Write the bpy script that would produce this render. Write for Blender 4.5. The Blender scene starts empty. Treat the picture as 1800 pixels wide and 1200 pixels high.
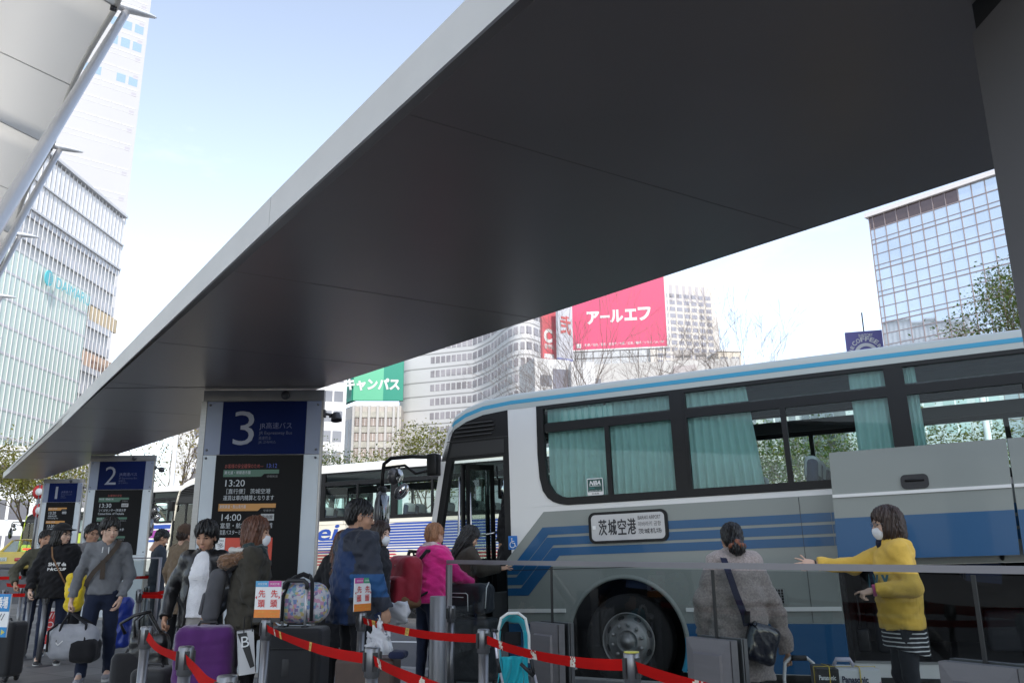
import bpy, bmesh, math, random
import numpy as np
from mathutils import Vector, Matrix, Euler

SC = bpy.context.scene
COL = SC.collection
R = math.radians

# ------------------------------------------------------------------ camera
FPX, PITCH, ROLL, EYE = 1453.0, math.atan(375/1453.0), math.atan(-.008), 1.28
_fw = np.array([0, math.cos(PITCH), math.sin(PITCH)])
_up = np.array([0, -math.sin(PITCH), math.cos(PITCH)])
_rt = np.array([1.0, 0, 0])
_R = math.cos(ROLL)*_rt + math.sin(ROLL)*_up
_U = -math.sin(ROLL)*_rt + math.cos(ROLL)*_up
CAMPOS = np.array([0, 0, EYE])
cam = bpy.data.cameras.new('camera')
cam.sensor_width = 36.0
cam.lens = 36.0*FPX/1800.0
cam.clip_start = .05
cam.clip_end = 3000
co = bpy.data.objects.new('camera', cam)
COL.objects.link(co)
mm = Matrix.Identity(4)
for i in range(3):
    mm[i][0], mm[i][1], mm[i][2], mm[i][3] = _R[i], _U[i], -_fw[i], CAMPOS[i]
co.matrix_world = mm
SC.camera = co

# ------------------------------------------------------------------ sky, sun, exposure
SUN_EL, SUN_AZ = R(40), R(164)         # azimuth clockwise from +Y (the view direction)
world = bpy.data.worlds.new('World')
SC.world = world
world.use_nodes = True
wn = world.node_tree.nodes
bg = wn['Background']
sky = wn.new('ShaderNodeTexSky')
sky.sky_type = 'NISHITA'
sky.sun_disc = False
sky.sun_elevation = SUN_EL
sky.sun_rotation = SUN_AZ
sky.air_density = 1.0
sky.dust_density = .5
sky.ozone_density = 1.2
hsv = wn.new('ShaderNodeHueSaturation')
hsv.inputs['Saturation'].default_value = .64
world.node_tree.links.new(sky.outputs['Color'], hsv.inputs['Color'])
# thin high cloud
_tc = wn.new('ShaderNodeTexCoord'); _mp = wn.new('ShaderNodeMapping'); _mp.inputs['Scale'].default_value = (1.0, 1.0, 2.6)
_nz = wn.new('ShaderNodeTexNoise'); _nz.inputs['Scale'].default_value = 2.3; _nz.inputs['Detail'].default_value = 9; _nz.inputs['Roughness'].default_value = .62
_mr = wn.new('ShaderNodeMapRange'); _mr.inputs['From Min'].default_value = .56; _mr.inputs['From Max'].default_value = .78; _mr.inputs['To Max'].default_value = .30
_mx = wn.new('ShaderNodeMix'); _mx.data_type = 'RGBA'; _mx.inputs['B'].default_value = (5.2, 5.35, 5.5, 1)
_wl = world.node_tree.links
_wl.new(_tc.outputs['Generated'], _mp.inputs['Vector']); _wl.new(_mp.outputs[0], _nz.inputs['Vector']); _wl.new(_nz.outputs['Fac'], _mr.inputs['Value'])
_wl.new(_mr.outputs[0], _mx.inputs['Factor']); _wl.new(hsv.outputs['Color'], _mx.inputs['A']); _wl.new(_mx.outputs['Result'], bg.inputs['Color'])
bg.inputs['Strength'].default_value = 0.15
sd = bpy.data.lights.new('sun', 'SUN')
sd.energy = 2.0
sd.angle = R(.5)
sd.color = (1.0, .95, .87)
so = bpy.data.objects.new('sun', sd)
COL.objects.link(so)
sunvec = Vector((math.sin(SUN_AZ)*math.cos(SUN_EL), math.cos(SUN_AZ)*math.cos(SUN_EL), math.sin(SUN_EL)))
so.rotation_euler = (-sunvec).to_track_quat('-Z', 'Y').to_euler()
so.location = (0, 0, 30)
vs = SC.view_settings
SC.display_settings.display_device = 'sRGB'
vs.view_transform = 'Standard'
vs.look = 'None'
vs.exposure = 1.20
vs.gamma = 1.0
vs.use_curve_mapping = False
SC.cycles.max_bounces = 10
SC.cycles.transparent_max_bounces = 16
SC.cycles.transmission_bounces = 10
SC.cycles.use_denoising = True

# ------------------------------------------------------------------ pixel of the photograph -> point at a known depth
def ray(u, v):
    return _fw + _R*(u-900)/FPX + _U*(600-v)/FPX
def at(u, v, Y):
    d = ray(u, v)
    return Vector(CAMPOS + d*Y/d[1])
def atz(u, v, z):
    d = ray(u, v)
    return Vector(CAMPOS + d*(z-EYE)/d[2])
def on_plane(u, v, p, n):
    d = Vector(ray(u, v)); o = Vector(CAMPOS)
    return o + d*((Vector(p)-o).dot(n)/d.dot(n))

# ------------------------------------------------------------------ materials
MATS = {}
def M(name, col, rough=.6, metal=0.0, var=.08, vs_=4.0, bump=0.0, bs=60.0, spec=.5, coat=0.0, emit=None, es=1.0, sheen=0.0, stretch=None, alpha=1.0):
    if name in MATS: return MATS[name]
    m = bpy.data.materials.new(name)
    m.use_nodes = True
    nt = m.node_tree; N = nt.nodes; L = nt.links
    b = N['Principled BSDF']
    b.inputs['Roughness'].default_value = rough
    b.inputs['Metallic'].default_value = metal
    b.inputs['Specular IOR Level'].default_value = spec
    b.inputs['Coat Weight'].default_value = coat
    b.inputs['Coat Roughness'].default_value = .05
    b.inputs['Sheen Weight'].default_value = sheen
    tc = N.new('ShaderNodeTexCoord')
    src = tc.outputs['Object']
    if stretch:
        mp = N.new('ShaderNodeMapping'); mp.inputs['Scale'].default_value = stretch
        L.new(src, mp.inputs['Vector']); src = mp.outputs['Vector']
    c = (*col, 1)
    b.inputs['Base Color'].default_value = c
    if var > 0:
        nz = N.new('ShaderNodeTexNoise'); nz.inputs['Scale'].default_value = vs_; nz.inputs['Detail'].default_value = 6
        L.new(src, nz.inputs['Vector'])
        mr = N.new('ShaderNodeMapRange')
        mr.inputs['From Min'].default_value = .3; mr.inputs['From Max'].default_value = .7
        mr.inputs['To Min'].default_value = 1-var; mr.inputs['To Max'].default_value = 1+var
        L.new(nz.outputs['Fac'], mr.inputs['Value'])
        mx = N.new('ShaderNodeMix'); mx.data_type = 'RGBA'; mx.blend_type = 'MULTIPLY'
        mx.inputs['Factor'].default_value = 1
        mx.inputs['A'].default_value = c
        L.new(mr.outputs['Result'], mx.inputs['B'])
        L.new(mx.outputs['Result'], b.inputs['Base Color'])
        mr2 = N.new('ShaderNodeMapRange')
        mr2.inputs['To Min'].default_value = max(.02, rough*(1-var*1.2)); mr2.inputs['To Max'].default_value = min(1, rough*(1+var*1.2))
        L.new(nz.outputs['Fac'], mr2.inputs['Value']); L.new(mr2.outputs['Result'], b.inputs['Roughness'])
    if bump > 0:
        n2 = N.new('ShaderNodeTexNoise'); n2.inputs['Scale'].default_value = bs; n2.inputs['Detail'].default_value = 4
        L.new(src, n2.inputs['Vector'])
        bp = N.new('ShaderNodeBump'); bp.inputs['Strength'].default_value = bump; bp.inputs['Distance'].default_value = .01
        L.new(n2.outputs['Fac'], bp.inputs['Height']); L.new(bp.outputs['Normal'], b.inputs['Normal'])
    if emit:
        b.inputs['Emission Color'].default_value = (*emit, 1); b.inputs['Emission Strength'].default_value = es
    MATS[name] = m
    return m
def glass_mat(name, tint=(.9, .95, .93), rough=.0, refl=1.0, trans=.9):
    """Thin sheet glass: a clear transparent pane with a Fresnel reflection."""
    if name in MATS: return MATS[name]
    m = bpy.data.materials.new(name); m.use_nodes = True
    nt = m.node_tree; N = nt.nodes; L = nt.links
    N.remove(N['Principled BSDF'])
    out = N['Material Output']
    tr = N.new('ShaderNodeBsdfTransparent'); tr.inputs['Color'].default_value = (*[t*trans for t in tint], 1)
    gl = N.new('ShaderNodeBsdfGlossy'); gl.inputs['Roughness'].default_value = rough
    fr = N.new('ShaderNodeFresnel'); fr.inputs['IOR'].default_value = 1.5
    ml = N.new('ShaderNodeMath'); ml.operation = 'MULTIPLY'; ml.inputs[1].default_value = 1.6*refl; ml.use_clamp = True
    mx = N.new('ShaderNodeMixShader')
    L.new(fr.outputs[0], ml.inputs[0]); L.new(ml.outputs[0], mx.inputs['Fac'])
    L.new(tr.outputs[0], mx.inputs[1]); L.new(gl.outputs[0], mx.inputs[2])
    L.new(mx.outputs[0], out.inputs['Surface'])
    MATS[name] = m
    return m

# ------------------------------------------------------------------ text
_TX = {}
def text_geo(s, bold=0.0):
    k = (s, bold)
    if k in _TX: return _TX[k]
    c = bpy.data.curves.new('lettering', 'FONT'); c.body = s; c.offset = bold; c.resolution_u = 3
    o = bpy.data.objects.new('lettering', c); COL.objects.link(o)
    dg = bpy.context.evaluated_depsgraph_get()
    me = bpy.data.meshes.new_from_object(o.evaluated_get(dg))
    v = np.array([q.co[:2] for q in me.vertices]) if len(me.vertices) else np.zeros((0, 2))
    f = [tuple(p.vertices) for p in me.polygons]
    bpy.data.objects.remove(o); bpy.data.curves.remove(c); bpy.data.meshes.remove(me)
    if len(v):
        v = v - v.min(0)
    _TX[k] = (v, f)
    return _TX[k]

# ------------------------------------------------------------------ mesh collector
def frame_of(d):
    d = Vector(d).normalized()
    a = Vector((0, 0, 1)) if abs(d.z) < .9 else Vector((1, 0, 0))
    x = d.cross(a).normalized(); y = d.cross(x).normalized()
    return x, y, d
class MB:
    def __init__(s): s.v = []; s.f = []; s.m = []; s.sm = []
    def add(s, V, Fs, mi=0, smooth=False):
        o = len(s.v)
        s.v += [tuple(p) for p in V]
        for f in Fs:
            s.f.append(tuple(i+o for i in f)); s.m.append(mi); s.sm.append(smooth)
        return s
    def bx(s, x0, x1, y0, y1, z0, z1, mi=0):
        V = [(x, y, z) for x in (x0, x1) for y in (y0, y1) for z in (z0, z1)]
        return s.add(V, [(0, 1, 3, 2), (4, 6, 7, 5), (0, 4, 5, 1), (2, 3, 7, 6), (0, 2, 6, 4), (1, 5, 7, 3)], mi)
    def obx(s, o, ux, uy, uz, mi=0):
        o, ux, uy, uz = map(Vector, (o, ux, uy, uz))
        V = [o+ux*a+uy*b+uz*c for a in (0, 1) for b in (0, 1) for c in (0, 1)]
        return s.add(V, [(0, 1, 3, 2), (4, 6, 7, 5), (0, 4, 5, 1), (2, 3, 7, 6), (0, 2, 6, 4), (1, 5, 7, 3)], mi)
    def rbox(s, c, size, r=.02, seg=2, mi=0, rot=None, smooth=True):
        bm = bmesh.new(); bmesh.ops.create_cube(bm, size=1)
        bmesh.ops.scale(bm, vec=size, verts=bm.verts)
        bmesh.ops.bevel(bm, geom=bm.edges[:], offset=r, segments=seg, profile=.5, affect='EDGES')
        bm.verts.index_update()
        rt = rot or Matrix.Identity(3)
        V = [rt @ v.co + Vector(c) for v in bm.verts]; Fs = [tuple(v.index for v in f.verts) for f in bm.faces]
        bm.free()
        return s.add(V, Fs, mi, smooth)
    def path(s, pts, r, n=8, mi=0, caps=True, closed=False):
        pts = [Vector(p) for p in pts]; k = len(pts)
        rr = r if isinstance(r, (list, tuple)) else [r]*k
        V = []; px = None
        for i, p in enumerate(pts):
            if closed: d = pts[(i+1) % k]-pts[i-1]
            else: d = pts[min(i+1, k-1)]-pts[max(i-1, 0)]
            if d.length < 1e-9: d = Vector((0, 0, 1))
            x, y, _ = frame_of(d)
            if px is not None:
                dn = d.normalized(); x = (px-dn*px.dot(dn))
                x = x.normalized() if x.length > 1e-6 else frame_of(d)[0]
                y = dn.cross(x)
            px = x
            for j in range(n):
                a = 2*math.pi*j/n
                V.append(p+(x*math.cos(a)+y*math.sin(a))*rr[i])
        Fs = []
        for i in range(k if closed else k-1):
            for j in range(n):
                a, b = i*n, ((i+1) % k)*n
                Fs.append((a+j, a+(j+1) % n, b+(j+1) % n, b+j))
        s.add(V, Fs, mi, True)
        if caps and not closed:
            o = len(s.v)-len(V)
            s.f.append(tuple(o+j for j in reversed(range(n)))); s.m.append(mi); s.sm.append(False)
            s.f.append(tuple(o+(k-1)*n+j for j in range(n))); s.m.append(mi); s.sm.append(False)
        return s
    def tube(s, a, b, r, r2=None, n=12, mi=0): return s.path([a, b], [r, r if r2 is None else r2], n, mi)
    def lathe(s, prof, c=(0, 0, 0), axis=(0, 0, 1), n=20, mi=0):
        x, y, d = frame_of(axis); c = Vector(c); V = []
        for (r, z) in prof:
            for j in range(n):
                a = 2*math.pi*j/n
                V.append(c+d*z+(x*math.cos(a)+y*math.sin(a))*r)
        Fs = [(i*n+j, i*n+(j+1) % n, (i+1)*n+(j+1) % n, (i+1)*n+j) for i in range(len(prof)-1) for j in range(n)]
        return s.add(V, Fs, mi, True)
    def prism(s, poly, o, ux, uy, ext, mi=0):
        """polygon in the plane (o, ux, uy), extruded by the vector ext"""
        o, ux, uy, ext = map(Vector, (o, ux, uy, ext)); n = len(poly)
        A = [o+ux*a+uy*b for a, b in poly]; V = A+[p+ext for p in A]
        Fs = [tuple(range(n)), tuple(reversed(range(n, 2*n)))]+[(i, i+n, (i+1) % n+n, (i+1) % n) for i in range(n)]
        return s.add(V, Fs, mi)
    def quad(s, a, b, c, d, mi=0, smooth=False): return s.add([a, b, c, d], [(0, 1, 2, 3)], mi, smooth)
    def ell(s, c, r, n=12, mi=0, rot=None):
        V = []; Fs = []; m_ = n//2
        for i in range(m_+1):
            t = math.pi*i/m_
            for j in range(n):
                a = 2*math.pi*j/n
                p = Vector((r[0]*math.sin(t)*math.cos(a), r[1]*math.sin(t)*math.sin(a), r[2]*math.cos(t)))
                V.append((rot @ p if rot else p)+Vector(c))
        for i in range(m_):
            for j in range(n):
                Fs.append((i*n+j, (i+1)*n+j, (i+1)*n+(j+1) % n, i*n+(j+1) % n))
        return s.add(V, Fs, mi, True)
    def grid(s, fn, nu, nv, mi=0, smooth=True):
        V = [fn(i/nu, j/nv) for i in range(nu+1) for j in range(nv+1)]
        Fs = [(i*(nv+1)+j, (i+1)*(nv+1)+j, (i+1)*(nv+1)+j+1, i*(nv+1)+j+1) for i in range(nu) for j in range(nv)]
        return s.add(V, Fs, mi, smooth)
    def text(s, t, o, ux, uy, h, w=None, al='l', mi=0, bold=0.0, shear=0.0):
        """lettering in the plane (o, ux, uy): h = height of its box, w = width it is fitted to"""
        v, f = text_geo(t, bold)
        if not len(v): return s
        o, ux, uy = Vector(o), Vector(ux), Vector(uy)
        H = v[:, 1].max(); W = v[:, 0].max()
        ky = h/H; kx = ky if w is None else w/W
        sh = {'l': 0, 'c': -.5, 'r': -1}[al]*W*kx
        return s.add([o+ux*(p[0]*kx+sh+shear*p[1]*ky)+uy*(p[1]*ky) for p in v], f, mi)
    def build(s, name, mats, parent=None, loc=None, solid=0.0):
        me = bpy.data.meshes.new(name)
        me.from_pydata(s.v, [], s.f)
        if not isinstance(mats, (list, tuple)): mats = [mats]
        for m in mats: me.materials.append(m)
        if len(s.f) == len(me.polygons):
            me.polygons.foreach_set('material_index', s.m)
            me.polygons.foreach_set('use_smooth', s.sm)
        me.validate(); me.update()
        o = bpy.data.objects.new(name, me); COL.objects.link(o)
        if parent is not None: o.parent = parent
        if loc is not None: o.location = loc
        if solid:
            md = o.modifiers.new('thickness', 'SOLIDIFY'); md.thickness = solid; md.offset = 0
        return o

def tag(o, label=None, cat=None, group=None, kind=None):
    if label: o['label'] = label
    if cat: o['category'] = cat
    if group: o['group'] = group
    if kind: o['kind'] = kind
    return o
def thing(name, label, cat, loc=(0, 0, 0), rz=0.0, group=None):
    o = bpy.data.objects.new(name, None); COL.objects.link(o)
    o.empty_display_size = .2
    o.location = loc; o.rotation_euler = (0, 0, rz)
    return tag(o, label, cat, group)
def dup(root, loc=None, rz=None, label=None):
    r = root.copy(); COL.objects.link(r)
    if loc is not None: r.location = loc
    if rz is not None: r.rotation_euler = (0, 0, rz)
    if label: r['label'] = label
    for ch in list(root.children):
        c = ch.copy(); COL.objects.link(c); c.parent = r
        for g in list(ch.children):
            e = g.copy(); COL.objects.link(e); e.parent = c
    return r

# ------------------------------------------------------------------ smooth fields -> surfaces (bodies, clothes, bags)
def smin(a, b, k):
    if k <= 0: return np.minimum(a, b)
    h = np.clip(.5+.5*(b-a)/k, 0, 1)
    return b*(1-h)+a*h-k*h*(1-h)
class Field:
    def __init__(s, lo, hi, res):
        rs = res if isinstance(res, (tuple, list)) else (res,)*3
        s.ax = [np.linspace(lo[i], hi[i], max(4, int((hi[i]-lo[i])/rs[i])+1)) for i in range(3)]
        s.F = np.ones([len(a) for a in s.ax], np.float32)
    def _sl(s, lo, hi):
        out = []
        for i in range(3):
            a = np.searchsorted(s.ax[i], lo[i]); b = np.searchsorted(s.ax[i], hi[i])
            out.append(slice(max(0, a-1), min(len(s.ax[i]), b+1)))
        g = [s.ax[i][out[i]] for i in range(3)]
        return tuple(out), (g[0][:, None, None], g[1][None, :, None], g[2][None, None, :])
    def _put(s, sl, d, k, op):
        if op == 'add': s.F[sl] = smin(s.F[sl], d, k)
        elif op == 'sub': s.F[sl] = -smin(-s.F[sl], d, k)
        elif op == 'max': s.F[sl] = np.maximum(s.F[sl], d)
    def cone(s, a, b, ra, rb, k=.03, sc=(1, 1, 1), op='add'):
        a = np.array(a, float); b = np.array(b, float); sc = np.array(sc, float)
        rm = max(ra, rb)*sc + k + .03
        sl, (X, Y, Z) = s._sl(np.minimum(a, b)-rm, np.maximum(a, b)+rm)
        X = (X-a[0])/sc[0]; Y = (Y-a[1])/sc[1]; Z = (Z-a[2])/sc[2]; d = (b-a)/sc
        L = max(1e-9, float(d@d))
        h = np.clip((X*d[0]+Y*d[1]+Z*d[2])/L, 0, 1)
        q = np.sqrt((X-h*d[0])**2+(Y-h*d[1])**2+(Z-h*d[2])**2)-(ra+(rb-ra)*h)
        s._put(sl, q*sc.min(), k, op); return s
    def ell(s, c, r, k=.03, rot=None, op='add'):
        c = np.array(c, float); r = np.array(r, float)
        rm = (r if rot is None else np.full(3, r.max()))+k+.03
        sl, (X, Y, Z) = s._sl(c-rm, c+rm)
        X = X-c[0]; Y = Y-c[1]; Z = Z-c[2]
        if rot is not None:
            q = np.array(rot)
            X, Y, Z = (q[0, 0]*X+q[1, 0]*Y+q[2, 0]*Z, q[0, 1]*X+q[1, 1]*Y+q[2, 1]*Z, q[0, 2]*X+q[1, 2]*Y+q[2, 2]*Z)
        k0 = np.sqrt((X/r[0])**2+(Y/r[1])**2+(Z/r[2])**2)
        k1 = np.sqrt((X/r[0]**2)**2+(Y/r[1]**2)**2+(Z/r[2]**2)**2)+1e-9
        s._put(sl, k0*(k0-1)/k1, k, op); return s
    def box(s, c, h, rd=.02, k=.02, rot=None, op='add'):
        c = np.array(c, float); h = np.array(h, float)-rd
        rm = (h if rot is None else np.full(3, float(np.linalg.norm(h))))+rd+k+.03
        sl, (X, Y, Z) = s._sl(c-rm, c+rm)
        X = X-c[0]; Y = Y-c[1]; Z = Z-c[2]
        if rot is not None:
            q = np.array(rot)
            X, Y, Z = (q[0, 0]*X+q[1, 0]*Y+q[2, 0]*Z, q[0, 1]*X+q[1, 1]*Y+q[2, 1]*Z, q[0, 2]*X+q[1, 2]*Y+q[2, 2]*Z)
        ax = np.abs(X)-h[0]; ay = np.abs(Y)-h[1]; az = np.abs(Z)-h[2]
        d = np.sqrt(np.maximum(ax, 0)**2+np.maximum(ay, 0)**2+np.maximum(az, 0)**2)+np.minimum(np.maximum(np.maximum(ax, ay), az), 0)-rd
        s._put(sl, d, k, op); return s
    def plane(s, p, n):
        """keep the side the normal points away from"""
        n = np.array(n, float); n /= np.linalg.norm(n); p = np.array(p, float)
        d = (s.ax[0][:, None, None]-p[0])*n[0]+(s.ax[1][None, :, None]-p[1])*n[1]+(s.ax[2][None, None, :]-p[2])*n[2]
        s.F = np.maximum(s.F, d.astype(np.float32)); return s
    def cutnear(s, p, n, rad):
        """cut by a plane only within rad of p (cuffs)"""
        n = np.array(n, float); n /= np.linalg.norm(n); p = np.array(p, float)
        sl, (X, Y, Z) = s._sl(p-rad, p+rad)
        d = (X-p[0])*n[0]+(Y-p[1])*n[1]+(Z-p[2])*n[2]
        q = np.sqrt((X-p[0])**2+(Y-p[1])**2+(Z-p[2])**2)-rad
        s.F[sl] = np.where(q < 0, np.maximum(s.F[sl], d), s.F[sl]); return s
    def folds(s, amp, wl=.09, seed=0, zs=1.0):
        rg = np.random.RandomState(seed)
        X, Y, Z = s.ax[0][:, None, None], s.ax[1][None, :, None], s.ax[2][None, None, :]
        t = 0
        for i in range(5):
            kx, ky, kz = rg.normal(size=3); kz *= zs
            nn = math.sqrt(kx*kx+ky*ky+kz*kz)+1e-6; w = 2*math.pi/(wl*rg.uniform(.6, 1.7))/nn
            ph = rg.uniform(0, 6.28)
            t = t+np.sin(w*(kx*X+ky*Y+kz*Z)+ph+1.3*np.sin(11*X+7*Z+i))
        s.F += (amp*.45*t).astype(np.float32)
        if wl > .05 and amp > .002: s.folds(amp*.38, wl*.42, seed+50, zs)
        return s
    def mesh(s):
        F = s.F; ax = s.ax; nx, ny, nz = F.shape
        S = F < 0
        n = (nx-1, ny-1, nz-1)
        def cn(A, i, j, k): return A[i:n[0]+i, j:n[1]+j, k:n[2]+k]
        cnt = sum(cn(S, i, j, k).astype(np.int8) for i in (0, 1) for j in (0, 1) for k in (0, 1))
        act = (cnt > 0) & (cnt < 8)
        I, J, K = np.nonzero(act); nv = len(I)
        if not nv: return np.zeros((0, 3)), []
        idx = -np.ones(n, np.int64); idx[I, J, K] = np.arange(nv)
        P = np.zeros((nv, 3)); W = np.zeros(nv)
        off = [(i, j, k) for i in (0, 1) for j in (0, 1) for k in (0, 1)]
        for a in range(8):
            for b in range(a+1, 8):
                oa, ob = off[a], off[b]
                if sum(abs(oa[t]-ob[t]) for t in range(3)) != 1: continue
                fa = F[I+oa[0], J+oa[1], K+oa[2]]; fb = F[I+ob[0], J+ob[1], K+ob[2]]
                m = (fa < 0) != (fb < 0)
                t = np.where(m, fa/np.where(m, fa-fb, 1), 0)
                pa = np.stack([ax[0][I+oa[0]], ax[1][J+oa[1]], ax[2][K+oa[2]]], 1)
                pb = np.stack([ax[0][I+ob[0]], ax[1][J+ob[1]], ax[2][K+ob[2]]], 1)
                P += np.where(m[:, None], pa+(pb-pa)*t[:, None], 0); W += m
        P /= W[:, None]
        out = []
        for d in range(3):
            e, f = [(1, 2), (2, 0), (0, 1)][d]
            sa = [slice(1, n[i]) for i in range(3)]; sa[d] = slice(0, n[d])
            sb = list(sa); sb[d] = slice(1, n[d]+1)
            A = S[tuple(sa)]; B = S[tuple(sb)]
            i0 = np.stack(np.nonzero(A != B), 1)
            flip = A[tuple(i0.T)]
            base = i0.copy()
            for t in range(3):
                if t != d: base[:, t] += 1
            def cell(de, df):
                q = base.copy(); q[:, e] += de; q[:, f] += df
                return idx[tuple(q.T)]
            quad = np.stack([cell(-1, -1), cell(0, -1), cell(0, 0), cell(-1, 0)], 1)
            quad[~flip] = quad[~flip][:, ::-1]
            out.append(quad)
        Q = np.concatenate(out); Q = Q[(Q >= 0).all(1)]
        return P, Q.tolist()
    def into(s, mb, mi=0, tf=None):
        P, Q = s.mesh()
        if tf is not None: P = [tf @ Vector(p) for p in P]
        mb.add(P, Q, mi, True); return mb
# ================================================================== THE SETTING
W = {}
W['tile'] = None
def paving_mat():
    m = bpy.data.materials.new('paving'); m.use_nodes = True
    nt = m.node_tree; N = nt.nodes; L = nt.links; b = N['Principled BSDF']
    tc = N.new('ShaderNodeTexCoord'); mp = N.new('ShaderNodeMapping'); mp.inputs['Rotation'].default_value = (0, 0, R(34))
    L.new(tc.outputs['Object'], mp.inputs['Vector'])
    br = N.new('ShaderNodeTexBrick'); br.offset = 0.0; br.inputs['Scale'].default_value = 1.0
    br.inputs['Brick Width'].default_value = .6; br.inputs['Row Height'].default_value = .6; br.inputs['Mortar Size'].default_value = .006
    br.inputs['Color1'].default_value = (.20, .195, .19, 1); br.inputs['Color2'].default_value = (.10, .098, .10, 1); br.inputs['Mortar'].default_value = (.05, .05, .05, 1)
    br.inputs['Bias'].default_value = -.1
    L.new(mp.outputs[0], br.inputs['Vector'])
    nz = N.new('ShaderNodeTexNoise'); nz.inputs['Scale'].default_value = 3; nz.inputs['Detail'].default_value = 8
    L.new(mp.outputs[0], nz.inputs['Vector'])
    mr = N.new('ShaderNodeMapRange'); mr.inputs['To Min'].default_value = .75; mr.inputs['To Max'].default_value = 1.25
    L.new(nz.outputs['Fac'], mr.inputs['Value'])
    mx = N.new('ShaderNodeMix'); mx.data_type = 'RGBA'; mx.blend_type = 'MULTIPLY'; mx.inputs['Factor'].default_value = 1
    L.new(br.outputs['Color'], mx.inputs['A']); L.new(mr.outputs[0], mx.inputs['B']); L.new(mx.outputs['Result'], b.inputs['Base Color'])
    b.inputs['Roughness'].default_value = .55
    return m
asphalt = M('asphalt', (.075, .075, .078), .85, var=.25, vs_=1.3, bump=.5, bs=120)
paving = paving_mat()
kerbm = M('kerb stone', (.32, .31, .30), .8, var=.15)
whiteline = M('road paint', (.72, .72, .70), .7, var=.15, vs_=9)

def gz(y):
    """road level: flat by the bays, rising gently beyond them"""
    t = min(1, max(0, (y-22)/12)); t = t*t*(3-2*t)
    return -.15+.75*t
# road: one sheet to the horizon
def road_fn(u, v):
    y = -60+60*u*2 if u < .5 else 0
    return None
ys = [-300, -60, -20, 0, 10, 18, 20] + [22+i for i in range(0, 14)] + [40, 60, 120, 400, 2500]
xs = [-2500, -200, -60, -30, -15, 0, 15, 40, 120, 2500]
mb = MB()
mb.add([(x, y, gz(y)) for y in ys for x in xs], [(j*len(xs)+i, j*len(xs)+i+1, (j+1)*len(xs)+i+1, (j+1)*len(xs)+i) for j in range(len(ys)-1) for i in range(len(xs)-1)], 0, True)
tag(mb.build('road', asphalt), kind='structure')

# bus side line of the first coach: wheel point and directions (see the coach)
BP = Vector((1.243, 9.623, 0)); BD = Vector((.89890, -.43815, 0)); BN = Vector((.43815, .89890, 0))   # rearward, away from the camera
def bl(s, off): return BP+BD*s+BN*off
# pavement: a sawtooth island along the bays
p0 = bl(12, -.30); p1 = bl(-2.9, -.30)
pave = [(-60, -60), (40, -60), (p0.x+14, p0.y-6.8), (p0.x, p0.y), (p1.x, p1.y), (-3.0, 12.6), (-2.4, 13.4), (-7.0, 15.7), (-9.0, 21.4), (-13.5, 23.8), (-14.5, 30.5), (-60, 52)]
top = []
mb = MB()
n = len(pave)
V = [(x, y, max(0, gz(y)+.15) if y > 22 else 0) for x, y in pave]
mb.prism(pave, (0, 0, -.16), (1, 0, 0), (0, 1, 0), (0, 0, .16))
tag(mb.build('pavement', paving), kind='structure')
mb = MB()
for a, b in zip(pave[2:11], pave[3:12]):
    a = Vector((*a, 0)); b = Vector((*b, 0)); d = (b-a).normalized(); nn = Vector((-d.y, d.x, 0))
    # kerb stones just outside the edge
    k = max(1, int((b-a).length/.9)); L_ = (b-a).length/k
    for i in range(k):
        q = a+d*(i*L_+.004)
        mb.obx(q+Vector((0, 0, -.17)), d*(L_-.008), -nn*-.16, Vector((0, 0, .175)))
tag(mb.build('kerb', kerbm), kind='structure')
mb = MB()
c = atz(660, 1112, -.15)
for q, w in ((atz(684, 1113, -.15), 0), ):
    mb.obx(Vector((-3.2, 15.2, -.147)), Vector((3.2, -.6, 0)), Vector((.03, .14, 0)), Vector((0, 0, .003)))
    mb.obx(Vector((-9.5, 24.2, gz(24.2)+.006)), Vector((7, -1.0, 0)), Vector((.03, .15, 0)), Vector((0, 0, .003)))
    mb.obx(Vector((-22, 27.5, gz(27.5)+.01)), Vector((7, .0, 0)), Vector((.0, .15, 0)), Vector((0, 0, .003)))
tag(mb.build('road_markings', whiteline), kind='structure')

# ------------------------------------------------------------------ bus stop canopy
CP, CN_ = Vector((0, 0, 2.87)), Vector((0, -.036, 1)).normalized()
def con(u, v): return on_plane(u, v, CP, CN_)
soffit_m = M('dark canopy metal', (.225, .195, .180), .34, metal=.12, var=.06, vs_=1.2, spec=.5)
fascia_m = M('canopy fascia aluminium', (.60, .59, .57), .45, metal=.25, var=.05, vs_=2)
dark_m = M('dark gap', (.012, .012, .013), .7, var=0)
L0, L1, R0, R1 = con(935, 0), con(5, 840), con(1745, 298), con(72, 842)
dl = (L0-L1); dr = (R0-R1)
Lb = L0+dl*((L0.y+5)/(L1.y-L0.y)); Rb = R0+dr*((R0.y+5)/(R1.y-R0.y))
fh = at(845, 0, con(845, 81).y).z-con(845, 81).z
canopy = thing('bus_stop_canopy', 'long dark flat canopy with a pale fascia over the queue', 'canopy', (0, 0, 0))
el = dl.normalized(); outl = Vector((-el.y, el.x, 0)).normalized()
if outl.x > 0: outl = -outl
mb = MB()
zz = Vector((0, 0, 1))
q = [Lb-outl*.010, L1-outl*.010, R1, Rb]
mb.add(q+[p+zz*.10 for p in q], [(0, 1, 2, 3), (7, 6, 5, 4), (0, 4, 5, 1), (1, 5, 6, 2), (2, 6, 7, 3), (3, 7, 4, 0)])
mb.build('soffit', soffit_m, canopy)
mb = MB()
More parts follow.
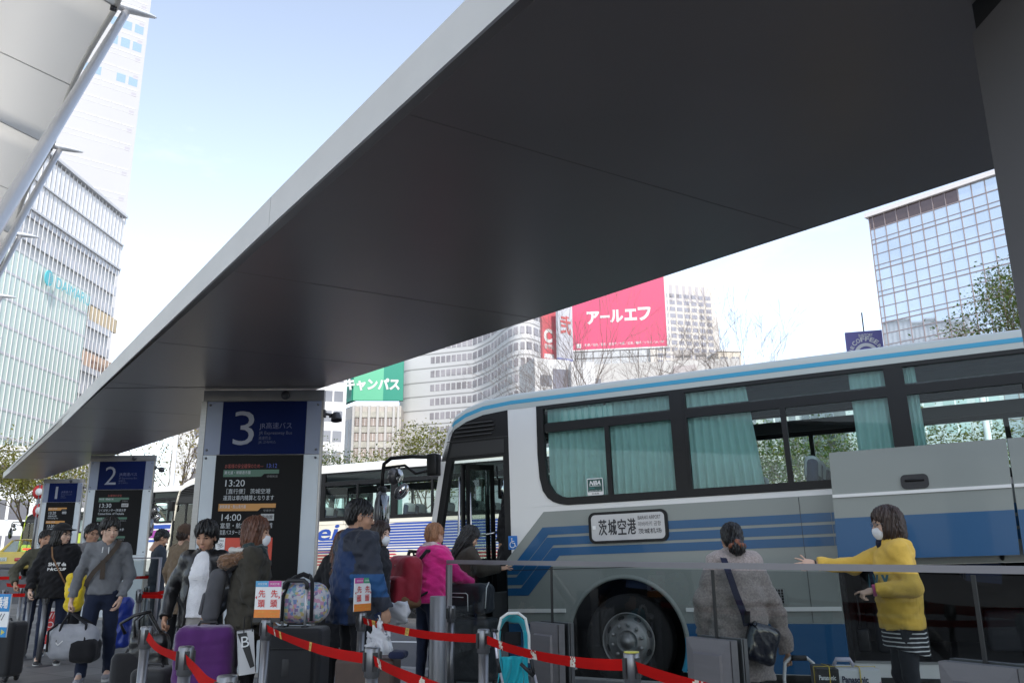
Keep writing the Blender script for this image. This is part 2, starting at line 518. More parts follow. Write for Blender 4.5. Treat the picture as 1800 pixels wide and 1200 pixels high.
# panel joints
for (u, v) in ((178, 681), (62, 794)):
    a = con(u, v); t = (Rb-R1)
    s_ = (a.y-R1.y)/t.y; b = R1+t*s_
    off = -CN_*.003
    mb.obx(a-outl*.03+off, b-a, Vector((0, .012, .0004)), CN_*.002)
mb.build('panel_joint', dark_m, canopy)
mb = MB()
for i in range(14):
    y_ = -3.2+i*2.05
    a = Lb+(L1-Lb)*((y_-Lb.y)/(L1.y-Lb.y))-outl*.02; b = a-outl*3.2
    # clip at the other edge
    rd = (R1-Rb).normalized(); wv = (Rb-a); n2 = Vector((rd.y, -rd.x, 0)); den = (b-a).dot(n2)
    b = a+(b-a)*max(0, min(1, (wv.dot(n2)/den if abs(den) > 1e-6 else 1)))
    b.z = 2.87+.036*b.y; a.z = 2.87+.036*a.y
    mb.obx(a-CN_*.0015, b-a, el*.004, CN_*.001)
mb.build('seam', M('canopy seam', (.175, .15, .14), .5, var=0), canopy)
mb = MB()
a, b = Lb, L1
cuts = [con(475, 400), con(178, 681), con(62, 794)]
segs = [a]+cuts+[b]
for i in range(4):
    s0, s1 = segs[i], segs[i+1]; d = (s1-s0).normalized()
    p, q_ = s0+d*.003, s1-d*.003
    mb.obx(p-outl*.004, q_-p, outl*.012, zz*fh)
mb.obx(L1-outl*.02+Vector((0, .004, 0)), (R1-L1), Vector((0, .03, 0)), zz*.12)
mb.build('fascia', fascia_m, canopy)
mb = MB()
q = [Lb+zz*.12, L1+zz*.12, R1+zz*.12, Rb+zz*.12]
mb.add(q+[p+zz*(.05) for p in q], [(0, 1, 2, 3), (7, 6, 5, 4), (0, 4, 5, 1), (1, 5, 6, 2), (2, 6, 7, 3), (3, 7, 4, 0)])
mb.build('roof', fascia_m, canopy)

# ------------------------------------------------------------------ numbered bus stop pillars
steel = M('brushed steel', (.26, .255, .25), .36, metal=.6, var=.07, vs_=3, stretch=(1, 1, 12))
panelw = M('milky light panel', (.50, .56, .60), .3, var=.03, vs_=2, coat=.3)
def ribbed(name, col, sc):
    m = M(name, col, .3, var=.03)
    nt = m.node_tree; N = nt.nodes; L = nt.links
    tc = N.new('ShaderNodeTexCoord'); wv = N.new('ShaderNodeTexWave'); wv.bands_direction = 'Z'; wv.inputs['Scale'].default_value = sc
    L.new(tc.outputs['Object'], wv.inputs['Vector'])
    bp = N.new('ShaderNodeBump'); bp.inputs['Strength'].default_value = .12; bp.inputs['Distance'].default_value = .004
    L.new(wv.outputs['Fac'], bp.inputs['Height']); L.new(bp.outputs['Normal'], N['Principled BSDF'].inputs['Normal'])
    return m
panelw = ribbed('milky ribbed panel', (.46, .50, .53), 26)
paneld = ribbed('dim ribbed panel', (.16, .19, .27), 26)
blue_m = M('sign blue', (.004, .010, .055), .6, var=.05, spec=.06)
black_gl = M('black sign glass', (.004, .004, .0045), .45, var=0, spec=.10)
txt_w = M('sign lettering grey', (.20, .21, .26), .5, var=0)
txt_led = M('screen lettering', (.36, .38, .40), .5, var=0, emit=(.75, .8, .85), es=.03)
txt_dim = M('dim lettering', (.045, .055, .12), .5, var=0)
grn_bar = M('screen green', (.012, .07, .04), .4, var=0, emit=(.03, .2, .1), es=.02)
org_bar = M('screen orange', (.34, .15, .02), .4, var=0, emit=(.7, .3, .03), es=.03)
txt_red = M('screen red lettering', (.22, .03, .02), .5, var=0, emit=(.7, .07, .04), es=.02)
txt_blue = M('screen blue lettering', (.03, .05, .25), .5, var=0, emit=(.1, .2, .8), es=.03)
poster_red = M('poster red', (.55, .05, .02), .5, var=.05)
paper = M('white paper', (.75, .75, .74), .6, var=.03)
lampblk = M('black lamp housing', (.03, .03, .035), .4, var=.1)
def pillar(Y, px, number, label, rows, poster=False, post=.10):
    x0 = at(px[0], 860, Y).x; wid = at(px[1], 860, Y).x-x0
    H_ = 2.87+.036*Y-.012
    k = wid/1.42
    t = thing('bus_stop_pillar', label, 'sign pillar', (x0+wid/2, Y, 0), 0, 'numbered bus stop pillars')
    def X(p): return -wid/2+(p-352)/146.6*k          # photograph pixels of pillar 3 -> metres on this one
    def Z(p): return H_-(p-685)/146.6
    m = MB(); m.bx(-wid/2-post*.55, -wid/2-.004, .0, .10, 0, H_-.13); m.bx(wid/2-.012, wid/2+.012, -.004, .06, 0, H_-.13)
    m.bx(-wid/2-.003, wid/2-.013, .022, .06, 0, H_-.13); m.bx(-wid/2+.15, wid/2-.45, .06, .40, 0, H_-.13)
    m.build('steel_frame', steel, t)
    m = MB(); m.bx(-wid/2-post*.4, wid/2+.01, .0, .08, H_-.128, H_); m.lathe([(.0, .0), (.045, .0), (.052, .012), (.052, .03)], (X(492), -.028, H_-.064), (0, 1, 0), 16, 1)
    m.build('head_band', [M('dim steel', (.16, .16, .16), .4, metal=.6), lampblk], t)
    m = MB(); zs = Z(797.5)
    m.bx(-wid/2+.002, wid/2-.014, -.002, .02, zs+.003, H_-.135, 1)
    m.bx(-wid/2+.002, wid/2-.014, -.002, .02, H_-2.19+.003, zs-.003, 0)
    m.bx(-wid/2+.002, wid/2-.014, -.002, .02, .05, H_-2.19-.003, 0)
    for bxp in (357.5, 552):
        for bz in (711, 789, 803, 996, 1016):
            m.lathe([(0, -.012), (.012, -.012), (.014, 0)], (X(bxp), -.002, Z(bz)), (0, 1, 0), 10, 2)
    m.build('light_panel', [panelw, paneld, M('bolt steel', (.12, .12, .13), .4, metal=.8)], t)
    m = MB(); m.bx(X(381), X(532), -.008, -.003, zs+.004, H_-.137)
    m.build('number_panel', blue_m, t)
    m = MB(); m.bx(X(376), X(531), -.008, -.003, H_-2.185, zs-.004)
    m.build('timetable_screen', black_gl, t)
    ux, uz = (1, 0, 0), (0, 0, 1)
    def tx(mbx, s, a, b, y0, y1, mi=0, bold=0.0, y=-.0105):
        mbx.text(s, (X(a), y, Z(y1)), ux, uz, Z(y0)-Z(y1), X(b)-X(a), 'l', mi, bold)
    m = MB()
    if number == '1': tx(m, '1', 417, 430, 722, 781, 0, -.006)
    else: tx(m, number, 403, 440, 722, 781, 0, -.006)
    tx(m, 'JR高速バス', 449, 507, 742, 755, 1); tx(m, 'JR Expressway Bus', 449, 508, 757.5, 764.5, 2)
    tx(m, '高速巴士', 449, 471, 766, 772, 2); tx(m, 'JR 고속버스', 449, 480, 773.5, 779.5, 2)
    m.build('number_lettering', [txt_w, M('sign lettering blue', (.07, .08, .17), .5, var=0), txt_dim], t)
    bars = MB(); let = MB()
    for r in rows:
        if r[0] in ('green', 'orange'):
            _, a, b, y0, y1, s, sub = r
            poly = [(X(a), Z(y0)), (X(b), Z(y0)), (X(b), Z(y0+7)), (X(b-26), Z(y0+7)), (X(b-31), Z(y1)), (X(a), Z(y1))]
            bars.prism(poly, (0, -.0105, 0), ux, uz, (0, .002, 0), 0 if r[0] == 'green' else 1)
            tx(let, s, a+2, a+48, y0+2, y0+7.5, 0, y=-.0135); 
            tx(let, sub, b-21, b-2, y0+9.5, y0+13.5, 3)
        elif r[0] == 'box':
            _, a, b, y0, y1, s = r
            bars.bx(X(a), X(b), -.0105, -.0085, Z(y1), Z(y0), 2)
            tx(let, s, a+2, b-2, y0+2, y1-2, 4, .01, y=-.0135)
        else:
            s, a, b, y0, y1, mi = r
            tx(let, s, a, b, y0, y1, mi)
    bars.build('screen_bars', [grn_bar, org_bar, M('screen box', (.4, .4, .4), .5, var=0)], t)
    let.build('screen_lettering', [txt_led, txt_red, txt_blue, M('screen dim lettering', (.2, .2, .2), .5, var=0), M('dark lettering', (.03, .03, .03), .6, var=0)], t)
    if poster:
        p = MB(); p.bx(X(403.3), X(485), -.011, -.0085, Z(991), Z(936), 0); p.bx(X(387), X(403), -.011, -.0085, Z(991), Z(936), 1)
        p.lathe([(.10, 0), (.11, -.001), (.0, -.0012)], (X(430), -.0115, Z(966)), (0, -1, 0), 24, 1)
        p.lathe([(.075, -.002), (.0, -.0022)], (X(430), -.0105, Z(968)), (0, -1, 0), 24, 2)
        p.text('多', (X(391), -.0125, Z(953)), ux, uz, .06, .07, 'l', 2); p.text('古', (X(391), -.0125, Z(965)), ux, uz, .06, .07, 'l', 2); p.text('町', (X(391), -.0125, Z(977)), ux, uz, .06, .07, 'l', 2)
        p.text('千葉県', (X(392), -.0125, Z(942)), ux, uz, .02, .06, 'l', 2)
        p.bx(X(470), X(482), -.0125, -.0115, Z(990), Z(979), 1)
        p.build('poster', [poster_red, paper, M('poster ink', (.05, .05, .06), .6, var=0)], t)
    lf = MB()
    zz_ = Z(731)
    lf.tube((wid/2+.012, .03, zz_+.03), (wid/2+.11, .06, zz_+.02), .016); lf.rbox((wid/2+.02, .03, zz_+.03), (.03, .07, .09), .006)
    ax = Vector((.15, -.25, -1)).normalized(); cc = Vector((wid/2+.15, .06, zz_+.035))
    lf.lathe([(0, -.005), (.047, 0), (.052, .015), (.064, .075), (.066, .09), (.056, .092), (.052, .075), (0, .07)], cc, ax, 20)
    lf.lathe([(.005, -.02), (.02, -.02), (.02, .02)], cc+Vector((-.06, 0, -.03)), (1, 0, 0), 10)
    if number != '4': lf.build('floodlight', lampblk, t)
    return t
rows3 = [('お客様の安全確保のため—', 393, 461, 813, 820.5, 1), ('13:12', 467, 485, 813, 820, 2),
         ('green', 391, 489, 823, 835, '東北道・常磐道方面', '空席状況'), ('13:20', 396, 430, 840, 851, 0), ('［直行便］ 茨城空港', 399, 476, 855, 863.5, 0), ('運賃は車内精算となります', 394, 483, 866, 874.5, 0),
         ('orange', 387, 487, 880, 892, '東関東道・館山道方面', '空席状況'), ('14:00', 394, 428, 897, 908, 0), ('box', 462, 485, 897, 908, '自由席'), ('富里・航空科学博物館', 393, 483, 911.5, 920.5, 0), ('富里バスターミナル', 392, 440, 923, 931, 0)]
rows2 = [('お客様の安全', 420, 465, 813, 820.5, 1), ('green', 391, 489, 823, 837, '東北道・常磐道方面', '空席状況'), ('13:30', 396, 434, 842, 855, 0), ('box', 467, 489, 842, 853, '自由席'),
         ('つくばセンター/筑波大学', 394, 483, 859, 868, 0), ('Center/Univ. of Tsukuba', 394, 478, 871, 878, 0), ('green', 391, 489, 886, 899, '東北道・常磐道方面', '空席状況'),
         ('14:00', 396, 434, 904, 917, 0), ('つくばセンター/筑波大学', 394, 483, 921, 930, 0), ('green', 391, 489, 946, 958, '東北道・常磐道方面', '空席状況')]
rows1 = [('orange', 391, 489, 823, 837, '東関東道・鹿島方面', '空席状況'), ('13:20', 396, 434, 842, 855, 0), ('box', 467, 489, 842, 853, '自由席'), ('鹿島神宮駅', 394, 440, 859, 868, 0), ('Kashimajingu Sta.', 394, 450, 871, 878, 0),
         ('orange', 387, 487, 886, 899, '東関東道・鹿島方面', '空席状況'), ('13:30', 396, 434, 904, 917, 0), ('鹿島神宮駅', 394, 440, 921, 930, 0), ('Kashimajingu Sta.', 394, 450, 932, 939, 0), ('orange', 391, 489, 950, 963, '東関東道・鹿島方面', '空席状況')]
pillar(9.7, (352, 560), '3', 'bus stop pillar with a big 3 and a red town poster below its timetable', rows3, True, .13)
pillar(18.76, (155, 267), '2', 'bus stop pillar with a big 2 on blue above a black timetable', rows2, False, .08)
pillar(28.0, (77, 145), '1', 'bus stop pillar with a big 1 on blue, farthest along the canopy', rows1, False, .10)
p4 = con(1700, 12)
colm = thing('canopy_column', 'dark steel column rising to the canopy at the right edge', 'column', (p4.x, p4.y, 0))
mb = MB(); mb.bx(0, .44, -.42, 0, 0, p4.z-.10)
mb.build('shaft', M('grey steel column', (.19, .18, .182), .32, metal=.3, var=.05, vs_=1.5), colm)
mb = MB(); mb.bx(.01, .43, -.41, -.01, p4.z-.10, p4.z+.01); mb.build('head', dark_m, colm)

# ------------------------------------------------------------------ glass barrier along the island
RX, RB = 5.43, .70
def gp(y, z=0): return Vector((RX-RB*y, y, z))
gd = Vector((-RB, 1, 0)).normalized(); gn = Vector((-1, -RB, 0)).normalized()    # along (away), and towards the queue
jY = [8.71, 7.30, 5.83, 4.40, 2.94]
def railz(y): return 1.238-.0065*(8.71-y)
rail_m = M('satin steel rail', (.27, .255, .27), .42, metal=.5, var=.05)
barg = glass_mat('barrier glass', (.84, .90, .88), 0.0, .42, .70)
barrier = thing('glass_barrier', 'waist high glass barrier with a steel top rail between queue and bus', 'barrier', gp(5.83))
o_ = gp(5.83)
mb = MB()
a, b = gp(jY[0], railz(jY[0]))-o_, gp(jY[-1], railz(jY[-1]))-o_
mb.obx(a-gn*.022-Vector((0, 0, .038)), b-a, gn*.044, Vector((0, 0, .038)))
mb.build('top_rail', rail_m, barrier)
for i in range(4):
    mb = MB()
    a, b = gp(jY[i])-o_-gd*.012, gp(jY[i+1])-o_+gd*.012
    ga, gb = Vector((0, 0, railz(jY[i])-.047)), Vector((0, 0, railz(jY[i+1])-.047))
    z0 = Vector((0, 0, .08))
    mb.quad(a+z0, b+z0, b+gb, a+ga)
    mb.build('glass_pane', barg, barrier)
    if i:
        mb = MB(); p = gp(jY[i])-o_
        mb.obx(p-gd*.010-gn*.006+z0, gd*.020, gn*.012, ga-z0)
        mb.build('joint', M('black seal', (.01, .01, .011), .4, var=0), barrier)
mb = MB(); p = gp(jY[0])-o_
mb.obx(p-gn*.028-gd*.035, gd*.035, gn*.056, Vector((0, 0, railz(jY[0])-.046)))
mb.build('end_post', rail_m, barrier)
for i in (1, 2, 3, 4):
    y = jY[i]; p = gp(y)-o_
    w, zt = .19, .735+.005*(i-2)
    mb = MB()
    # frame with mitred sloping sides and a raised centre panel, on the queue side
    f0 = p+gn*.10
    mb.obx(p+gn*.022-gd*w, gd*2*w, gn*.06, Vector((0, 0, zt)))
    outer = [f0-gn*.006-gd*w, f0-gn*.006+gd*w, f0-gn*.006+gd*w+Vector((0, 0, zt)), f0-gn*.006-gd*w+Vector((0, 0, zt))]
    wi = .125
    inner = [f0-gd*wi, f0+gd*wi, f0+gd*wi+Vector((0, 0, zt-.085)), f0-gd*wi+Vector((0, 0, zt-.085))]
    mb.add(outer+inner, [(0, 4, 7, 3), (3, 7, 6, 2), (2, 6, 5, 1)])
    cen = [q_+gn*.016 for q_ in inner]; cen = [cen[0]+gd*.012, cen[1]-gd*.012, cen[2]-gd*.012-Vector((0, 0, .012)), cen[3]+gd*.012-Vector((0, 0, .012))]
    mb.add(inner+cen, [(0, 4, 7, 3), (3, 7, 6, 2), (2, 6, 5, 1), (4, 5, 6, 7)])
    mb.obx(p-gn*.03-gd*w, gd*2*w, gn*.012, Vector((0, 0, zt+.006)))
    mb.obx(p-gn*.075-gd*w, gd*2*w, gn*.035, Vector((0, 0, zt+.004)))
    mb.build('clamp_post', M('barrier post steel', (.19, .18, .185), .5, metal=.4, var=.06, vs_=4, stretch=(1, 1, 8)), barrier)
    # dark slot
# ================================================================== BUILDINGS, ROOF MEMBRANE, TREES
class Wall:
    """a vertical facade: anchor pixel at a depth, direction from its vanishing point; a = metres along (to image right), z = height"""
    def __init__(s, u, v, Y, vp=None, dirv=None):
        p = at(u, v, Y); s.p = Vector((p.x, p.y, 0))
        if vp: d = Vector(ray(*vp))
        else: d = Vector(dirv)
        d.z = 0; d.normalize()
        q = at(u+5, v, Y)
        s.e = d
        n = Vector((d.y, -d.x, 0))
        if n.dot(Vector(CAMPOS)-s.p) < 0: n = -n
        s.n = n
        # make +a run to the image right
        pr = s.p+s.e*.5
        if (Vector(_R).dot(s.e)*s.p.dot(Vector(_fw)) - Vector(_fw).dot(s.e)*s.p.dot(Vector(_R))) < 0: s.e = -s.e
    def az(s, u, v):
        q = on_plane(u, v, s.p, s.n)
        return (q-s.p).dot(s.e), q.z
    def P(s, a, z, off=0.0): return s.p+s.e*a+s.n*off+Vector((0, 0, z))
    def slab(s, mb, a0, a1, z0, z1, o0, o1, mi=0):
        return mb.obx(s.P(a0, z0, o0), s.e*(a1-a0), s.n*(o1-o0), Vector((0, 0, z1-z0)), mi)
    def loc(s, root): return s
def root_at(name, label, cat, p, group=None): return thing(name, label, cat, (p.x, p.y, 0), 0, group)
def wbuild(mb, name, mat, root):
    o = mb.build(name, mat, root); o.location = -Vector(root.location); return o
_winmesh = {}
def windows(root, wall, rects, mat, frame=None, off=.03, name='window', cap=100):
    """one object per window; past the cap the rest go into one mass"""
    rects = list(rects)
    rest = rects[cap:]
    for (a0, a1, z0, z1) in rects[:cap]:
        mb = MB(); wall.slab(mb, a0, a1, z0, z1, -.2, off, 0)
        if frame:
            am = (a0+a1)/2; w = (a1-a0)*.035
            wall.slab(mb, am-w, am+w, z0, z1, off+.001, off+.05, 1)
        wbuild(mb, name, [mat]+([frame] if frame else []), root)
    if rest:
        mb = MB()
        for (a0, a1, z0, z1) in rest: wall.slab(mb, a0, a1, z0, z1, -.2, off, 0)
        wbuild(mb, name, mat, root)['kind'] = 'stuff'
wh_con = M('white cladding', (.54, .54, .545), .6, var=.04, vs_=.05)
wh2 = M('off white concrete', (.44, .43, .42), .75, var=.06, vs_=.08)
beige = M('beige stone cladding', (.42, .39, .36), .75, var=.06, vs_=.08)
winglass = M('office window glass', (.20, .21, .24), .12, var=.25, vs_=.12, spec=.8)
windark = M('dark office window', (.16, .16, .18), .12, var=.2, vs_=.15, spec=.8)
pale_gl = M('pale curtain glass', (.55, .65, .60), .18, var=.06, vs_=.06, spec=.7)
mull = M('white mullion', (.66, .65, .65), .5, var=.02)
greyline = M('grey floor band', (.55, .55, .57), .5, var=.04)

# --- white tower behind the department store
VA = (2685, 937+10)
w = Wall(250, 140, 230, VA)
tower = root_at('white_tower', 'white high rise tower with rows of pale windows, behind the department store', 'building', w.p)
aR = w.az(252, 120)[0]; aL = aR-52
z1 = 175; z0 = 0
mb = MB(); w.slab(mb, aL, aR, 0, z1, -30, 0); wbuild(mb, 'wall', M('tower white panel', (.40, .40, .415), .5, var=.02, vs_=.05), tower)
ys_ = [12, 41.7, 71.7, 103, 133, 162.9, 194.2, 225.8, 257.5, 300.8, 345, 388, 430, 470]
zs = [w.az(255-.1169*(y-100), y)[1] for y in ys_]
mb = MB(); joints = MB()
for z in zs:
    k = 0; a = aR-1.0; mb = MB()
    while a > aL+4:
        w.slab(mb, a-3.0, a, z-.16, z+.16, -.1, .06); w.slab(joints, a-3.0, a, z-1.9, z-1.78, -.1, .05); a -= 3.5
    wbuild(mb, 'floor_joint', greyline, tower)
wbuild(joints, 'panel_line', M('pale joint', (.55, .55, .58), .6, var=0), tower)
rc = []
skyw = M('tower window', (.24, .34, .44), .08, var=.1, spec=.8)
for i in range(len(zs)-1):
    zt, zb = zs[i], zs[i+1]; h = zt-zb
    rng = {1: range(0, 5), 2: range(0, 3), 4: (0, 1, 3, 4, 5, 6), 3: (8, 9), 6: (10, 11)}.get(i, ())
    for k in rng: rc.append((aR-1.2-3.5*k-2.6, aR-1.2-3.5*k, zb+h*.22, zb+h*.72))
windows(tower, w, rc, skyw, off=.02)
rc = [(aR-2.6, aR-1.2, z-2.1, z-.9) for z in zs]
windows(tower, w, rc, M('grey vent', (.35, .34, .38), .6, var=0), name='vent')

# --- department store with pale glass and the lettering
VB = (934, 962)
w = Wall(151.7, 565, 150, VB)
dep = root_at('department_store', 'pale glass department store with teal letters and a bird emblem', 'building', w.p)
def za(u, v): return w.az(u, v)
aE = za(216, 420)[0]; aG = za(154, 545)[0]; aN = -92+aE
zTop = za(220, 380)[1]
mb = MB(); w.slab(mb, aN, aE, 0, zTop, -40, -.5); wbuild(mb, 'wall', wh_con, dep)
zG = za(154, 511)[1]
flo = [za(150, y)[1] for y in (551, 591.5, 631, 675, 717, 760)]
fh_ = (flo[0]-flo[4])/4
z = zG
mb = MB(); w.slab(mb, aN, aG, 3, zG, -.5, .0); wbuild(mb, 'glass_front', pale_gl, dep)
mb = MB(); mbl = MB()
zl = flo[0]+fh_
while zl > 0:
    w.slab(mb, aN, aG, zl-.22, zl+.22, 0, .08); zl -= fh_
a = aG
wbuild(mb, 'floor_band', greyline, dep)
sp = abs(za(31.6, 520)[0]-za(22.2, 520)[0])
a = aE
while a > aN:
    top = zTop if True else zG
    w.slab(mbl, a-.07, a+.07, 3, zTop-.5, .05, .16)
    a -= sp
wbuild(mbl, 'fin', mull, dep)
# white shop zone right of the glass: window strips between white spandrels, then the louvred top
mb = MB(); mc = [MB(), MB(), MB()]
zl = flo[0]+fh_*3; n_ = 0
strips = []
while zl > 2:
    strips.append((aG+.3 if zl < zG+1 else aN, aE-.3, zl-.2-fh_*.42, zl-.2)); zl -= fh_
for r_ in strips: w.slab(mb, *r_, -.5, .0)
wbuild(mb, 'window_strip', M('grey strip glass', (.50, .50, .53), .15, var=.2, vs_=.2), dep)
for (u0, v0, u1, v1, c) in ((160, 537, 205, 575, (.75, .52, .22)), (147, 615, 195, 642, (.75, .42, .22)), (160, 632, 190, 652, (.62, .16, .10))):
    a0, zt = za(u0, v0); a1, zb = za(u1, v1)
    zb = za(u0, v0+(26 if v0 != 632 else 14))[1]
    mb = MB(); w.slab(mb, a0, a1, zb, zt, -.5, .03); wbuild(mb, 'display_panel', M('display %d' % v0, [q*.55+.16 for q in c], .5, var=.06, vs_=.3), dep)
zL = zG+fh_*1.9
mb = MB(); a = aN
while a < aE:
    w.slab(mb, a, a+sp*.62, zL, zTop-1.2, -.45, .05); a += sp
wbuild(mb, 'louvre', M('grey louvre', (.68, .68, .70), .5, var=.08, vs_=.3), dep)
mb = MB(); w.slab(mb, aN, aE, zTop-.5, zTop, -.5, .6); w.slab(mb, aN, aE, zL-.5, zL-.1, -.5, .4); w.slab(mb, aN, aE, zL+fh_*1.1, zL+fh_*1.1+.3, -.5, .4); wbuild(mb, 'cornice', greyline, dep)
teal = M('teal sign', (.10, .50, .56), .4, var=.03)
a0, zb0 = za(89, 506); a1 = za(149, 530)[0]
mb = MB(); hh = za(89, 486)[1]-zb0
mb.text('DAIMARU', w.P(a0, zb0, .95), w.e, (0, 0, 1), hh, a1-a0, 'l', 0)
e0 = za(76, 489); r_ = hh*.72
pts = [w.P(e0[0]+math.cos(t)*r_*.85, e0[1]+math.sin(t)*r_, .9) for t in [2*math.pi*i/24 for i in range(24)]]
mb.add(pts+[p+w.n*.15 for p in pts], [tuple(range(24, 48))]+[(i, (i+1) % 24, (i+1) % 24+24, i+24) for i in range(24)])
wbuild(mb, 'lettering', teal, dep)
mb = MB()
for i in range(6):
    zz_ = e0[1]-r_*.5+i*r_*.22
    w.slab(mb, e0[0]-.1*r_, e0[0]+.66*r_, zz_, zz_+r_*.06, 1.06, 1.08)
w.slab(mb, e0[0]-.06*r_, e0[0]+.02*r_, e0[1]-r_*1.4, e0[1]+r_*.7, 1.06, 1.1)
wbuild(mb, 'emblem', wh_con, dep)
# stair tower strip at its right edge
w2 = Wall(222, 420, 151, dirv=w.n)
mb = MB(); w.slab(mb, aE, aE+2.0, 0, zTop-12, -6, -2.5)
zl = zTop-14; mb2 = MB()
while zl > 3:
    w.slab(mb2, aE+.2, aE+2.02, zl-1.7, zl, -5.8, -2.46); zl -= 3.6
wbuild(mb, 'stair_wall', wh_con, dep); wbuild(mb2, 'stair_window', windark, dep)

# --- glass office block on the right
VC = (-271, 990)
w = Wall(1532, 400, 120, VC)
off = root_at('glass_office_block', 'glass office block with square panes, on the right behind the coach', 'building', w.p)
def pz(u, v): return w.az(u, v)
zT = pz(1640, 337)[1]
cols = [pz(1532+x_/6.667-12 if 0 else 1520+x_/6.667, v_)[0] for x_, v_ in ((97, 385), (228, 373), (362, 366), (495, 358), (635, 351), (778, 343), (922, 334), (1075, 326), (1232, 317), (1390, 309))]
dc = (cols[-1]-cols[0])/9
aL = cols[0]-dc*.35
rowpx = [(1540, v) for v in (383, 400, 420.5, 429, 448, 467, 475)]
zr = [pz(1538, 420.8)[1], pz(1538, 429)[1], pz(1541, 447)[1], pz(1543, 466)[1]]
per = zr[0]-zr[3]
nC = 30
aR = aL+dc*nC
mb = MB(); w.slab(mb, aL, aR, 0, zT, -45, -.12); wbuild(mb, 'core', M('office core', (.35, .36, .38), .7, var=.05), off)
def sky_pane(name, col, var):
    m = M(name, col, .03, metal=.75, var=var, vs_=.25)
    return m
pane_m = sky_pane('sky reflecting pane', (.62, .68, .74), .06)
pane_d = sky_pane('brown top pane', (.16, .12, .115), .1)
mbp = MB(); mbd = MB(); mbm = MB()
rg = random.Random(4)
ztop_row = pz(1546, 399.5)[1]
def pane(mbx, a0, a1, z0, z1):
    # each pane sits a hair off true, as real curtain walls do
    t = [rg.uniform(-.006, .006) for _ in range(2)]
    q = [(a0+.04, z0+.04, t[0]), (a1-.04, z0+.04, -t[0]+t[1]), (a1-.04, z1-.04, -t[0]), (a0+.04, z1-.04, t[0]-t[1])]
    mbx.add([w.P(a_, z_, .0+o_) for a_, z_, o_ in q], [(0, 1, 2, 3)])
rows = []
zc = ztop_row
rows.append((ztop_row, zT-.7, 'd'))
zbands = []
b = zr[0]
rows.append((b, ztop_row, 'p'))
while b > 0:
    rows.append((b-(zr[0]-zr[1]), b, 's')); rows.append((b-(zr[0]-zr[2]), b-(zr[0]-zr[1]), 'p')); rows.append((b-per, b-(zr[0]-zr[2]), 'p')); b -= per
for i in range(nC):
    a0, a1 = aL+dc*(i-.65), aL+dc*(i+.35)
    a0 = max(a0, aL)
    for (z0, z1_, kd) in rows: pane(mbd if (kd == 'd' and i < 8) else mbp, a0, a1, z0, z1_)
    w.slab(mbm, a1-.06, a1+.06, 0, zT-.7, -.1, .09)
w.slab(mbm, aL-.06, aL+.08, 0, zT-.7, -.1, .09)
for (z0, z1_, kd) in rows: w.slab(mbm, aL, aR, z0-(.08 if kd != 'p' else .05), z0+(.08 if kd != 'p' else .05), -.1, .07)
wbuild(mbp, 'pale_panes', pane_m, off); wbuild(mbd, 'top_panes', pane_d, off)
wbuild(mbm, 'mullions', M('bronze mullion', (.30, .25, .25), .5, metal=.3, var=.05), off)
mb = MB(); w.slab(mb, aL-.5, aR, zT-.7, zT, -45, .5); wbuild(mb, 'coping', M('pale coping', (.72, .68, .66), .6, var=.03), off)
# lit ceiling strips seen in a few bays are lamps: thin tubes just behind the panes are hidden by the reflection, so left out

# --- curved white office building
plan_px = [(702, 199), (705, 196), (712, 194), (722, 193), (830, 187), (848, 183), (866, 178), (884, 171), (896, 167), (906, 165), (918, 164), (930, 164), (942, 165.5), (958, 169), (985, 180)]
plan = []
for u, Y in plan_px:
    p = at(u, 700, Y); plan.append(Vector((p.x, p.y, 0)))
cw = root_at('curved_office_building', 'white office building with a curved front and rows of small windows', 'building', plan[3])
ztopc = 62
def plan_strip(mb, z0, z1, off_, mi=0):
    k = len(plan)
    nrm = []
    for i in range(k):
        d = (plan[min(i+1, k-1)]-plan[max(i-1, 0)]).normalized(); n = Vector((d.y, -d.x, 0))
        if n.y > 0: n = -n
        nrm.append(n)
    A = [plan[i]+nrm[i]*off_+Vector((0, 0, z0)) for i in range(k)]; B = [p+Vector((0, 0, z1-z0)) for p in A]
    mb.add(A+B, [(i, i+1, k+i+1, k+i) for i in range(k-1)], mi, True)
mb = MB(); plan_strip(mb, 0, ztopc, 0)
bk = [plan[-1]+Vector((30, 60, 0)), plan[0]+Vector((-6, 60, 0))]
for a, b in ((plan[-1], bk[0]), (bk[0], bk[1]), (bk[1], plan[0])): mb.quad(a, b, b+Vector((0, 0, ztopc)), a+Vector((0, 0, ztopc)))
mb.add([p+Vector((0, 0, ztopc)) for p in plan+bk], [tuple(range(len(plan)+2))])
wbuild(mb, 'wall', wh_con, cw)
zl0 = at(750, 671.7, 191.5).z; zl1 = at(750, 745.8, 191.5).z; fl = (zl0-zl1)/3
mb = MB()
for k in range(-7, 12):
    z = zl1+fl*k
    if 0 < z < ztopc:
        mb = MB(); plan_strip(mb, z-.12, z+.12, .05); wbuild(mb, 'floor_joint', M('fine joint', (.30, .30, .30), .7, var=0), cw)
cnt = 0; rest = MB()
winpx = [760.5+9.3*i for i in range(8)]+[835+9.2*i for i in range(3)]+[860, 866.5, 872.2, 878.2, 884.2, 890, 898, 908, 920, 932, 944, 953]
pan = M('office window pane', (.27, .26, .28), .25, var=.35, vs_=.2)
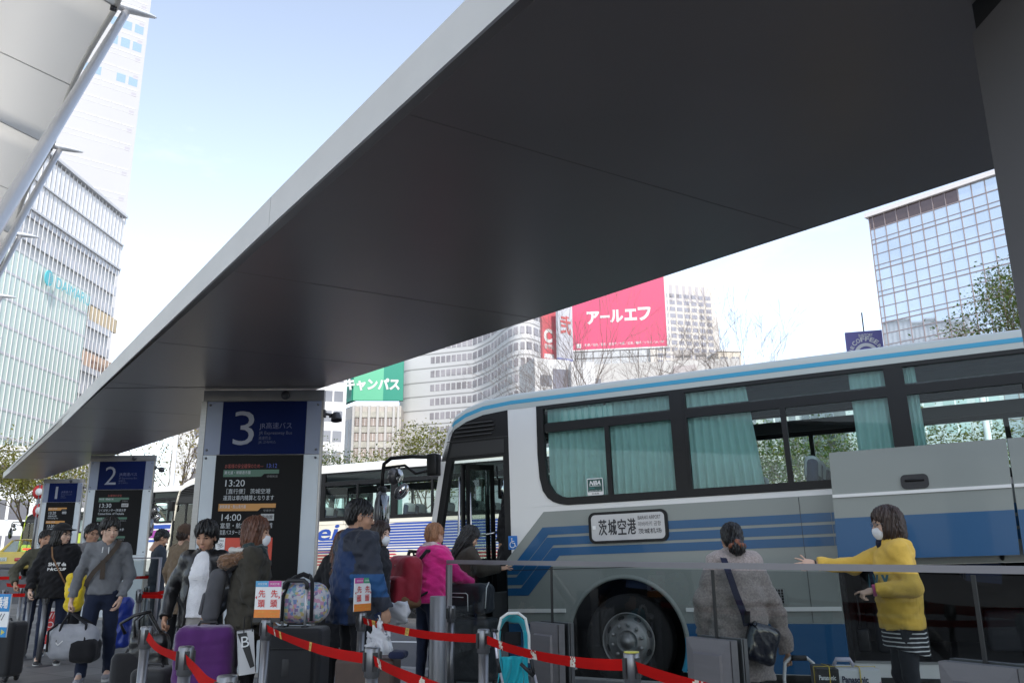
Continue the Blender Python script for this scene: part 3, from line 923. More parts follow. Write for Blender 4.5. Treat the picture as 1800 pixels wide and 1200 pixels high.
for k in range(-3, 7):
    zb = zl1+fl*k+fl*.32; zt = zb+fl*.46
    for u in winpx:
        # find the plan segment under this pixel
        for i in range(len(plan)-1):
            ua, ub = plan_px[i][0], plan_px[i+1][0]
            if ua <= u < ub: break
        f = (u-ua)/(ub-ua); p = plan[i].lerp(plan[i+1], f); d = (plan[i+1]-plan[i]).normalized()
        n = Vector((d.y, -d.x, 0)); n = -n if n.y > 0 else n
        wd = 6.9 if u < 858 else (4.2 if u < 893 else 7.2)
        hw = wd/2*(plan[i+1]-plan[i]).length/(ub-ua)
        tgt = MB() if cnt < 100 else rest
        tgt.obx(p-d*hw-n*.3+Vector((0, 0, zb)), d*2*hw, n*.38, Vector((0, 0, zt-zb)), 0)
        if tgt is not rest: wbuild(tgt, 'window', [pan, mull], cw)
        cnt += 1
wbuild(rest, 'window', [pan, mull], cw)['kind'] = 'stuff'

# --- building with the green roof board
w = Wall(622, 712, 186, dirv=(1, .06, 0))
gb = root_at('green_board_building', 'office building with a green roof billboard, left of the curved white one', 'building', w.p)
aR_ = w.az(705, 720)[0]; zt = w.az(640, 712)[1]
mb = MB(); w.slab(mb, 0, aR_, 0, zt, -30, -.4); wbuild(mb, 'wall', beige, gb)
cols_px = [621, 634, 648.5, 663.5, 678, 692, 700]
ca = [w.az(u, 740)[0] for u in cols_px]
mb = MB()
for a in ca: w.slab(mb, a-.26, a+.26, 0, zt, -.4, .35)
wbuild(mb, 'pier', wh2, gb)
rc = []; fl = 3.45
zrow = w.az(640, 734.5)[1]
for k in range(8):
    for i in range(len(ca)-1):
        rc.append((ca[i]+.3, ca[i+1]-.3, zrow-fl*k-1.75, zrow-fl*k))
windows(gb, w, rc, M('tan tinted window', (.26, .22, .20), .2, var=.45, vs_=.25), mull, off=-.15)
mb = MB()
for k in range(9): w.slab(mb, 0, aR_, zrow-fl*k+.2, zrow-fl*k+fl-1.9, -.4, -.12)
wbuild(mb, 'spandrel', M('speckled spandrel', (.38, .37, .33), .7, var=.25, vs_=.6), gb)
ws = Wall(622, 712, 186, dirv=(-.55, .83, 0))
aS = ws.az(597, 720)[0]
mb = MB(); ws.slab(mb, min(aS, 0)-14, 0, 0, zt, -.02, .05)
wbuild(mb, 'side_wall', wh2, gb)
mb = MB()
for i in range(9):
    a = -1.2-i*1.9
    ws.slab(mb, a-.75, a+.75, 2, zt-3, .05, .1)
wbuild(mb, 'side_window', windark, gb)
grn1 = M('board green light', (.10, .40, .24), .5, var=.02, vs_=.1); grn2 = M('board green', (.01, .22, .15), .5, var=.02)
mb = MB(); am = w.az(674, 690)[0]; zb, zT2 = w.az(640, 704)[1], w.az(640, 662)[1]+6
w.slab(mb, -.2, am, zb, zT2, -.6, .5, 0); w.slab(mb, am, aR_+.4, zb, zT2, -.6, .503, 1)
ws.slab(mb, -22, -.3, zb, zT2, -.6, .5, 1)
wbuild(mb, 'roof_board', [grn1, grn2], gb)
mb = MB(); a0, zz0 = w.az(606, 687); a1 = w.az(703, 687)[0]
mb.text('キャンパス', w.P(a0, zz0, .56), w.e, (0, 0, 1), w.az(690, 665.5)[1]-zz0, a1-a0, 'l', 0, .05)
wbuild(mb, 'lettering', wh_con, gb)
# --- plain white block left of it, between pillar 3 and the green board
w = Wall(575, 760, 150, dirv=(1, .35, 0))
pb = root_at('plain_office_block', 'white office block with strip windows, right beside the third pillar', 'building', w.p)
mb = MB(); w.slab(mb, -26, 3.2, 0, 44, -20, 0); wbuild(mb, 'wall', wh_con, pb)
rc = []
for k in range(11):
    for j in range(6): rc.append((2.6-j*4.3-3.6, 2.6-j*4.3, 3+k*3.7, 5.0+k*3.7))
windows(pb, w, rc, windark, mull)

# --- white block with the pink-red roof billboard
w = Wall(1090, 612, 150, dirv=(1, -.16, 0))
rb_ = root_at('billboard_building', 'low white building under the big red roof billboard', 'building', w.p)
aL, zb = w.az(945, 640); aR = w.az(1300, 640)[0]
zr_ = w.az(1090, 637)[1]
mb = MB(); w.slab(mb, aL+3, aR, 0, zr_, -22, -.6); wbuild(mb, 'wall', wh2, rb_)
rc = []
for k in range(6):
    for j in range(9): rc.append((aL+6+j*3.9, aL+8.6+j*3.9, zr_-9-k*3.7, zr_-7.2-k*3.7))
windows(rb_, w, rc, windark, None, off=-.5)
mb = MB()
for i in range(14):
    a = w.az(1010+i*16, 625)[0]; w.slab(mb, a-.08, a+.08, zr_, w.az(1090, 610)[1], -1.2, -1.0)
w.slab(mb, w.az(1010, 620)[0], w.az(1260, 620)[0], zr_+1.2, zr_+1.4, -1.2, -1.0)
w.slab(mb, w.az(1186, 620)[0], w.az(1215, 620)[0], zr_, zr_+2.2, -4, -1.5); w.slab(mb, w.az(1225, 620)[0], w.az(1243, 620)[0], zr_, zr_+1.6, -4, -1.5)
wbuild(mb, 'roof_frame', M('roof steel', (.35, .33, .32), .6, var=.1), rb_)
mb = MB(); a0, zt0 = w.az(1183, 642); a1, zb0 = w.az(1226, 668); w.slab(mb, a0, a1, zb0, zt0, -.6, -.3); wbuild(mb, 'louvre_panel', M('grey louvre panel', (.36, .33, .33), .6, var=.1), rb_)
red_b = M('billboard pink red', (.52, .055, .13), .5, var=.02, vs_=.1)
bb = root_at('red_billboard', 'big pink red roof billboard with white katakana', 'billboard', w.P(0, 0))
aL, zb = w.az(1008, 619); aR = w.az(1173, 606)[0]; zb = w.az(1090, 612.5)[1]; zT2 = w.az(1170, 500)[1]+2
mb = MB(); w.slab(mb, aL, aR, zb, zT2, -.5, .3, 0); wbuild(mb, 'board', red_b, bb)
mb = MB()
w.slab(mb, aL-.25, aR+.25, zb-.3, zb, -.55, .4); w.slab(mb, aR, aR+.3, zb, zT2, -.55, .4); w.slab(mb, aL-.3, aL, zb, zT2, -.55, .4)
wbuild(mb, 'board_frame', wh_con, bb)
mb = MB()
for s_, u0, u1, v0, v1 in (('ア', 1032, 1054.5, 548, 571), ('ー', 1055, 1072, 555, 559.5), ('ル', 1072.5, 1096, 545, 567.5), ('エ', 1098, 1120, 543.5, 564), ('フ', 1122, 1145, 540, 564)):
    um = (u0+u1)/2
    a0, z0_ = w.az(um, v1); z1_ = w.az(um, v0)[1]; a0 = w.az(u0, v1)[0]; a1 = w.az(u1, v1)[0]
    mb.text(s_, w.P(a0, z0_, .35), w.e, (0, 0, 1), z1_-z0_, a1-a0, 'l', 0, .045)
a0, z0_ = w.az(1028, 609.5); a1 = w.az(1168, 600)[0]
mb.text('札幌／仙台／東京／名古屋／大阪／広島／福岡／ソウル／LA／NY', w.P(a0, w.az(1098, 606.5)[1], .35), w.e, (0, 0, 1), .55, a1-a0, 'l', 0, .01)
a0, z0_ = w.az(1014, 613); s2 = w.az(1022, 613)[0]-a0
w.slab(mb, a0, a0+s2, z0_, z0_+s2, .3, .34)
wbuild(mb, 'lettering', wh_con, bb)
# the two upright signs left of it
w = Wall(990, 600, 146, dirv=(1, .75, 0))
vs1 = root_at('white_billboard', 'white upright billboard with brush strokes beside the red one', 'billboard', w.p)
a0, zb = w.az(981, 628); a1 = w.az(1006, 622)[0]; zt = w.az(1000, 560)[1]+3
mb = MB(); w.slab(mb, a0, a1, zb, zt, -.4, .2, 0); w.slab(mb, a0, a1, zb-.3, zb, -.4, .22, 1); wbuild(mb, 'board', [M('sign white cold', (.42, .43, .47), .5, var=.03), M('sign blue edge', (.2, .22, .4), .5, var=0)], vs1)
mb = MB(); q0, qz = w.az(984, 587); q1 = w.az(1002, 580)[0]
mb.text('弐', w.P(q0, qz, .25), w.e, (0, 0, 1), 3.6, q1-q0, 'l', 0, .03)
rg = random.Random(2)
for i in range(5):
    pts = []; r_ = rg.uniform(.6, 1.1); ca_, cz = rg.uniform(a0+1, a1-1), rg.uniform(zb+1.2, qz-1.5)
    for t in range(14): pts.append(w.P(ca_+math.cos(t*.42+i)*r_*.7, cz+math.sin(t*.42+i)*r_, .22))
    mb.path(pts, .05, 4, 1)
wbuild(mb, 'strokes', [M('sign maroon', (.42, .10, .10), .5, var=0), M('pale ink', (.50, .50, .53), .6, var=0)], vs1)
w = Wall(965, 600, 148, dirv=(1, .5, 0))
vs2 = root_at('letter_sign', 'red upright sign with a big white C', 'billboard', w.p)
a0, zb = w.az(952.5, 638); a1 = w.az(978.5, 633)[0]; zt = w.az(965, 570)[1]+3
mb = MB(); w.slab(mb, a0, a1, zb, zt, -.4, .2, 0); wbuild(mb, 'board', M('sign faded red', (.46, .09, .11), .5, var=.04, vs_=.3), vs2)
mb = MB(); q0, qz = w.az(955, 602); q1 = w.az(970, 600)[0]
mb.text('C', w.P(q0, qz, .25), w.e, (0, 0, 1), w.az(960, 578)[1]-qz, q1-q0, 'l', 0, .05)
q0, qz = w.az(956, 613); q1 = w.az(973, 611)[0]; mb.text('音学院', w.P(q0, qz, .25), w.e, (0, 0, 1), 1.0, q1-q0, 'l', 0, .02)
q0, qz = w.az(956, 629); q1 = w.az(973, 626)[0]; w.slab(mb, q0, q1, qz, qz+.8, .2, .26)
wbuild(mb, 'lettering', wh_con, vs2)
# grey block below the signs
w = Wall(985, 660, 144, dirv=(1, .35, 0))
sb = root_at('narrow_grey_block', 'narrow grey block with a dark window sign, below the red C sign', 'building', w.p)
a0 = w.az(940, 660)[0]; a1 = w.az(1003, 660)[0]; zt = w.az(985, 632)[1]
mb = MB(); w.slab(mb, a0, a1, 0, zt, -8, 0); wbuild(mb, 'wall', wh_con, sb)
mb = MB(); q0, qz = w.az(972, 682); q1, qt = w.az(998, 650); w.slab(mb, q0, q1, qz-1.5, qt, 0, .15); wbuild(mb, 'sign_board', M('slate board', (.16, .16, .20), .4, var=.2, vs_=.5), sb)
rc = [(a0+1+i*3.2, a0+3.2+i*3.2, zt-5-k*3.7, zt-3-k*3.7) for i in range(4) for k in range(4)]
windows(sb, w, rc, windark, None)
w = Wall(1030, 660, 143, dirv=(1, .1, 0))
sb2 = root_at('pale_stair_block', 'pale blank block with a stair strip, behind the bare trees', 'building', w.p)
a0 = w.az(1004, 660)[0]; a1 = w.az(1046, 660)[0]
mb = MB(); w.slab(mb, a0, a1, 0, w.az(1030, 636)[1], -6, 0); wbuild(mb, 'wall', M('grey render', (.55, .55, .56), .7, var=.05), sb2)
mb = MB(); q0 = w.az(1066, 670)[0]
for k in range(30): w.slab(mb, q0+.3*(k % 2), q0+1.6, 3+k*.8, 3.3+k*.8, -.6, -.1)
w.slab(mb, q0-.1, q0, 0, 28, -.6, -.1)
wbuild(mb, 'stair', wh2, sb2)

# --- gridded office tower far behind
w = Wall(1200, 560, 330, dirv=(1, .28, 0))
gt = root_at('gridded_office_tower', 'beige office tower with a regular grid of windows, behind the red billboard', 'building', w.p)
aR = w.az(1255, 560)[0]; aL = w.az(1140, 560)[0]; zt = w.az(1252, 502)[1]
mb = MB(); w.slab(mb, aL, aR, 0, zt, -30, 0); wbuild(mb, 'wall', M('pale beige precast', (.48, .45, .42), .7, var=.03, vs_=.03), gt)
ca = [w.az(1177.5+12.7*i, 545)[0] for i in range(7)]; hw = abs(w.az(1187, 545)[0]-w.az(1177.5, 545)[0])
zz0_, dz = w.az(1180, 516)[1], w.az(1180, 509.5)[1]-w.az(1180, 521)[1]
rc = [(a, a+hw, zz0_-dz*(k+.62), zz0_-dz*k) for k in range(22) for a in [ca[0]-(ca[1]-ca[0])*j for j in (2, 1)]+ca[:6]]
rc = rc[:300]
windows(gt, w, rc, M('grey recessed window', (.25, .25, .29), .3, var=.1), None, off=.05, cap=99)
rc = [(aL+1+i*3.0, aL+2.4+i*3.0, zt-8.5, zt-1.2) for i in range(int((aR-aL)/3.0))]
windows(gt, w, rc, M('louvre grey', (.36, .34, .36), .6, var=0), None, off=.05, name='roof_louvre')
mb = MB(); w.slab(mb, aR, aR+3, 0, zt-13, -30, -2); wbuild(mb, 'side_core', M('core grey', (.5, .48, .47), .7, var=.03), gt)

# --- low pale buildings along the street behind the coach
def block(name, label, px0, px1, vtop, Y, dirv, mat, floors=5, wincol=windark, vb=.3):
    w = Wall((px0+px1)/2, vtop, Y, dirv=dirv)
    r = root_at(name, label, 'building', w.p)
    a0 = w.az(px0, vtop)[0]; a1 = w.az(px1, vtop)[0]; zt = w.az((px0+px1)/2, vtop)[1]
    mb = MB(); w.slab(mb, a0, a1, 0, zt, -18, 0); wbuild(mb, 'wall', mat, r)
    mb = MB(); w.slab(mb, a0-.2, a1+.2, zt, zt+.5, -18, .25); wbuild(mb, 'parapet', wh_con, r)
    n = max(2, int((a1-a0)/3.4)); st_ = (a1-a0)/n
    rc = [(a0+st_*i+.5, a0+st_*(i+1)-.5, zt-3.4-k*3.6, zt-1.4-k*3.6) for k in range(floors) for i in range(n) if zt-3.4-k*3.6 > 1]
    windows(r, w, rc, wincol, mull)
    return r
block('cream_block', 'cream block with an arched cornice, right of the gridded tower', 1262, 1302, 618, 210, (1, .1, 0), M('cream stone', (.50, .45, .38), .7, var=.05), 6)
block('flat_roofed_block', 'long white flat roofed block showing above the coach roof', 1355, 1560, 640, 140, (1, -.30, 0), wh_con, 7)
block('white_shop_block', 'white block with window bands behind the coach windows', 1180, 1380, 672, 120, (1, -.05, 0), wh2, 6)
block('grey_glazed_block', 'grey glazed block low behind the coach, below the purple sign', 1480, 1760, 668, 105, (1, -.3, 0), M('grey panel', (.42, .45, .46), .4, var=.06), 5, M('grey green glass', (.34, .42, .42), .15, var=.15, vs_=.2))
block('pale_left_block', 'pale block beyond the first pillar at the far left', -120, 75, 790, 85, (1, .5, 0), M('pale grey panel', (.60, .62, .62), .5, var=.04), 4)
# purple roof sign
w = Wall(1520, 600, 138, dirv=(1, -.3, 0))
su = root_at('coffee_sign', 'purple roof sign with white coffee lettering in an arc', 'sign', w.p)
a0, zb = w.az(1491, 640); a1 = w.az(1556, 632)[0]; zt = w.az(1523, 582)[1]
mb = MB(); w.slab(mb, a0, a1, zb, zt, -.5, .2); wbuild(mb, 'board', M('sign purple', (.11, .10, .28), .5, var=.02), su)
mb = MB()
q0, qz = w.az(1509, 593); q1 = w.az(1534, 590)[0]
mb.text('SUNTORY', w.P(q0, qz, .26), w.e, (0, 0, 1), w.az(1520, 587)[1]-w.az(1520, 592)[1], q1-q0, 'l', 0, .02)
cc = w.az(1523, 622); rad = w.az(1523, 600)[1]-cc[1]
def arc(word, a_0, a_1, hh):
    for i, ch in enumerate(word):
        th = R(a_0+(a_1-a_0)*i/(len(word)-1))
        c_, s_ = math.cos(th), math.sin(th)
        ux = w.e*s_+Vector((0, 0, -c_)); uy = w.e*c_+Vector((0, 0, s_))
        o = w.P(cc[0], cc[1], .26)+uy*rad-ux*hh*.45
        mb.text(ch, o, ux, uy, hh, hh*.85, 'l', 0, .03)
arc('COFFEE', 132, 48, rad*.36); arc('THE', 182, 150, rad*.26); arc('BOSS', 30, -8, rad*.26)
def ring(r0, r1, o_):
    k = 40
    V = [w.P(cc[0]+math.cos(2*math.pi*i/k)*r, cc[1]+math.sin(2*math.pi*i/k)*r, o_) for r in (r0, r1) for i in range(k)]
    mb.add(V, [(i, (i+1) % k, k+(i+1) % k, k+i) for i in range(k)])
ring(rad*.60, rad*.86, .25)
wbuild(mb, 'lettering', wh_con, su)
mb = MB(); w.slab(mb, a0+3, a0+3.2, zt, zt+3.4, -.2, 0); w.slab(mb, a0+1, a0+1.3, 0, zb, -.6, -.3); w.slab(mb, a1-1.3, a1-1, 0, zb, -.6, -.3); wbuild(mb, 'mast', lampblk, su)

# --- station tower behind the camera: it keeps the bays in shade
st = thing('station_tower', 'tall pale station tower that shades the bus bays', 'building', (27, -92, 0))
mb = MB(); mb.bx(-13, 13, -12, 12, 0, 86); mb.build('wall', wh_con, st)
mb = MB()
for k in range(21): mb.bx(-12.5, 12.5, 12.0, 12.06, 2.4+k*3.9, 4.6+k*3.9)
mb.build('window_band', windark, st)

# ------------------------------------------------------------------ stretched membrane roof over the station front, upper left
memb_m = M('white membrane', (.78, .76, .72), .7, var=.02, vs_=.3)
nt = memb_m.node_tree
_b = nt.nodes['Principled BSDF']; _t = nt.nodes.new('ShaderNodeBsdfTranslucent'); _t.inputs['Color'].default_value = (.78, .76, .72, 1)
_mx = nt.nodes.new('ShaderNodeMixShader'); _mx.inputs['Fac'].default_value = .75
nt.links.new(_b.outputs[0], _mx.inputs[1]); nt.links.new(_t.outputs[0], _mx.inputs[2]); nt.links.new(_mx.outputs[0], nt.nodes['Material Output'].inputs['Surface'])
tube_m = M('roof strut steel', (.52, .515, .52), .32, metal=.6, var=.03)
wing_m = M('roof wing aluminium', (.68, .69, .72), .35, metal=.35, var=.03)
zE = 11.0
A1, A2, A3, A4 = atz(205, 12, zE), atz(92, 258, zE+.15), atz(25, 412, zE+.3), atz(-6, 520, zE+.45)
ed = (A2-A1); ed.z = 0; ed.normalize()
inw = Vector((-ed.y, ed.x, 0))
if inw.x > 0: inw = -inw
att = [A1-(A2-A1)*2, A1-(A2-A1), A1, A2, A3, A4, A4+(A4-A3), A4+(A4-A3)*2, A4+(A4-A3)*3]
mr_ = thing('membrane_roof', 'white stretched membrane roof on slanting steel struts, upper left', 'roof', (A1.x, A1.y, 0))
def L_(p): return Vector(p)-Vector((A1.x, A1.y, 0))
mb = MB(); seams = MB()
rows_ = []
nu, nv = 8, 12
for i in range(len(att)-1):
    a, b = att[i], att[i+1]
    def fn(u, v, a=a, b=b):
        e = a.lerp(b, u)
        sag = math.sin(math.pi*u)
        d = v*15
        p = e+inw*(d+sag*.14*(1-v)**2)
        p.z += .30*d-.010*d*d-.35*sag*math.sin(math.pi*min(1, v*1.1))
        return L_(p)
    mb.grid(fn, nu, nv)
    for uu in (0, .5):
        seams.path([fn(uu, v/12)+Vector((0, 0, -.02)) for v in range(13)], .013, 5)
    for vv in (.30, .62): seams.path([fn(u/8, vv)+Vector((0, 0, -.02)) for u in range(9)], .012, 5)
o = mb.build('membrane', memb_m, mr_, solid=.02)
seams.build('seam', M('membrane seam', (.60, .585, .56), .7, var=0), mr_)
# border cable sleeve
mb = MB()
for i in range(len(att)-1):
    a, b = att[i], att[i+1]
    mb.path([L_(a.lerp(b, u/8)+inw*(math.sin(math.pi*u/8)*.14)+Vector((0, 0, 0))) for u in range(9)], .05, 6)
mb.build('edge_cable', M('edge sleeve', (.62, .60, .57), .6, var=0), mr_)
# struts: one slanting tube per attachment point, all parallel
best = None
for Y1 in np.arange(8, 30, .5):
    for Y2 in np.arange(10, 40, .5):
        d1 = (at(0, 320, Y1)-A1).normalized(); d2 = (at(0, 473, Y2)-A2).normalized()
        if d1.z > -.3: continue
        q = d1.dot(d2)
        if best is None or q > best[0]: best = (q, d1, Y1, Y2)
sdv = best[1]
for i, p in enumerate((A1, A2, A3, A4, att[6])):
    mb = MB(); q = p-inw*.16+Vector((0, 0, -.06))
    ln = (q.z-0)/-sdv.z
    mb.path([L_(q), L_(q+sdv*ln)], [.068, .085], 16)
    mb.build('strut', tube_m, mr_)
    # aerofoil shaped end piece
    mb = MB()
    ou = -inw
    prof = [(-.06, .07), (.06, .11), (.25, .115), (.50, .085), (.66, .04), (.70, .0)]
    k = 12; V = []
    for (d, h) in prof:
        for j in range(k):
            t = 2*math.pi*j/k
            V.append(L_(p+ou*d+ed*(math.cos(t)*h*.9)+Vector((0, 0, .03+math.sin(t)*h*.62+.04*d))))
    mb.add(V, [(r_*k+j, r_*k+(j+1) % k, (r_+1)*k+(j+1) % k, (r_+1)*k+j) for r_ in range(len(prof)-1) for j in range(k)], 0, True)
    mb.add(V[:k], [tuple(range(k))])
    mb.tube(L_(p+ou*-.10+Vector((0, 0, -.06))), L_(p+ou*.0+Vector((0, 0, -.06))), .05, mi=1)
    mb.build('strut_wing', [wing_m, lampblk], mr_)

# ------------------------------------------------------------------ trees
bark = M('bark', (.10, .075, .055), .9, var=.25, vs_=8, bump=.6, bs=40)
barkp = M('grey bark', (.16, .13, .115), .9, var=.25, vs_=8)
def leafmat(name, c):
    m = M(name, c, .55, var=.35, vs_=1.6)
    nt = m.node_tree; N = nt.nodes; L = nt.links; b = N['Principled BSDF']
    t = N.new('ShaderNodeBsdfTranslucent'); t.inputs['Color'].default_value = (c[0]*1.8, c[1]*1.7, c[2]*1.0, 1)
    mx = N.new('ShaderNodeMixShader'); mx.inputs['Fac'].default_value = .35
    L.new(b.outputs[0], mx.inputs[1]); L.new(t.outputs[0], mx.inputs[2]); L.new(mx.outputs[0], N['Material Output'].inputs['Surface'])
    return m
lf_g = leafmat('leaf green', (.06, .10, .025)); lf_y = leafmat('leaf yellow green', (.15, .155, .03)); lf_o = leafmat('leaf pale autumn', (.22, .18, .07)); lf_d = leafmat('leaf dark green', (.035, .065, .02))
def branches(rg, p, d, ln, r, depth, out, tips, spread=.55, up=.15, kids=(2, 3)):
    n = 4; pts = [p]; rr = [r]
    for i in range(n):
        d = (d+Vector((rg.gauss(0, .12), rg.gauss(0, .12), rg.gauss(0, .08)+up*.25))).normalized()
        p = p+d*(ln/n); pts.append(p); rr.append(r*(1-.45*(i+1)/n))
        if depth > 0 and i in (1, 2) and rg.random() < .75:
            side = Vector((rg.gauss(0, 1), rg.gauss(0, 1), rg.gauss(0, .35))).normalized()
            branches(rg, p, (d+side*spread*1.15).normalized(), ln*.62, rr[-1]*.6, depth-1, out, tips, spread, up, kids)
    out.append((pts, rr))
    if depth > 0:
        for k in range(rg.randint(*kids)):
            side = Vector((rg.gauss(0, 1), rg.gauss(0, 1), rg.gauss(0, .4))).normalized()
            branches(rg, p, (d+side*spread).normalized(), ln*.74, rr[-1]*.8, depth-1, out, tips, spread, up, kids)
    if depth <= 1: tips.append((pts[-1], d)); tips.append((pts[2], d))
def tree(name, label, base, h, seed, leaf=None, nleaf=3000, lsize=.10, crown_w=.32, depth=4, trunk=.3, group=None, bk=bark, spread=.55, cl=.5, lean=(0, 0), up=.15, rad=None):
    rg = random.Random(seed)
    t = thing(name, label, 'tree', base, 0, group)
    out = []; tips = []
    r0 = rad or h*.016
    th = h*trunk
    tr = MB()
    tp = Vector((lean[0]*th, lean[1]*th, th))
    tr.path([(0, 0, -.1), (tp.x*.3, tp.y*.3, th*.4), tp], [r0*1.25, r0, r0*.85], 8)
    for k in range(rg.randint(4, 5)):
        a = 2*math.pi*k/4.5+rg.random()
        d = Vector((math.cos(a)*spread, math.sin(a)*spread, 1)).normalized()
        branches(rg, tp-Vector((0, 0, th*.12*rg.random())), d, h*(1-trunk)*.40, r0*.55, depth-1, out, tips, spread, up)
    for pts, rr in out: tr.path(pts, [max(.004, q) for q in rr], 5 if rr[0] > .02 else 4, caps=False)
    tr.build('trunk', bk, t)
    if leaf:
        mats = leaf if isinstance(leaf, list) else [leaf]
        c = MB()
        for i in range(nleaf):
            p, d = tips[rg.randrange(len(tips))]
            q = p+Vector((rg.gauss(0, cl), rg.gauss(0, cl), rg.gauss(0, cl*.7)))
            s_ = lsize*rg.uniform(.6, 1.3)
            e = Euler((rg.uniform(-.9, .9), rg.uniform(-.9, .9), rg.uniform(0, 6.28))).to_matrix()
            V = [q+e @ Vector(v) for v in ((-s_, 0, 0), (0, -s_*.5, s_*.1), (s_, 0, 0), (0, s_*.5, s_*.1))]
            c.add(V, [(0, 1, 2, 3)], (0 if rg.random() < .68 else rg.randrange(len(mats))))
        c.build('crown', mats, t)
    return t
def gp_(u, Y, v=900):
    p = at(u, v, Y); return (p.x, p.y, gz(p.y))
tree('street_tree', 'yellow green street tree at the far left behind the taxi', gp_(52, 52), 7.6, 1, [lf_y, lf_o], 6500, .11, trunk=.28, cl=.6, depth=4)
tree('street_tree', 'thin bare tree with a few tan leaves, between the second and third pillars', gp_(302, 44), 8.5, 12, [lf_o, lf_y], 1500, .10, trunk=.25, cl=.9, depth=4)
tree('street_tree', 'leafy tree in front of the green board building', gp_(592, 60), 9.0, 3, [lf_g, lf_y, lf_o], 3000, .11, trunk=.3, cl=.45, depth=4)
tree('street_tree', 'yellow tinged tree against the curved white building', gp_(748, 46), 7.6, 8, [lf_y, lf_g], 4600, .095, trunk=.3, cl=.36, depth=4)
tree('bare_tree', 'bare tree with fanned twigs left of the red billboard', gp_(985, 48), 12.3, 5, None, trunk=.38, depth=5, bk=barkp, spread=.5, rad=.12)
tree('bare_tree', 'bare tree with fanned twigs in front of the red billboard', gp_(1062, 46), 14.6, 6, None, trunk=.40, depth=5, bk=barkp, spread=.42, rad=.13)
tree('bare_tree', 'bare tree in front of the gridded tower', gp_(1224, 46), 13.4, 9, None, trunk=.42, depth=4, bk=barkp, spread=.5, rad=.11)
tree('bare_tree', 'bare tree against the open sky right of the gridded tower', gp_(1318, 44), 14.2, 10, None, trunk=.42, depth=5, bk=barkp, spread=.45, rad=.11)
tree('street_tree', 'tall green tree in front of the glass office block', gp_(1868, 27), 9.8, 13, [lf_g, lf_g, lf_y], 9000, .062, trunk=.45, cl=.26, depth=5, spread=.36)
tree('street_tree', 'green tree seen through the second coach window', gp_(1400, 30), 5.6, 15, [lf_g, lf_y], 4200, .07, trunk=.2, cl=.42, depth=4)
tree('street_tree', 'green tree seen through the coach window beside the curtain', gp_(1465, 33), 5.8, 16, [lf_g, lf_y], 3600, .07, trunk=.2, cl=.42, depth=4)
tree('street_tree', 'yellowing tree seen through the rear coach window', gp_(1715, 30), 5.6, 17, [lf_y, lf_g], 6000, .07, trunk=.25, cl=.42, depth=4)
# clipped hedge on the median
hd = MB(); rg = random.Random(31)
for i in range(6000):
    x = rg.uniform(9, 30); y = 27.2+rg.uniform(-.6, .6)-x*.3; z = gz(y)+rg.uniform(.1, 1.9)
    s_ = rg.uniform(.08, .16); e = Euler((rg.uniform(-1, 1), rg.uniform(-1, 1), rg.uniform(0, 6.28))).to_matrix()
    hd.add([Vector((x, y, z))+e @ Vector(v) for v in ((-s_, 0, 0), (0, -s_*.5, 0), (s_, 0, 0), (0, s_*.5, 0))], [(0, 1, 2, 3)], rg.random() < .3)
o = hd.build('hedge', [lf_d, lf_g])
tag(o, 'clipped green hedge along the street median behind the coaches', 'hedge')
# street lamp pole between the pillars
def lamp_pole(label, u, Y, h, arm):
    b = gp_(u, Y)
    t = thing('street_lamp', label, 'street lamp', b, 0, 'street lamps behind the bays')
    mb = MB(); mb.path([(0, 0, 0), (0, 0, h*.5), (0, 0, h)], [.11, .10, .08], 12); mb.build('pole', M('painted pole', (.62, .62, .62), .5, var=.05), t)
    mb = MB(); mb.path([(0, 0, h), (arm*.4, 0, h+.25), (arm, 0, h+.32)], [.06, .05, .04], 8); mb.build('arm', MATS['painted pole'], t)
    mb = MB(); mb.ell((arm+.3, 0, h+.33), (.42, .16, .09)); mb.build('lamp_head', wing_m, t)
    return t
lamp_pole('pale lamp pole between the second and third pillars', 297, 36, 9.5, 1.2)
lamp_pole('pale lamp pole seen through the rear coach window', 1757, 24, 7.0, -1.6)
# ================================================================== COACHES
rubber = M('black rubber', (.018, .018, .02), .55, var=.1)
blackp = M('gloss black frame', (.009, .009, .010), .38, var=.05, spec=.22)
inner_d = M('coach interior dark', (.03, .032, .035), .7, var=.1)
inner_l = M('coach interior grey', (.30, .31, .32), .7, var=.06)
tyre_m = M('tyre', (.010, .010, .011), .9, var=.15, bump=.3, bs=30)
rim_m = M('wheel steel', (.26, .26, .26), .45, metal=.5, var=.12, vs_=6)
coachgl = glass_mat('coach window glass', (.86, .97, .95), 0.0, .38, .98)
clearg = glass_mat('clear door glass', (.80, .88, .86), 0.0, .9, .85)
curt_m = M('teal curtain cloth', (.55, .80, .77), .85, var=.06, vs_=3, sheen=.3)
nt = curt_m.node_tree
_b = nt.nodes['Principled BSDF']; _t = nt.nodes.new('ShaderNodeBsdfTranslucent'); _t.inputs['Color'].default_value = (.42, .68, .65, 1)
_mx = nt.nodes.new('ShaderNodeMixShader'); _mx.inputs['Fac'].default_value = .5
nt.links.new(_b.outputs[0], _mx.inputs[1]); nt.links.new(_t.outputs[0], _mx.inputs[2]); nt.links.new(_mx.outputs[0], nt.nodes['Material Output'].inputs['Surface'])
seat_m = M('navy seat cloth', (.02, .03, .07), .9, var=.15, vs_=12)
cover_m = M('grey head cover', (.36, .40, .43), .9, var=.05)
chrome = M('chrome', (.6, .6, .6), .12, metal=1.0, var=0)
def coach_paint(name, c): return M(name, c, .30, var=.03, vs_=.8, coat=.10, spec=.3)
cw_w = coach_paint('coach white paint', (.68, .68, .665))
cw_g = coach_paint('coach sage grey paint', (.225, .246, .232))
cw_b = coach_paint('coach blue paint', (.010, .078, .19))
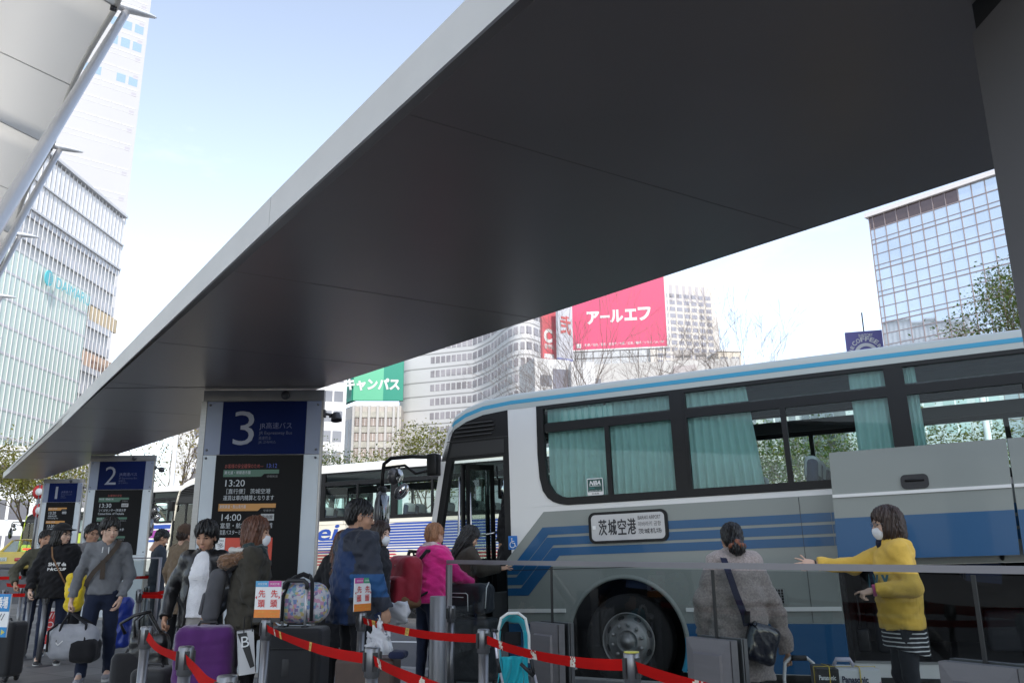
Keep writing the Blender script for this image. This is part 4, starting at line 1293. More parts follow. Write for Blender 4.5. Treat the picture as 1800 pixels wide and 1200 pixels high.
cw_l = coach_paint('coach light blue stripe', (.035, .27, .43))
cw_be = coach_paint('coach beige paint', (.74, .70, .60))
cw_db = coach_paint('coach deep blue stripe', (.02, .07, .36))
cw_r = coach_paint('coach red stripe', (.45, .03, .05))
cw_p = coach_paint('coach purple stripe', (.30, .05, .30))
cw_y = coach_paint('coach lime paint', (.40, .50, .06))

def arch_poly(s0, s1, t0, t1, arches, r=.68, lift=0):
    pts = [(s0, t1), (s0, t0)]
    for c in arches:
        if s0 < c < s1:
            th = math.asin(max(-.95, min(.95, (t0+lift*.0)/r)))
            for i in range(25):
                a = math.pi-th-(math.pi-2*th)*i/24
                pts.append((c+r*math.cos(a), r*math.sin(a)))
    pts += [(s1, t0), (s1, t1)]
    return pts
def front_s(t):
    """front profile of the coach at height t (above the wheel centre)"""
    P = [(-.4, -2.50), (.2, -2.60), (.83, -2.585), (1.31, -2.51), (2.11, -2.36), (2.45, -2.275), (2.58, -2.23), (2.70, -2.14), (2.79, -1.97), (2.85, -1.72), (2.88, -1.32)]
    for (a, sa), (b, sb) in zip(P, P[1:]):
        if a <= t <= b: return sa+(sb-sa)*(t-a)/(b-a)
    return P[0][1] if t < P[0][0] else P[-1][1]
def make_wheel(parent, c, r=.5):
    ax = Vector((0, -1, 0)); c = Vector(c)
    w = MB()
    w.lathe([(r*.60, -.28), (r*.9, -.28), (r*.985, -.25), (r, -.20), (r, -.06), (r*.985, -.02), (r*.9, .0), (r*.64, .0), (r*.61, -.02)], c, ax, 40)
    for k in range(4): w.lathe([(r+.001, -.22+k*.045), (r-.012, -.215+k*.045), (r-.012, -.205+k*.045), (r+.001, -.20+k*.045)], c, ax, 40)
    o = w.build('wheel', tyre_m, parent)
    q = MB()
    q.lathe([(r*.61, -.015), (r*.60, .0), (r*.58, -.005), (r*.565, -.05), (r*.55, -.07), (r*.50, -.045), (r*.435, .012), (r*.42, .022), (r*.26, .022), (r*.25, .034), (r*.225, .036), (r*.215, .02), (r*.14, .02), (r*.135, .05), (r*.09, .06), (r*.085, .085), (0, .092)], c, ax, 40)
    for i in range(10):
        a = 2*math.pi*i/10+.2
        d = Vector((math.cos(a), 0, math.sin(a)))*r*.35
        q.lathe([(.021, .02), (.021, .045), (.012, .055), (0, .056)], c+d, ax, 8)
    for i in range(10):
        a = 2*math.pi*i/10
        d = Vector((math.cos(a), 0, math.sin(a)))*r*.18
        q.lathe([(.008, .02), (.007, .028), (0, .029)], c+d, ax, 6)
    q.build('rim', rim_m, o)
    q = MB()
    for i in range(8):
        a = 2*math.pi*i/8+.3
        d = Vector((math.cos(a), 0, math.sin(a)))*r*.5
        tn = Vector((-math.sin(a), 0, math.cos(a))); rd = Vector((math.cos(a), 0, math.sin(a))); 
        V = [c+d+tn*math.cos(2*math.pi*j/12)*.042+rd*math.sin(2*math.pi*j/12)*.022+ax*(-.028+math.sin(2*math.pi*j/12)*-.016) for j in range(12)]
        q.add(V, [tuple(range(12))])
    q.build('hand_hole', rubber, o)
    return o
def curtain(mb, s0, s1, t0, t1, y, n=None, amp=.022, taper=0.0):
    n = n or max(3, int((s1-s0)/.085))
    ph = random.Random(int(s0*100)).random()*6
    def fn(u, v):
        s_ = s0+(s1-s0)*u
        if taper: s_ = s_+taper*(1-v)*(u if taper > 0 else (1-u))
        a = amp*(.55+.6*(1-v))
        return (s_, y+a*math.sin(u*n*6.283+ph+.5*math.sin(v*3+u*5)), t0+(t1-t0)*v)
    mb.grid(fn, n*10, 8)
    return mb
def make_coach(label, o, d, tilt, lift=0.0, body=cw_w, livery=None, door='shut', units=None, bay=False, seats=True, curtains=(), rear=9.3, wheelbase=6.2, mirror=True, simple=False, vent=True):
    """o = ground point under the front wheel's outer face, d = rearward direction"""
    t = thing('coach', label, 'coach', o, math.atan2(d.y, d.x))
    t.rotation_euler = (0, -tilt, math.atan2(d.y, d.x))
    Z = .5+lift                      # height of t = 0
    WD = 2.5
    arches = [0, wheelbase]
    units = units or [(-.89, .73), (.85, 3.0), (3.12, 5.27), (5.39, 7.5), (7.62, rear-.15)]
    TOP, BOT, SK = 2.73, 1.51, -.30
    # ---- lower side shells
    side = MB()
    def wall(poly, y0, y1): side.prism([(a, b+Z) for a, b in poly], (0, y0, 0), (1, 0, 0), (0, 0, 1), (0, y1-y0, 0), 0)
    for y0, y1, near in ((0, .05, True), (WD, WD-.05, False)):
        ds = -1.44 if near else -2.45
        if bay and near:
            wall(arch_poly(ds, 2.28, SK, BOT, arches), y0, y1)
            wall([(2.28, .73), (5.5, .73), (5.5, BOT), (2.28, BOT)], y0, y1)
            wall([(2.28, SK), (5.5, SK), (5.5, -.17), (2.28, -.17)], y0, y1)
            wall(arch_poly(5.5, rear, SK, BOT, arches), y0, y1)
        else:
            wall(arch_poly(ds, rear, SK, BOT, arches), y0, y1)
    # front quarter panel between door and first window, with the rounded frame corner
    wall([(-1.37, BOT), (-1.37, TOP), (-.975, TOP), (-.98, 2.13), (-.965, 1.85), (-.93, 1.70), (-.87, 1.61), (-.80, 1.56), (-.72, 1.53), (-.62, 1.512)], 0, .05)
    # rear end
    side.bx(rear-.05, rear, .05, WD-.05, SK+Z, 2.8+Z)
    # front below the windscreen
    side.grid(lambda u, v: (front_s(SK+(.80-SK)*v)-.10*math.sin(math.pi*u), WD*u, SK+(.80-SK)*v+Z), 12, 6)
    # A pillars
    for y in (0.0, WD-.06):
        V = []
        for tt in (.5, .83, 1.31, 1.7, 2.11, 2.45, 2.6):
            s_ = front_s(tt); V.append([(s_, y, tt+Z), (s_+.075, y, tt+Z), (s_+.075, y+.06, tt+Z), (s_, y+.06, tt+Z)])
        for A, B in zip(V, V[1:]):
            side.add(A+B, [(0, 1, 5, 4), (1, 2, 6, 5), (2, 3, 7, 6), (3, 0, 4, 7)])
    side.build('body', body, t)
    # ---- roof: white cant rail, stripe, cove and crown in one loft
    prof = [(-.005, TOP), (-.006, 2.79), (-.006, 2.84), (.012, 2.885), (.06, 2.925), (.16, 2.955), (.45, 2.985), (1.25, 3.0)]
    prof = prof+[(WD-a, b) for a, b in reversed(prof[:-1])]
    stn = [(-2.30, -.52), (-2.275, -.42), (-2.23, -.30), (-2.14, -.18), (-1.97, -.095), (-1.72, -.03), (-1.32, 0), (0, 0), (4, 0), (rear, 0)]
    rf = MB(); k = len(prof)
    V = []
    for (s_, dz) in stn:
        for i, (y, tt) in enumerate(prof):
            f = 1.0 if dz == 0 else 1
            yy = y+(.0 if dz > -.2 else .02)
            V.append((s_-(.10*math.sin(math.pi*y/WD) if dz < -.05 else 0), yy, tt+dz*(1.0)+Z))
    Fs = []; n0 = len(stn)
    for i in range(n0-1):
        for j in range(k-1):
            rf.f.append((i*k+j, (i+1)*k+j, (i+1)*k+j+1, i*k+j+1)); rf.sm.append(True)
            rf.m.append(1 if (j == 1 or j == k-3) else 0)
    rf.v = V
    rf.build('roof', [body if not livery or 'roof' not in livery else livery['roof'], livery.get('stripe', body) if livery else body], t)
    # ---- window bands: black frames, both sides
    fr = MB()
    for y0, y1 in ((-.008, .06), (WD+.008, WD-.06)):
        a, b = min(y0, y1), max(y0, y1)
        sa = -.97 if y0 < 1 else -2.2
        if y0 < 1:
            fr.prism([(p_[0], p_[1]+Z) for p_ in [(-.975, TOP-.003), (-.98, 2.13), (-.965, 1.85), (-.93, 1.70), (-.87, 1.61), (-.80, 1.56), (-.72, 1.53), (-.62, BOT+.002), (-.62, 1.60), (-.70, 1.62), (-.78, 1.67), (-.84, 1.76), (-.87, 1.88), (-.885, 2.13), (-.885, TOP-.003)]], (0, a, 0), (1, 0, 0), (0, 0, 1), (0, b-a, 0))
            fr.bx(-.62, rear-.06, a, b, BOT+.002+Z, 1.60+Z)
        else:
            fr.bx(sa, rear-.06, a, b, BOT+.002+Z, 1.60+Z)
            for s_ in (-2.2, -.95): fr.bx(s_, s_+.07, a, b, 1.60+Z, 2.68+Z)
        fr.bx(-.885 if y0 < 1 else sa, rear-.06, a, b, 2.685+Z, TOP-.003+Z)
        for i, (u0, u1) in enumerate(units):
            if i: fr.bx(units[i-1][1], u0, a, b, 1.60+Z, 2.685+Z)
            u0_ = u0 if (i or y0 > 1) else -.875
            fr.bx(u0_, u1, a+.006, b-.01, 2.395+Z, 2.495+Z)
            fr.bx((u0+u1)/2-.028, (u0+u1)/2+.028, a+.006, b-.01, 1.60+Z, 2.395+Z)
            fr.bx(u1-.035, u1, a+.004, b-.01, 1.60+Z, 2.685+Z); 
            if i: fr.bx(u0, u0+.03, a+.004, b-.01, 1.60+Z, 2.685+Z)
    fr.bx(rear-.14, rear-.05, 0, .05, BOT+Z, TOP+Z)
    fr.build('window_frame', blackp, t)
    for y, near in ((.022, True), (WD-.022, False)):
        for i, (u0, u1) in enumerate(units):
            g = MB(); um = (u0+u1)/2
            for (a, b, c, e) in ((u0, um, 1.595, 2.40), (um, u1, 1.595, 2.40), (u0, u1, 2.49, 2.69)):
                if i == 0 and near and a == u0: a = -.88
                if i == 0 and not near and a == u0: a = -.90
                yy = y+(.008 if b == um else 0)
                g.quad((a, yy, c+Z), (b, yy, c+Z), (b, yy, e+Z), (a, yy, e+Z))
            g.build('window_glass', coachgl, t)
    # ---- windscreen and driver's side glass
    g = MB()
    g.grid(lambda u, v: (front_s(.80+1.75*v)-.12*math.sin(math.pi*u)-.002, .07+(WD-.14)*u, .80+1.75*v+Z), 10, 6)
    g.quad((-2.14, WD-.02, 1.2+Z), (-.96, WD-.02, 1.2+Z), (-.96, WD-.02, 2.65+Z), (-2.14, WD-.02, 2.65+Z))
    g.build('windscreen', clearg, t)
    # ---- vents and destination box above the door
    v = MB()
    v.prism([(a, b+Z) for a, b in [(-1.372, TOP-.004), (-1.372, 2.16), (-2.34, 2.16), (-2.24, 2.42), (-2.225, 2.50), (-2.15, 2.585), (-2.06, 2.64), (-1.90, 2.69), (-1.7, 2.715)]], (0, .0, 0), (1, 0, 0), (0, 0, 1), (0, .06, 0), 0)
    v.prism([(a, b+Z) for a, b in [(-1.372, 2.395), (-1.372, 2.405), (-2.25, 2.405), (-2.255, 2.395)]], (0, -.006, 0), (1, 0, 0), (0, 0, 1), (0, .006, 0), 1)
    v.prism([(a, b+Z) for a, b in [(-1.43, 2.37), (-1.43, 2.20), (-2.22, 2.20), (-2.17, 2.37)]], (0, -.009, 0), (1, 0, 0), (0, 0, 1), (0, .01, 0), 1)
    v.build('door_header', [blackp, M('dull black panel', (.014, .014, .015), .5, var=.1)], t)
    lv = MB()
    for i, (a, b, c) in enumerate(((-2.12, -1.60, 2.475), (-2.10, -1.57, 2.525), (-2.06, -1.56, 2.575), (-1.98, -1.58, 2.625))):
        lv.prism([(a-.03, c-.016+Z), (b, c-.016+Z), (b-.02, c+.018+Z), (a+.02, c+.018+Z)], (0, -.004, 0), (1, 0, 0), (0, 0, 1), (0, .006, 0), 1)
        lv.prism([(a-.03, c-.024+Z), (b+.01, c-.024+Z), (b, c-.012+Z), (a-.0, c-.012+Z)], (0, -.03, 0), (1, 0, 0), (0, 0, 1), (0, .03, 0), 0)
    lv.build('air_vent', [M('scuffed black', (.035, .035, .037), .5, var=.5, vs_=14), M('void black', (.003, .003, .003), .9, var=0)], t)
    # ---- inside
    ins = MB()
    ins.bx(-1.3, rear-.06, .06, WD-.06, .86+Z, .94+Z, 0)                 # saloon floor
    ins.bx(-2.5, -1.3, .06, WD-.06, -.12+Z, -.06+Z, 0)                 # entrance floor
    for k_ in range(3): ins.bx(-1.9+k_*.22, -1.3, .06, 1.15, -.06+k_*.3+Z, .24+k_*.3+Z, 0)
    ins.bx(-2.45, -2.15, .95, WD-.06, -.06+Z, .95+Z, 0)                # dash
    ins.bx(-1.32, -1.28, .30, WD-.06, -.06+Z, .90+Z, 0)
    ins.bx(-1.28, rear-.06, .55, WD-.55, 2.72+Z, 2.76+Z, 1)            # ceiling
    ins.bx(-1.28, rear-.06, .06, .50, 2.47+Z, 2.52+Z, 0); ins.bx(-1.28, rear-.06, WD-.50, WD-.06, 2.47+Z, 2.52+Z, 0)
    ins.bx(-1.28, rear-.06, .46, .50, 2.40+Z, 2.55+Z, 0); ins.bx(-1.28, rear-.06, WD-.50, WD-.46, 2.40+Z, 2.55+Z, 0)
    ins.build('interior', [inner_d, inner_l], t)
    if seats:
        sb = MB(); sb.rbox((0, 0, .52), (.12, .44, .92), .05, 2); sb.rbox((-.24, 0, .12), (.46, .44, .14), .05, 2)
        sb.bx(-.3, .0, -.15, .15, -.35, .1); sb.rbox((-.2, .235, .33), (.32, .05, .06), .015)
        hd = MB(); hd.rbox((-.012, 0, .88), (.145, .40, .26), .055, 2)
        first = None
        for i in range(10):
            s_ = -.55+i*.86
            if s_ > rear-.5: break
            for y in (.34, .80, WD-.80, WD-.34):
                so_ = sb.build('seat', seat_m, t) if first is None else first.copy()
                if first is None:
                    first = so_; hc = hd.build('head_cover', cover_m, so_); hcd = hc
                    so_.location = (s_, y, 1.0+Z-.12); so_.rotation_euler = (0, R(7), 0)
                else:
                    COL.objects.link(so_); so_.parent = t; so_.location = (s_, y, 1.0+Z-.12)
                    h2 = hcd.copy(); COL.objects.link(h2); h2.parent = so_
    if curtains:
        for (s0, s1, t0, t1, tp) in curtains:
            c = curtain(MB(), s0, s1, t0+Z, t1+Z, .09, taper=tp); c.build('curtain', curt_m, t)
    # ---- wheels
    well = MB()
    for c in arches:
        well.lathe([(.66, -.72), (.66, -.03)], (c, 0, Z), (0, -1, 0), 32)
        well.lathe([(.66, -.72), (0, -.72)], (c, 0, Z), (0, -1, 0), 32)
    well.build('wheel_well', M('wheel well black', (.008, .008, .009), .9, var=.1), t)
    for c in arches:
        make_wheel(t, (c, .06 if c == 0 else .05, .5+lift*.0 if lift < .1 else .55), .5 if lift < .1 else .55)
    # ---- door
    if door == 'open':
        fm = MB()
        fm.bx(-1.452, -1.372, -.002, .07, SK+Z, 2.16+Z)
        V = []
        for tt in (-.25, .3, .83, 1.31, 1.7, 2.16):
            s_ = front_s(tt)+.077; V.append([(s_, -.002, tt+Z), (s_+.09, -.002, tt+Z), (s_+.09, .07, tt+Z), (s_, .07, tt+Z)])
        for A, B in zip(V, V[1:]): fm.add(A+B, [(0, 1, 5, 4), (1, 2, 6, 5), (2, 3, 7, 6), (3, 0, 4, 7)])
        fm.build('door_frame', blackp, t)
        dl_ = MB()
        # folded leaf standing just inside the opening
        def leaf(o_, d_, w_, t0, t1):
            o_ = Vector(o_); d_ = Vector(d_).normalized(); nn = Vector((-d_.y, d_.x, 0))*.03; f = .055
            for (a, b, c, e) in ((0, f, t0, t1), (w_-f, w_, t0, t1), (f, w_-f, t0, t0+.09), (f, w_-f, t1-.07, t1)):
                dl_.obx(o_+d_*a+Vector((0, 0, c+Z)), d_*(b-a), nn, Vector((0, 0, e-c)), 0)
            q = o_+nn*.5
            dl_.quad(q+d_*f+Vector((0, 0, t0+Z)), q+d_*(w_-f)+Vector((0, 0, t0+Z)), q+d_*(w_-f)+Vector((0, 0, t1+Z)), q+d_*f+Vector((0, 0, t1+Z)), 1)
        leaf((-2.12, .12, 0), (.42, .5, 0), .46, -.05, 2.12)
        leaf((-2.02, .10, 0), (.18, .6, 0), .40, -.05, 2.12)
        dl_.tube((-1.94, .02, .55+Z), (-1.94, .04, 1.75+Z), .013, mi=2); dl_.tube((-2.18, .06, .2+Z), (-2.10, .06, 1.95+Z), .016, mi=2)
        dl_.tube((-2.0, .3, 1.22+Z), (-1.72, .3, 1.25+Z), .012, mi=2)
        dl_.build('door', [blackp, clearg, chrome], t)
        mi_ = MB(); mi_.path([(-2.0, .9, 2.15+Z), (-1.95, .8, 2.0+Z), (-1.9, .75, 1.95+Z)], .012, 8, 0); mi_.rbox((-1.86, .74, 1.83+Z), (.05, .13, .26), .015); mi_.rbox((-1.83, .73, 1.83+Z), (.01, .11, .23), .004, 1, 1)
        mi_.build('interior_mirror', [blackp, chrome], t)
    else:
        dl_ = MB()
        dl_.prism([(front_s(.9)+.08, .9+Z), (-1.40, .9+Z), (-1.40, 2.15+Z), (front_s(2.15)+.08, 2.15+Z)], (0, .01, 0), (1, 0, 0), (0, 0, 1), (0, .004, 0), 1)
        dl_.prism([(front_s(0)+.02, SK+Z), (-1.44, SK+Z), (-1.44, .9+Z), (front_s(.9)+.02, .9+Z)], (0, .0, 0), (1, 0, 0), (0, 0, 1), (0, .04, 0), 0)
        for a in (-2.42, -1.92, -1.44): dl_.bx(a, a+.06, -.004, .05, SK+.05+Z, 2.16+Z, 2)
        dl_.build('door', [body, clearg, blackp], t)
    if mirror:
        m = MB()
        X0 = -2.36
        m.rbox((X0-.06, -.05, 2.12+Z), (.14, .16, .28), .02)
        m.path([(X0-.1, -.10, 2.22+Z), (X0-.35, -.16, 2.24+Z), (X0-.62, -.20, 2.235+Z), (X0-.72, -.21, 2.17+Z), (X0-.745, -.21, 2.0+Z), (X0-.745, -.21, 1.86+Z)], .026, 10)
        m.path([(X0-.1, -.10, 2.05+Z), (X0-.28, -.14, 2.02+Z), (X0-.42, -.18, 2.13+Z), (X0-.70, -.20, 2.12+Z)], .018, 8)
        m.path([(X0-.50, -.19, 2.12+Z), (X0-.49, -.2, 1.93+Z), (X0-.46, -.2, 1.86+Z)], .012, 8)
        m.rbox((X0-.745, -.21, 1.84+Z), (.09, .10, .08), .015)
        m.build('mirror_arm', blackp, t)
        f = Field((-.12, -.22, -.35), (.12, .22, .35), .016)
        f.ell((0, 0, 0), (.075, .15, .30), .01); f.plane((.035, 0, 0), (1, 0, .0))
        h = MB(); f.into(h, 0, Matrix.Translation((X0-.745, -.21, 1.54+Z)))
        h.rbox((X0-.71, -.21, 1.54+Z), (.006, .22, .46), .002, 1, 1)
        h.build('main_mirror', [M('dark mirror housing', (.05, .05, .055), .3, var=.05, coat=.2), M('mirror glass', (.22, .23, .24), .05, metal=1.0, var=0)], t)
        h = MB(); h.ell((X0-.57, -.2, 2.0+Z), (.085, .10, .11), 16, 0); h.lathe([(.09, .0), (.0, .02)], (X0-.485, -.2, 2.0+Z), (1, 0, 0), 16, 1)
        rt = Euler((0, R(40), 0)).to_matrix()
        h.ell((X0-.46, -.2, 1.80+Z), (.06, .11, .12), 16, 0, rt); h.ell((X0-.445, -.2, 1.79+Z), (.055, .10, .11), 16, 1, rt)
        h.build('round_mirror', [MATS['dark mirror housing'], chrome], t)
    if livery and 'fn' in livery: livery['fn'](t, Z)
    return t

def side_sheet(mb, poly, Z, y, mi=0, th=.0025):
    mb.prism([(a, b+Z) for a, b in poly], (0, y-th, 0), (1, 0, 0), (0, 0, 1), (0, th, 0), mi)
# ---------------- first coach: white, sage and blue, with raised luggage doors
def livery_airport(t, Z):
    m = MB(); ar = [0, 6.2]
    def arc_part(s0, s1, t0, t1, y, mi, arches=ar):
        side_sheet(m, arch_poly(s0, s1, t0, t1, arches, r=.683) if any(s0 < c < s1 for c in arches) else [(s0, t0), (s1, t0), (s1, t1), (s0, t1)], Z, y, mi)
    # sage field with the slanted front edge, blue skirt
    poly = arch_poly(-1.435, 2.28, .19, 1.45, ar, r=.683); poly[0] = (-1.435, .915); poly.insert(0, (-.93, 1.45))
    side_sheet(m, poly, Z, -.002, 0)
    arc_part(2.28, 5.5, .735, 1.45, -.002, 0); arc_part(5.5, 9.3, .19, 1.45, -.002, 0)
    for a, b in ((-1.435, 2.28), (5.5, 9.3)):
        # skirt in pieces either side of the wheel arch
        c = 0 if a < 0 else 6.2
        th = math.asin(.19/.683)
        def skirt(sgn, e):
            pts = [(e, .187)]
            for i in range(7):
                aa = th+(math.asin(-.29/.683)-th)*i/6
                pts.append((c+sgn*.683*math.cos(aa), .683*math.sin(aa)))
            pts += [(e, -.295)]
            side_sheet(m, pts, Z, -.002, 1)
        skirt(-1, a); skirt(1, b)
    lv = [1.27, 1.18, 1.15, 1.06, 1.03, .94]; sb = [-.95, -.88, -.90, -.82, -.84, -.75]; b2 = [.83, .74, .71, .62, .585, .50]
    for k in range(3):
        i, j = 2*k, 2*k+1
        pi = [(2.28, lv[i]), (sb[i], lv[i]), (sb[i]-(lv[i]-b2[i])*.944, b2[i]), (-1.433, b2[i])]
        pj = [(-1.433, b2[j]), (sb[j]-(lv[j]-b2[j])*.944, b2[j]), (sb[j], lv[j]), (2.28, lv[j])]
        if pi[2][0] < -1.433: pi[2] = (-1.433, b2[i]); pi = pi[:3]
        side_sheet(m, pi+pj, Z, -.0055, 1)
        side_sheet(m, [(2.285, lv[i]), (2.285, lv[j]), (5.5, lv[j]), (5.5, lv[i])], Z, -.0055, 1)
    side_sheet(m, [(-1.36, 2.795), (-1.36, 2.800), (9.3, 2.80), (9.3, 2.795)], Z, -.007, 2)
    m.build('livery', [cw_g, cw_b, cw_l], t)
    # rub rail, seams, flap lines
    r = MB()
    for a, b in ((-1.43, -.70), (.70, 2.27), (5.52, 5.50)):
        if b > a: r.bx(a, b, -.022, .0, .31+Z, .35+Z)
    r.build('rub_rail', cw_w, t)
    s = MB()
    s.bx(-1.43, .93, -.0085, -.006, .785+Z, .793+Z); s.bx(.92, .93, -.0085, -.006, .1+Z, .785+Z); s.bx(1.98, 1.985, -.0085, -.006, .2+Z, 1.44+Z)
    s.build('panel_gap', rubber, t)
    # arch lip
    lp = MB(); k = 40
    V = []
    for i in range(k+1):
        a = R(205)-R(230)*i/k
        for (rr, y) in ((.664, .03), (.664, -.018), (.69, -.018), (.715, -.002)): V.append((rr*math.cos(a), y, rr*math.sin(a)+Z))
    n4 = 4
    for i in range(k):
        for j in range(3):
            lp.f.append((i*4+j, (i+1)*4+j, (i+1)*4+j+1, i*4+j+1)); lp.sm.append(True); lp.m.append(1 if (i < 5 or i > k-6) else 0)
    lp.v = V
    lp.build('arch_lip', [cw_g, cw_l], t)
    g = MB(); g.bx(1.52, 1.73, -.007, -.003, .38+Z, .53+Z, 0)
    for i in range(8): g.bx(1.525+i*.0286, 1.529+i*.0286, -.013, -.007, .383+Z, .527+Z, 1)
    for i in range(6): g.bx(1.523, 1.727, -.0135, -.007, .385+i*.028+Z, .388+i*.028+Z, 1)
    g.bx(1.50, 1.52, -.012, -.003, .37+Z, .54+Z, 2); g.bx(1.73, 1.75, -.012, -.003, .37+Z, .54+Z, 2); g.bx(1.52, 1.73, -.012, -.003, .53+Z, .545+Z, 2); g.bx(1.52, 1.73, -.012, -.003, .365+Z, .38+Z, 2)
    g.build('side_grille', [M('grille void', (.005, .005, .005), .9, var=0), inner_l, cw_g], t)
    # destination display
    def rr(s0, s1, t0, t1, r_, k=6):
        P = []
        for (cx, cy, a0) in ((s1-r_, t1-r_, 0), (s0+r_, t1-r_, 90), (s0+r_, t0+r_, 180), (s1-r_, t0+r_, 270)):
            for i in range(k+1):
                a = R(a0+90*i/k); P.append((cx+r_*math.cos(a), cy+r_*math.sin(a)))
        return P
    d = MB()
    side_sheet(d, rr(-.36, .575, 1.055, 1.405, .075), Z, -.006, 0, .022)
    d.build('display_frame', blackp, t)
    d = MB(); side_sheet(d, rr(-.325, .54, 1.085, 1.375, .05), Z, -.0285, 0, .002)
    d.build('display_panel', M('display panel grey', (.44, .44, .45), .25, var=.03, coat=.3), t)
    d = MB(); ux, uz = (1, 0, 0), (0, 0, 1); y = -.0325
    for ch, a, b in (('茨', -.235, -.135), ('城', -.12, -.02), ('空', -.005, .095), ('港', .11, .21)):
        for q, (da, db) in enumerate(((0, 0), (.0045, .002), (.002, .005), (-.002, .002))): d.text(ch, (a+da, y-.0003*q, 1.143+db+Z), ux, uz, .172, b-a-.004, 'l', 0)
    d.text('IBARAKI AIRPORT', (.235, y, 1.30+Z), ux, uz, .042, .265); d.text('이바라키 공항', (.235, y, 1.225+Z), ux, uz, .052, .265, 'l', 0); d.text('茨城机场', (.235, y, 1.145+Z), ux, uz, .055, .265, 'l', 0); d.text('茨城机场', (.2365, y-.0003, 1.146+Z), ux, uz, .055, .265, 'l', 0)
    d.build('display_lettering', M('display ink', (.02, .02, .025), .5, var=0), t)
    d = MB(); d.bx(-.31, -.272, -.034, -.031, 1.215+Z, 1.255+Z); d.build('display_tab', paper, t)
    # stickers
    k = MB()
    side_sheet(k, rr(-.365, -.165, 1.605, 1.80, .012), Z, .010, 0, .003); side_sheet(k, [(-.355, 1.645), (-.175, 1.645), (-.175, 1.79), (-.355, 1.79)], Z, .0065, 1, .001)
    k.text('NBA', (-.335, .0045, 1.72+Z), ux, uz, .052, .14, 'l', 0, .03, .25); k.bx(-.335, -.19, .0045, .005, 1.708+Z, 1.713+Z, 0)
    k.text('JAPAN', (-.345, .0045, 1.672+Z), ux, uz, .024, .07, 'l', 2); k.text('公益社団法人日本バス協会', (-.345, .0045, 1.65+Z), ux, uz, .013, .155, 'l', 0); k.text('会員章', (-.31, .0055, 1.614+Z), ux, uz, .02, .09, 'l', 3)
    k.build('association_sticker', [paper, M('sticker green', (.01, .06, .05), .5, var=0), M('sticker teal', (.05, .3, .28), .5, var=0), M('dark lettering', (.03, .03, .03), .6, var=0)], t)
    k = MB(); side_sheet(k, rr(-1.41, -1.29, 1.03, 1.19, .008), Z, -.002, 0, .002)
    y = -.007
    c = (-1.35, 1.105)
    pts = [(c[0]-.005+.034*math.cos(R(a)), y, c[1]-.02+.034*math.sin(R(a))+Z) for a in range(110, 400, 15)]
    k.path(pts, .005, 4, 1); k.path([(c[0]-.012, y, c[1]+.035+Z), (c[0]-.008, y, c[1]+Z), (c[0]+.02, y, c[1]-.002+Z), (c[0]+.035, y, c[1]-.04+Z), (c[0]+.045, y, c[1]-.038+Z)], .0055, 4, 1)
    k.path([(c[0]-.01, y, c[1]+.02+Z), (c[0]+.018, y, c[1]+.02+Z)], .0045, 4, 1); k.ell((c[0]-.013, y, c[1]+.05+Z), (.01, .003, .01), 8, 1)
    k.build('wheelchair_sticker', [M('sticker blue', (.02, .16, .50), .5, var=0), paper], t)
    # luggage bay
    b = MB()
    b.bx(2.30, 5.48, .05, 2.2, -.22+Z, -.165+Z, 0); b.bx(2.30, 5.48, 2.2, 2.25, -.2+Z, .85+Z, 0); b.bx(2.28, 2.32, .05, 2.2, -.2+Z, .85+Z, 0); b.bx(5.46, 5.5, .05, 2.2, -.2+Z, .85+Z, 0); b.bx(2.30, 5.48, .05, 2.2, .80+Z, .855+Z, 0)
    b.bx(2.285, 2.33, -.004, .06, -.17+Z, .73+Z, 1); b.bx(2.33, 5.5, -.006, .05, -.175+Z, -.155+Z, 2)
    b.tube((2.40, .25, .1+Z), (2.40, .25, .5+Z), .018, mi=1); b.rbox((2.42, .18, .02+Z), (.12, .08, .22), .02, 2, 1); b.rbox((2.75, .9, .1+Z), (.5, .4, .5), .04, 2, 3); b.rbox((3.9, 1.2, .05+Z), (.7, .5, .4), .04, 2, 3)
    b.build('luggage_bay', [M('bay lining', (.012, .012, .013), .7, var=.1), blackp, M('bay sill aluminium', (.35, .35, .35), .4, metal=.6), M('dark luggage', (.02, .022, .03), .7)], t)
    for i, (s0, s1) in enumerate(((2.345, 3.855), (3.885, 5.40))):
        y0 = -.45
        h = MB()
        h.prism([(s0-.01, .80+Z), (s1-.01, .80+Z), (s1+.05, 1.825+Z), (s0+.03, 1.825+Z)], (0, y0, 0), (1, 0, 0), (0, 0, 1), (0, .04, 0), 0)
        sk = lambda q: .04*(q-.80)/1.025+.0
        def strip(ta, tb, yo, mi): h.prism([(s0-.01+sk(ta), ta+Z), (s1-.01+sk(ta)*1.4, ta+Z), (s1-.01+sk(tb)*1.4, tb+Z), (s0-.01+sk(tb), tb+Z)], (0, y0-yo, 0), (1, 0, 0), (0, 0, 1), (0, yo, 0), mi)
        strip(.80, 1.19, .003, 1)
        strip(1.385, 1.415, .014, 2)
        ho = h.build('luggage_door', [cw_g, cw_b, cw_w], t)
        if i == 0:
            q = MB(); side_sheet(q, rr(2.98, 3.22, 1.425, 1.56, .045), Z, y0-.001, 0, .012); q.rbox((3.10, y0-.018, 1.505+Z), (.17, .014, .025), .006, 1, 1)
            q.build('handle', [rubber, blackp], ho)
        a_ = MB()
        for s_ in (s0+.12, s1-.12): a_.path([(s_, .08, .70+Z), (s_, -.20, .95+Z), (s_, y0+.03, 1.35+Z)], .02, 8)
        a_.build('hinge_arm', blackp, ho)
    # flat pale teal rectangle behind the first top pane
    pp = MB(); pp.bx(-.70, -.02, .085, .088, 2.515+Z, 2.665+Z); pp.build('pane_sheet', M('pale teal sheet', (.42, .60, .56), .7, var=.02), t)
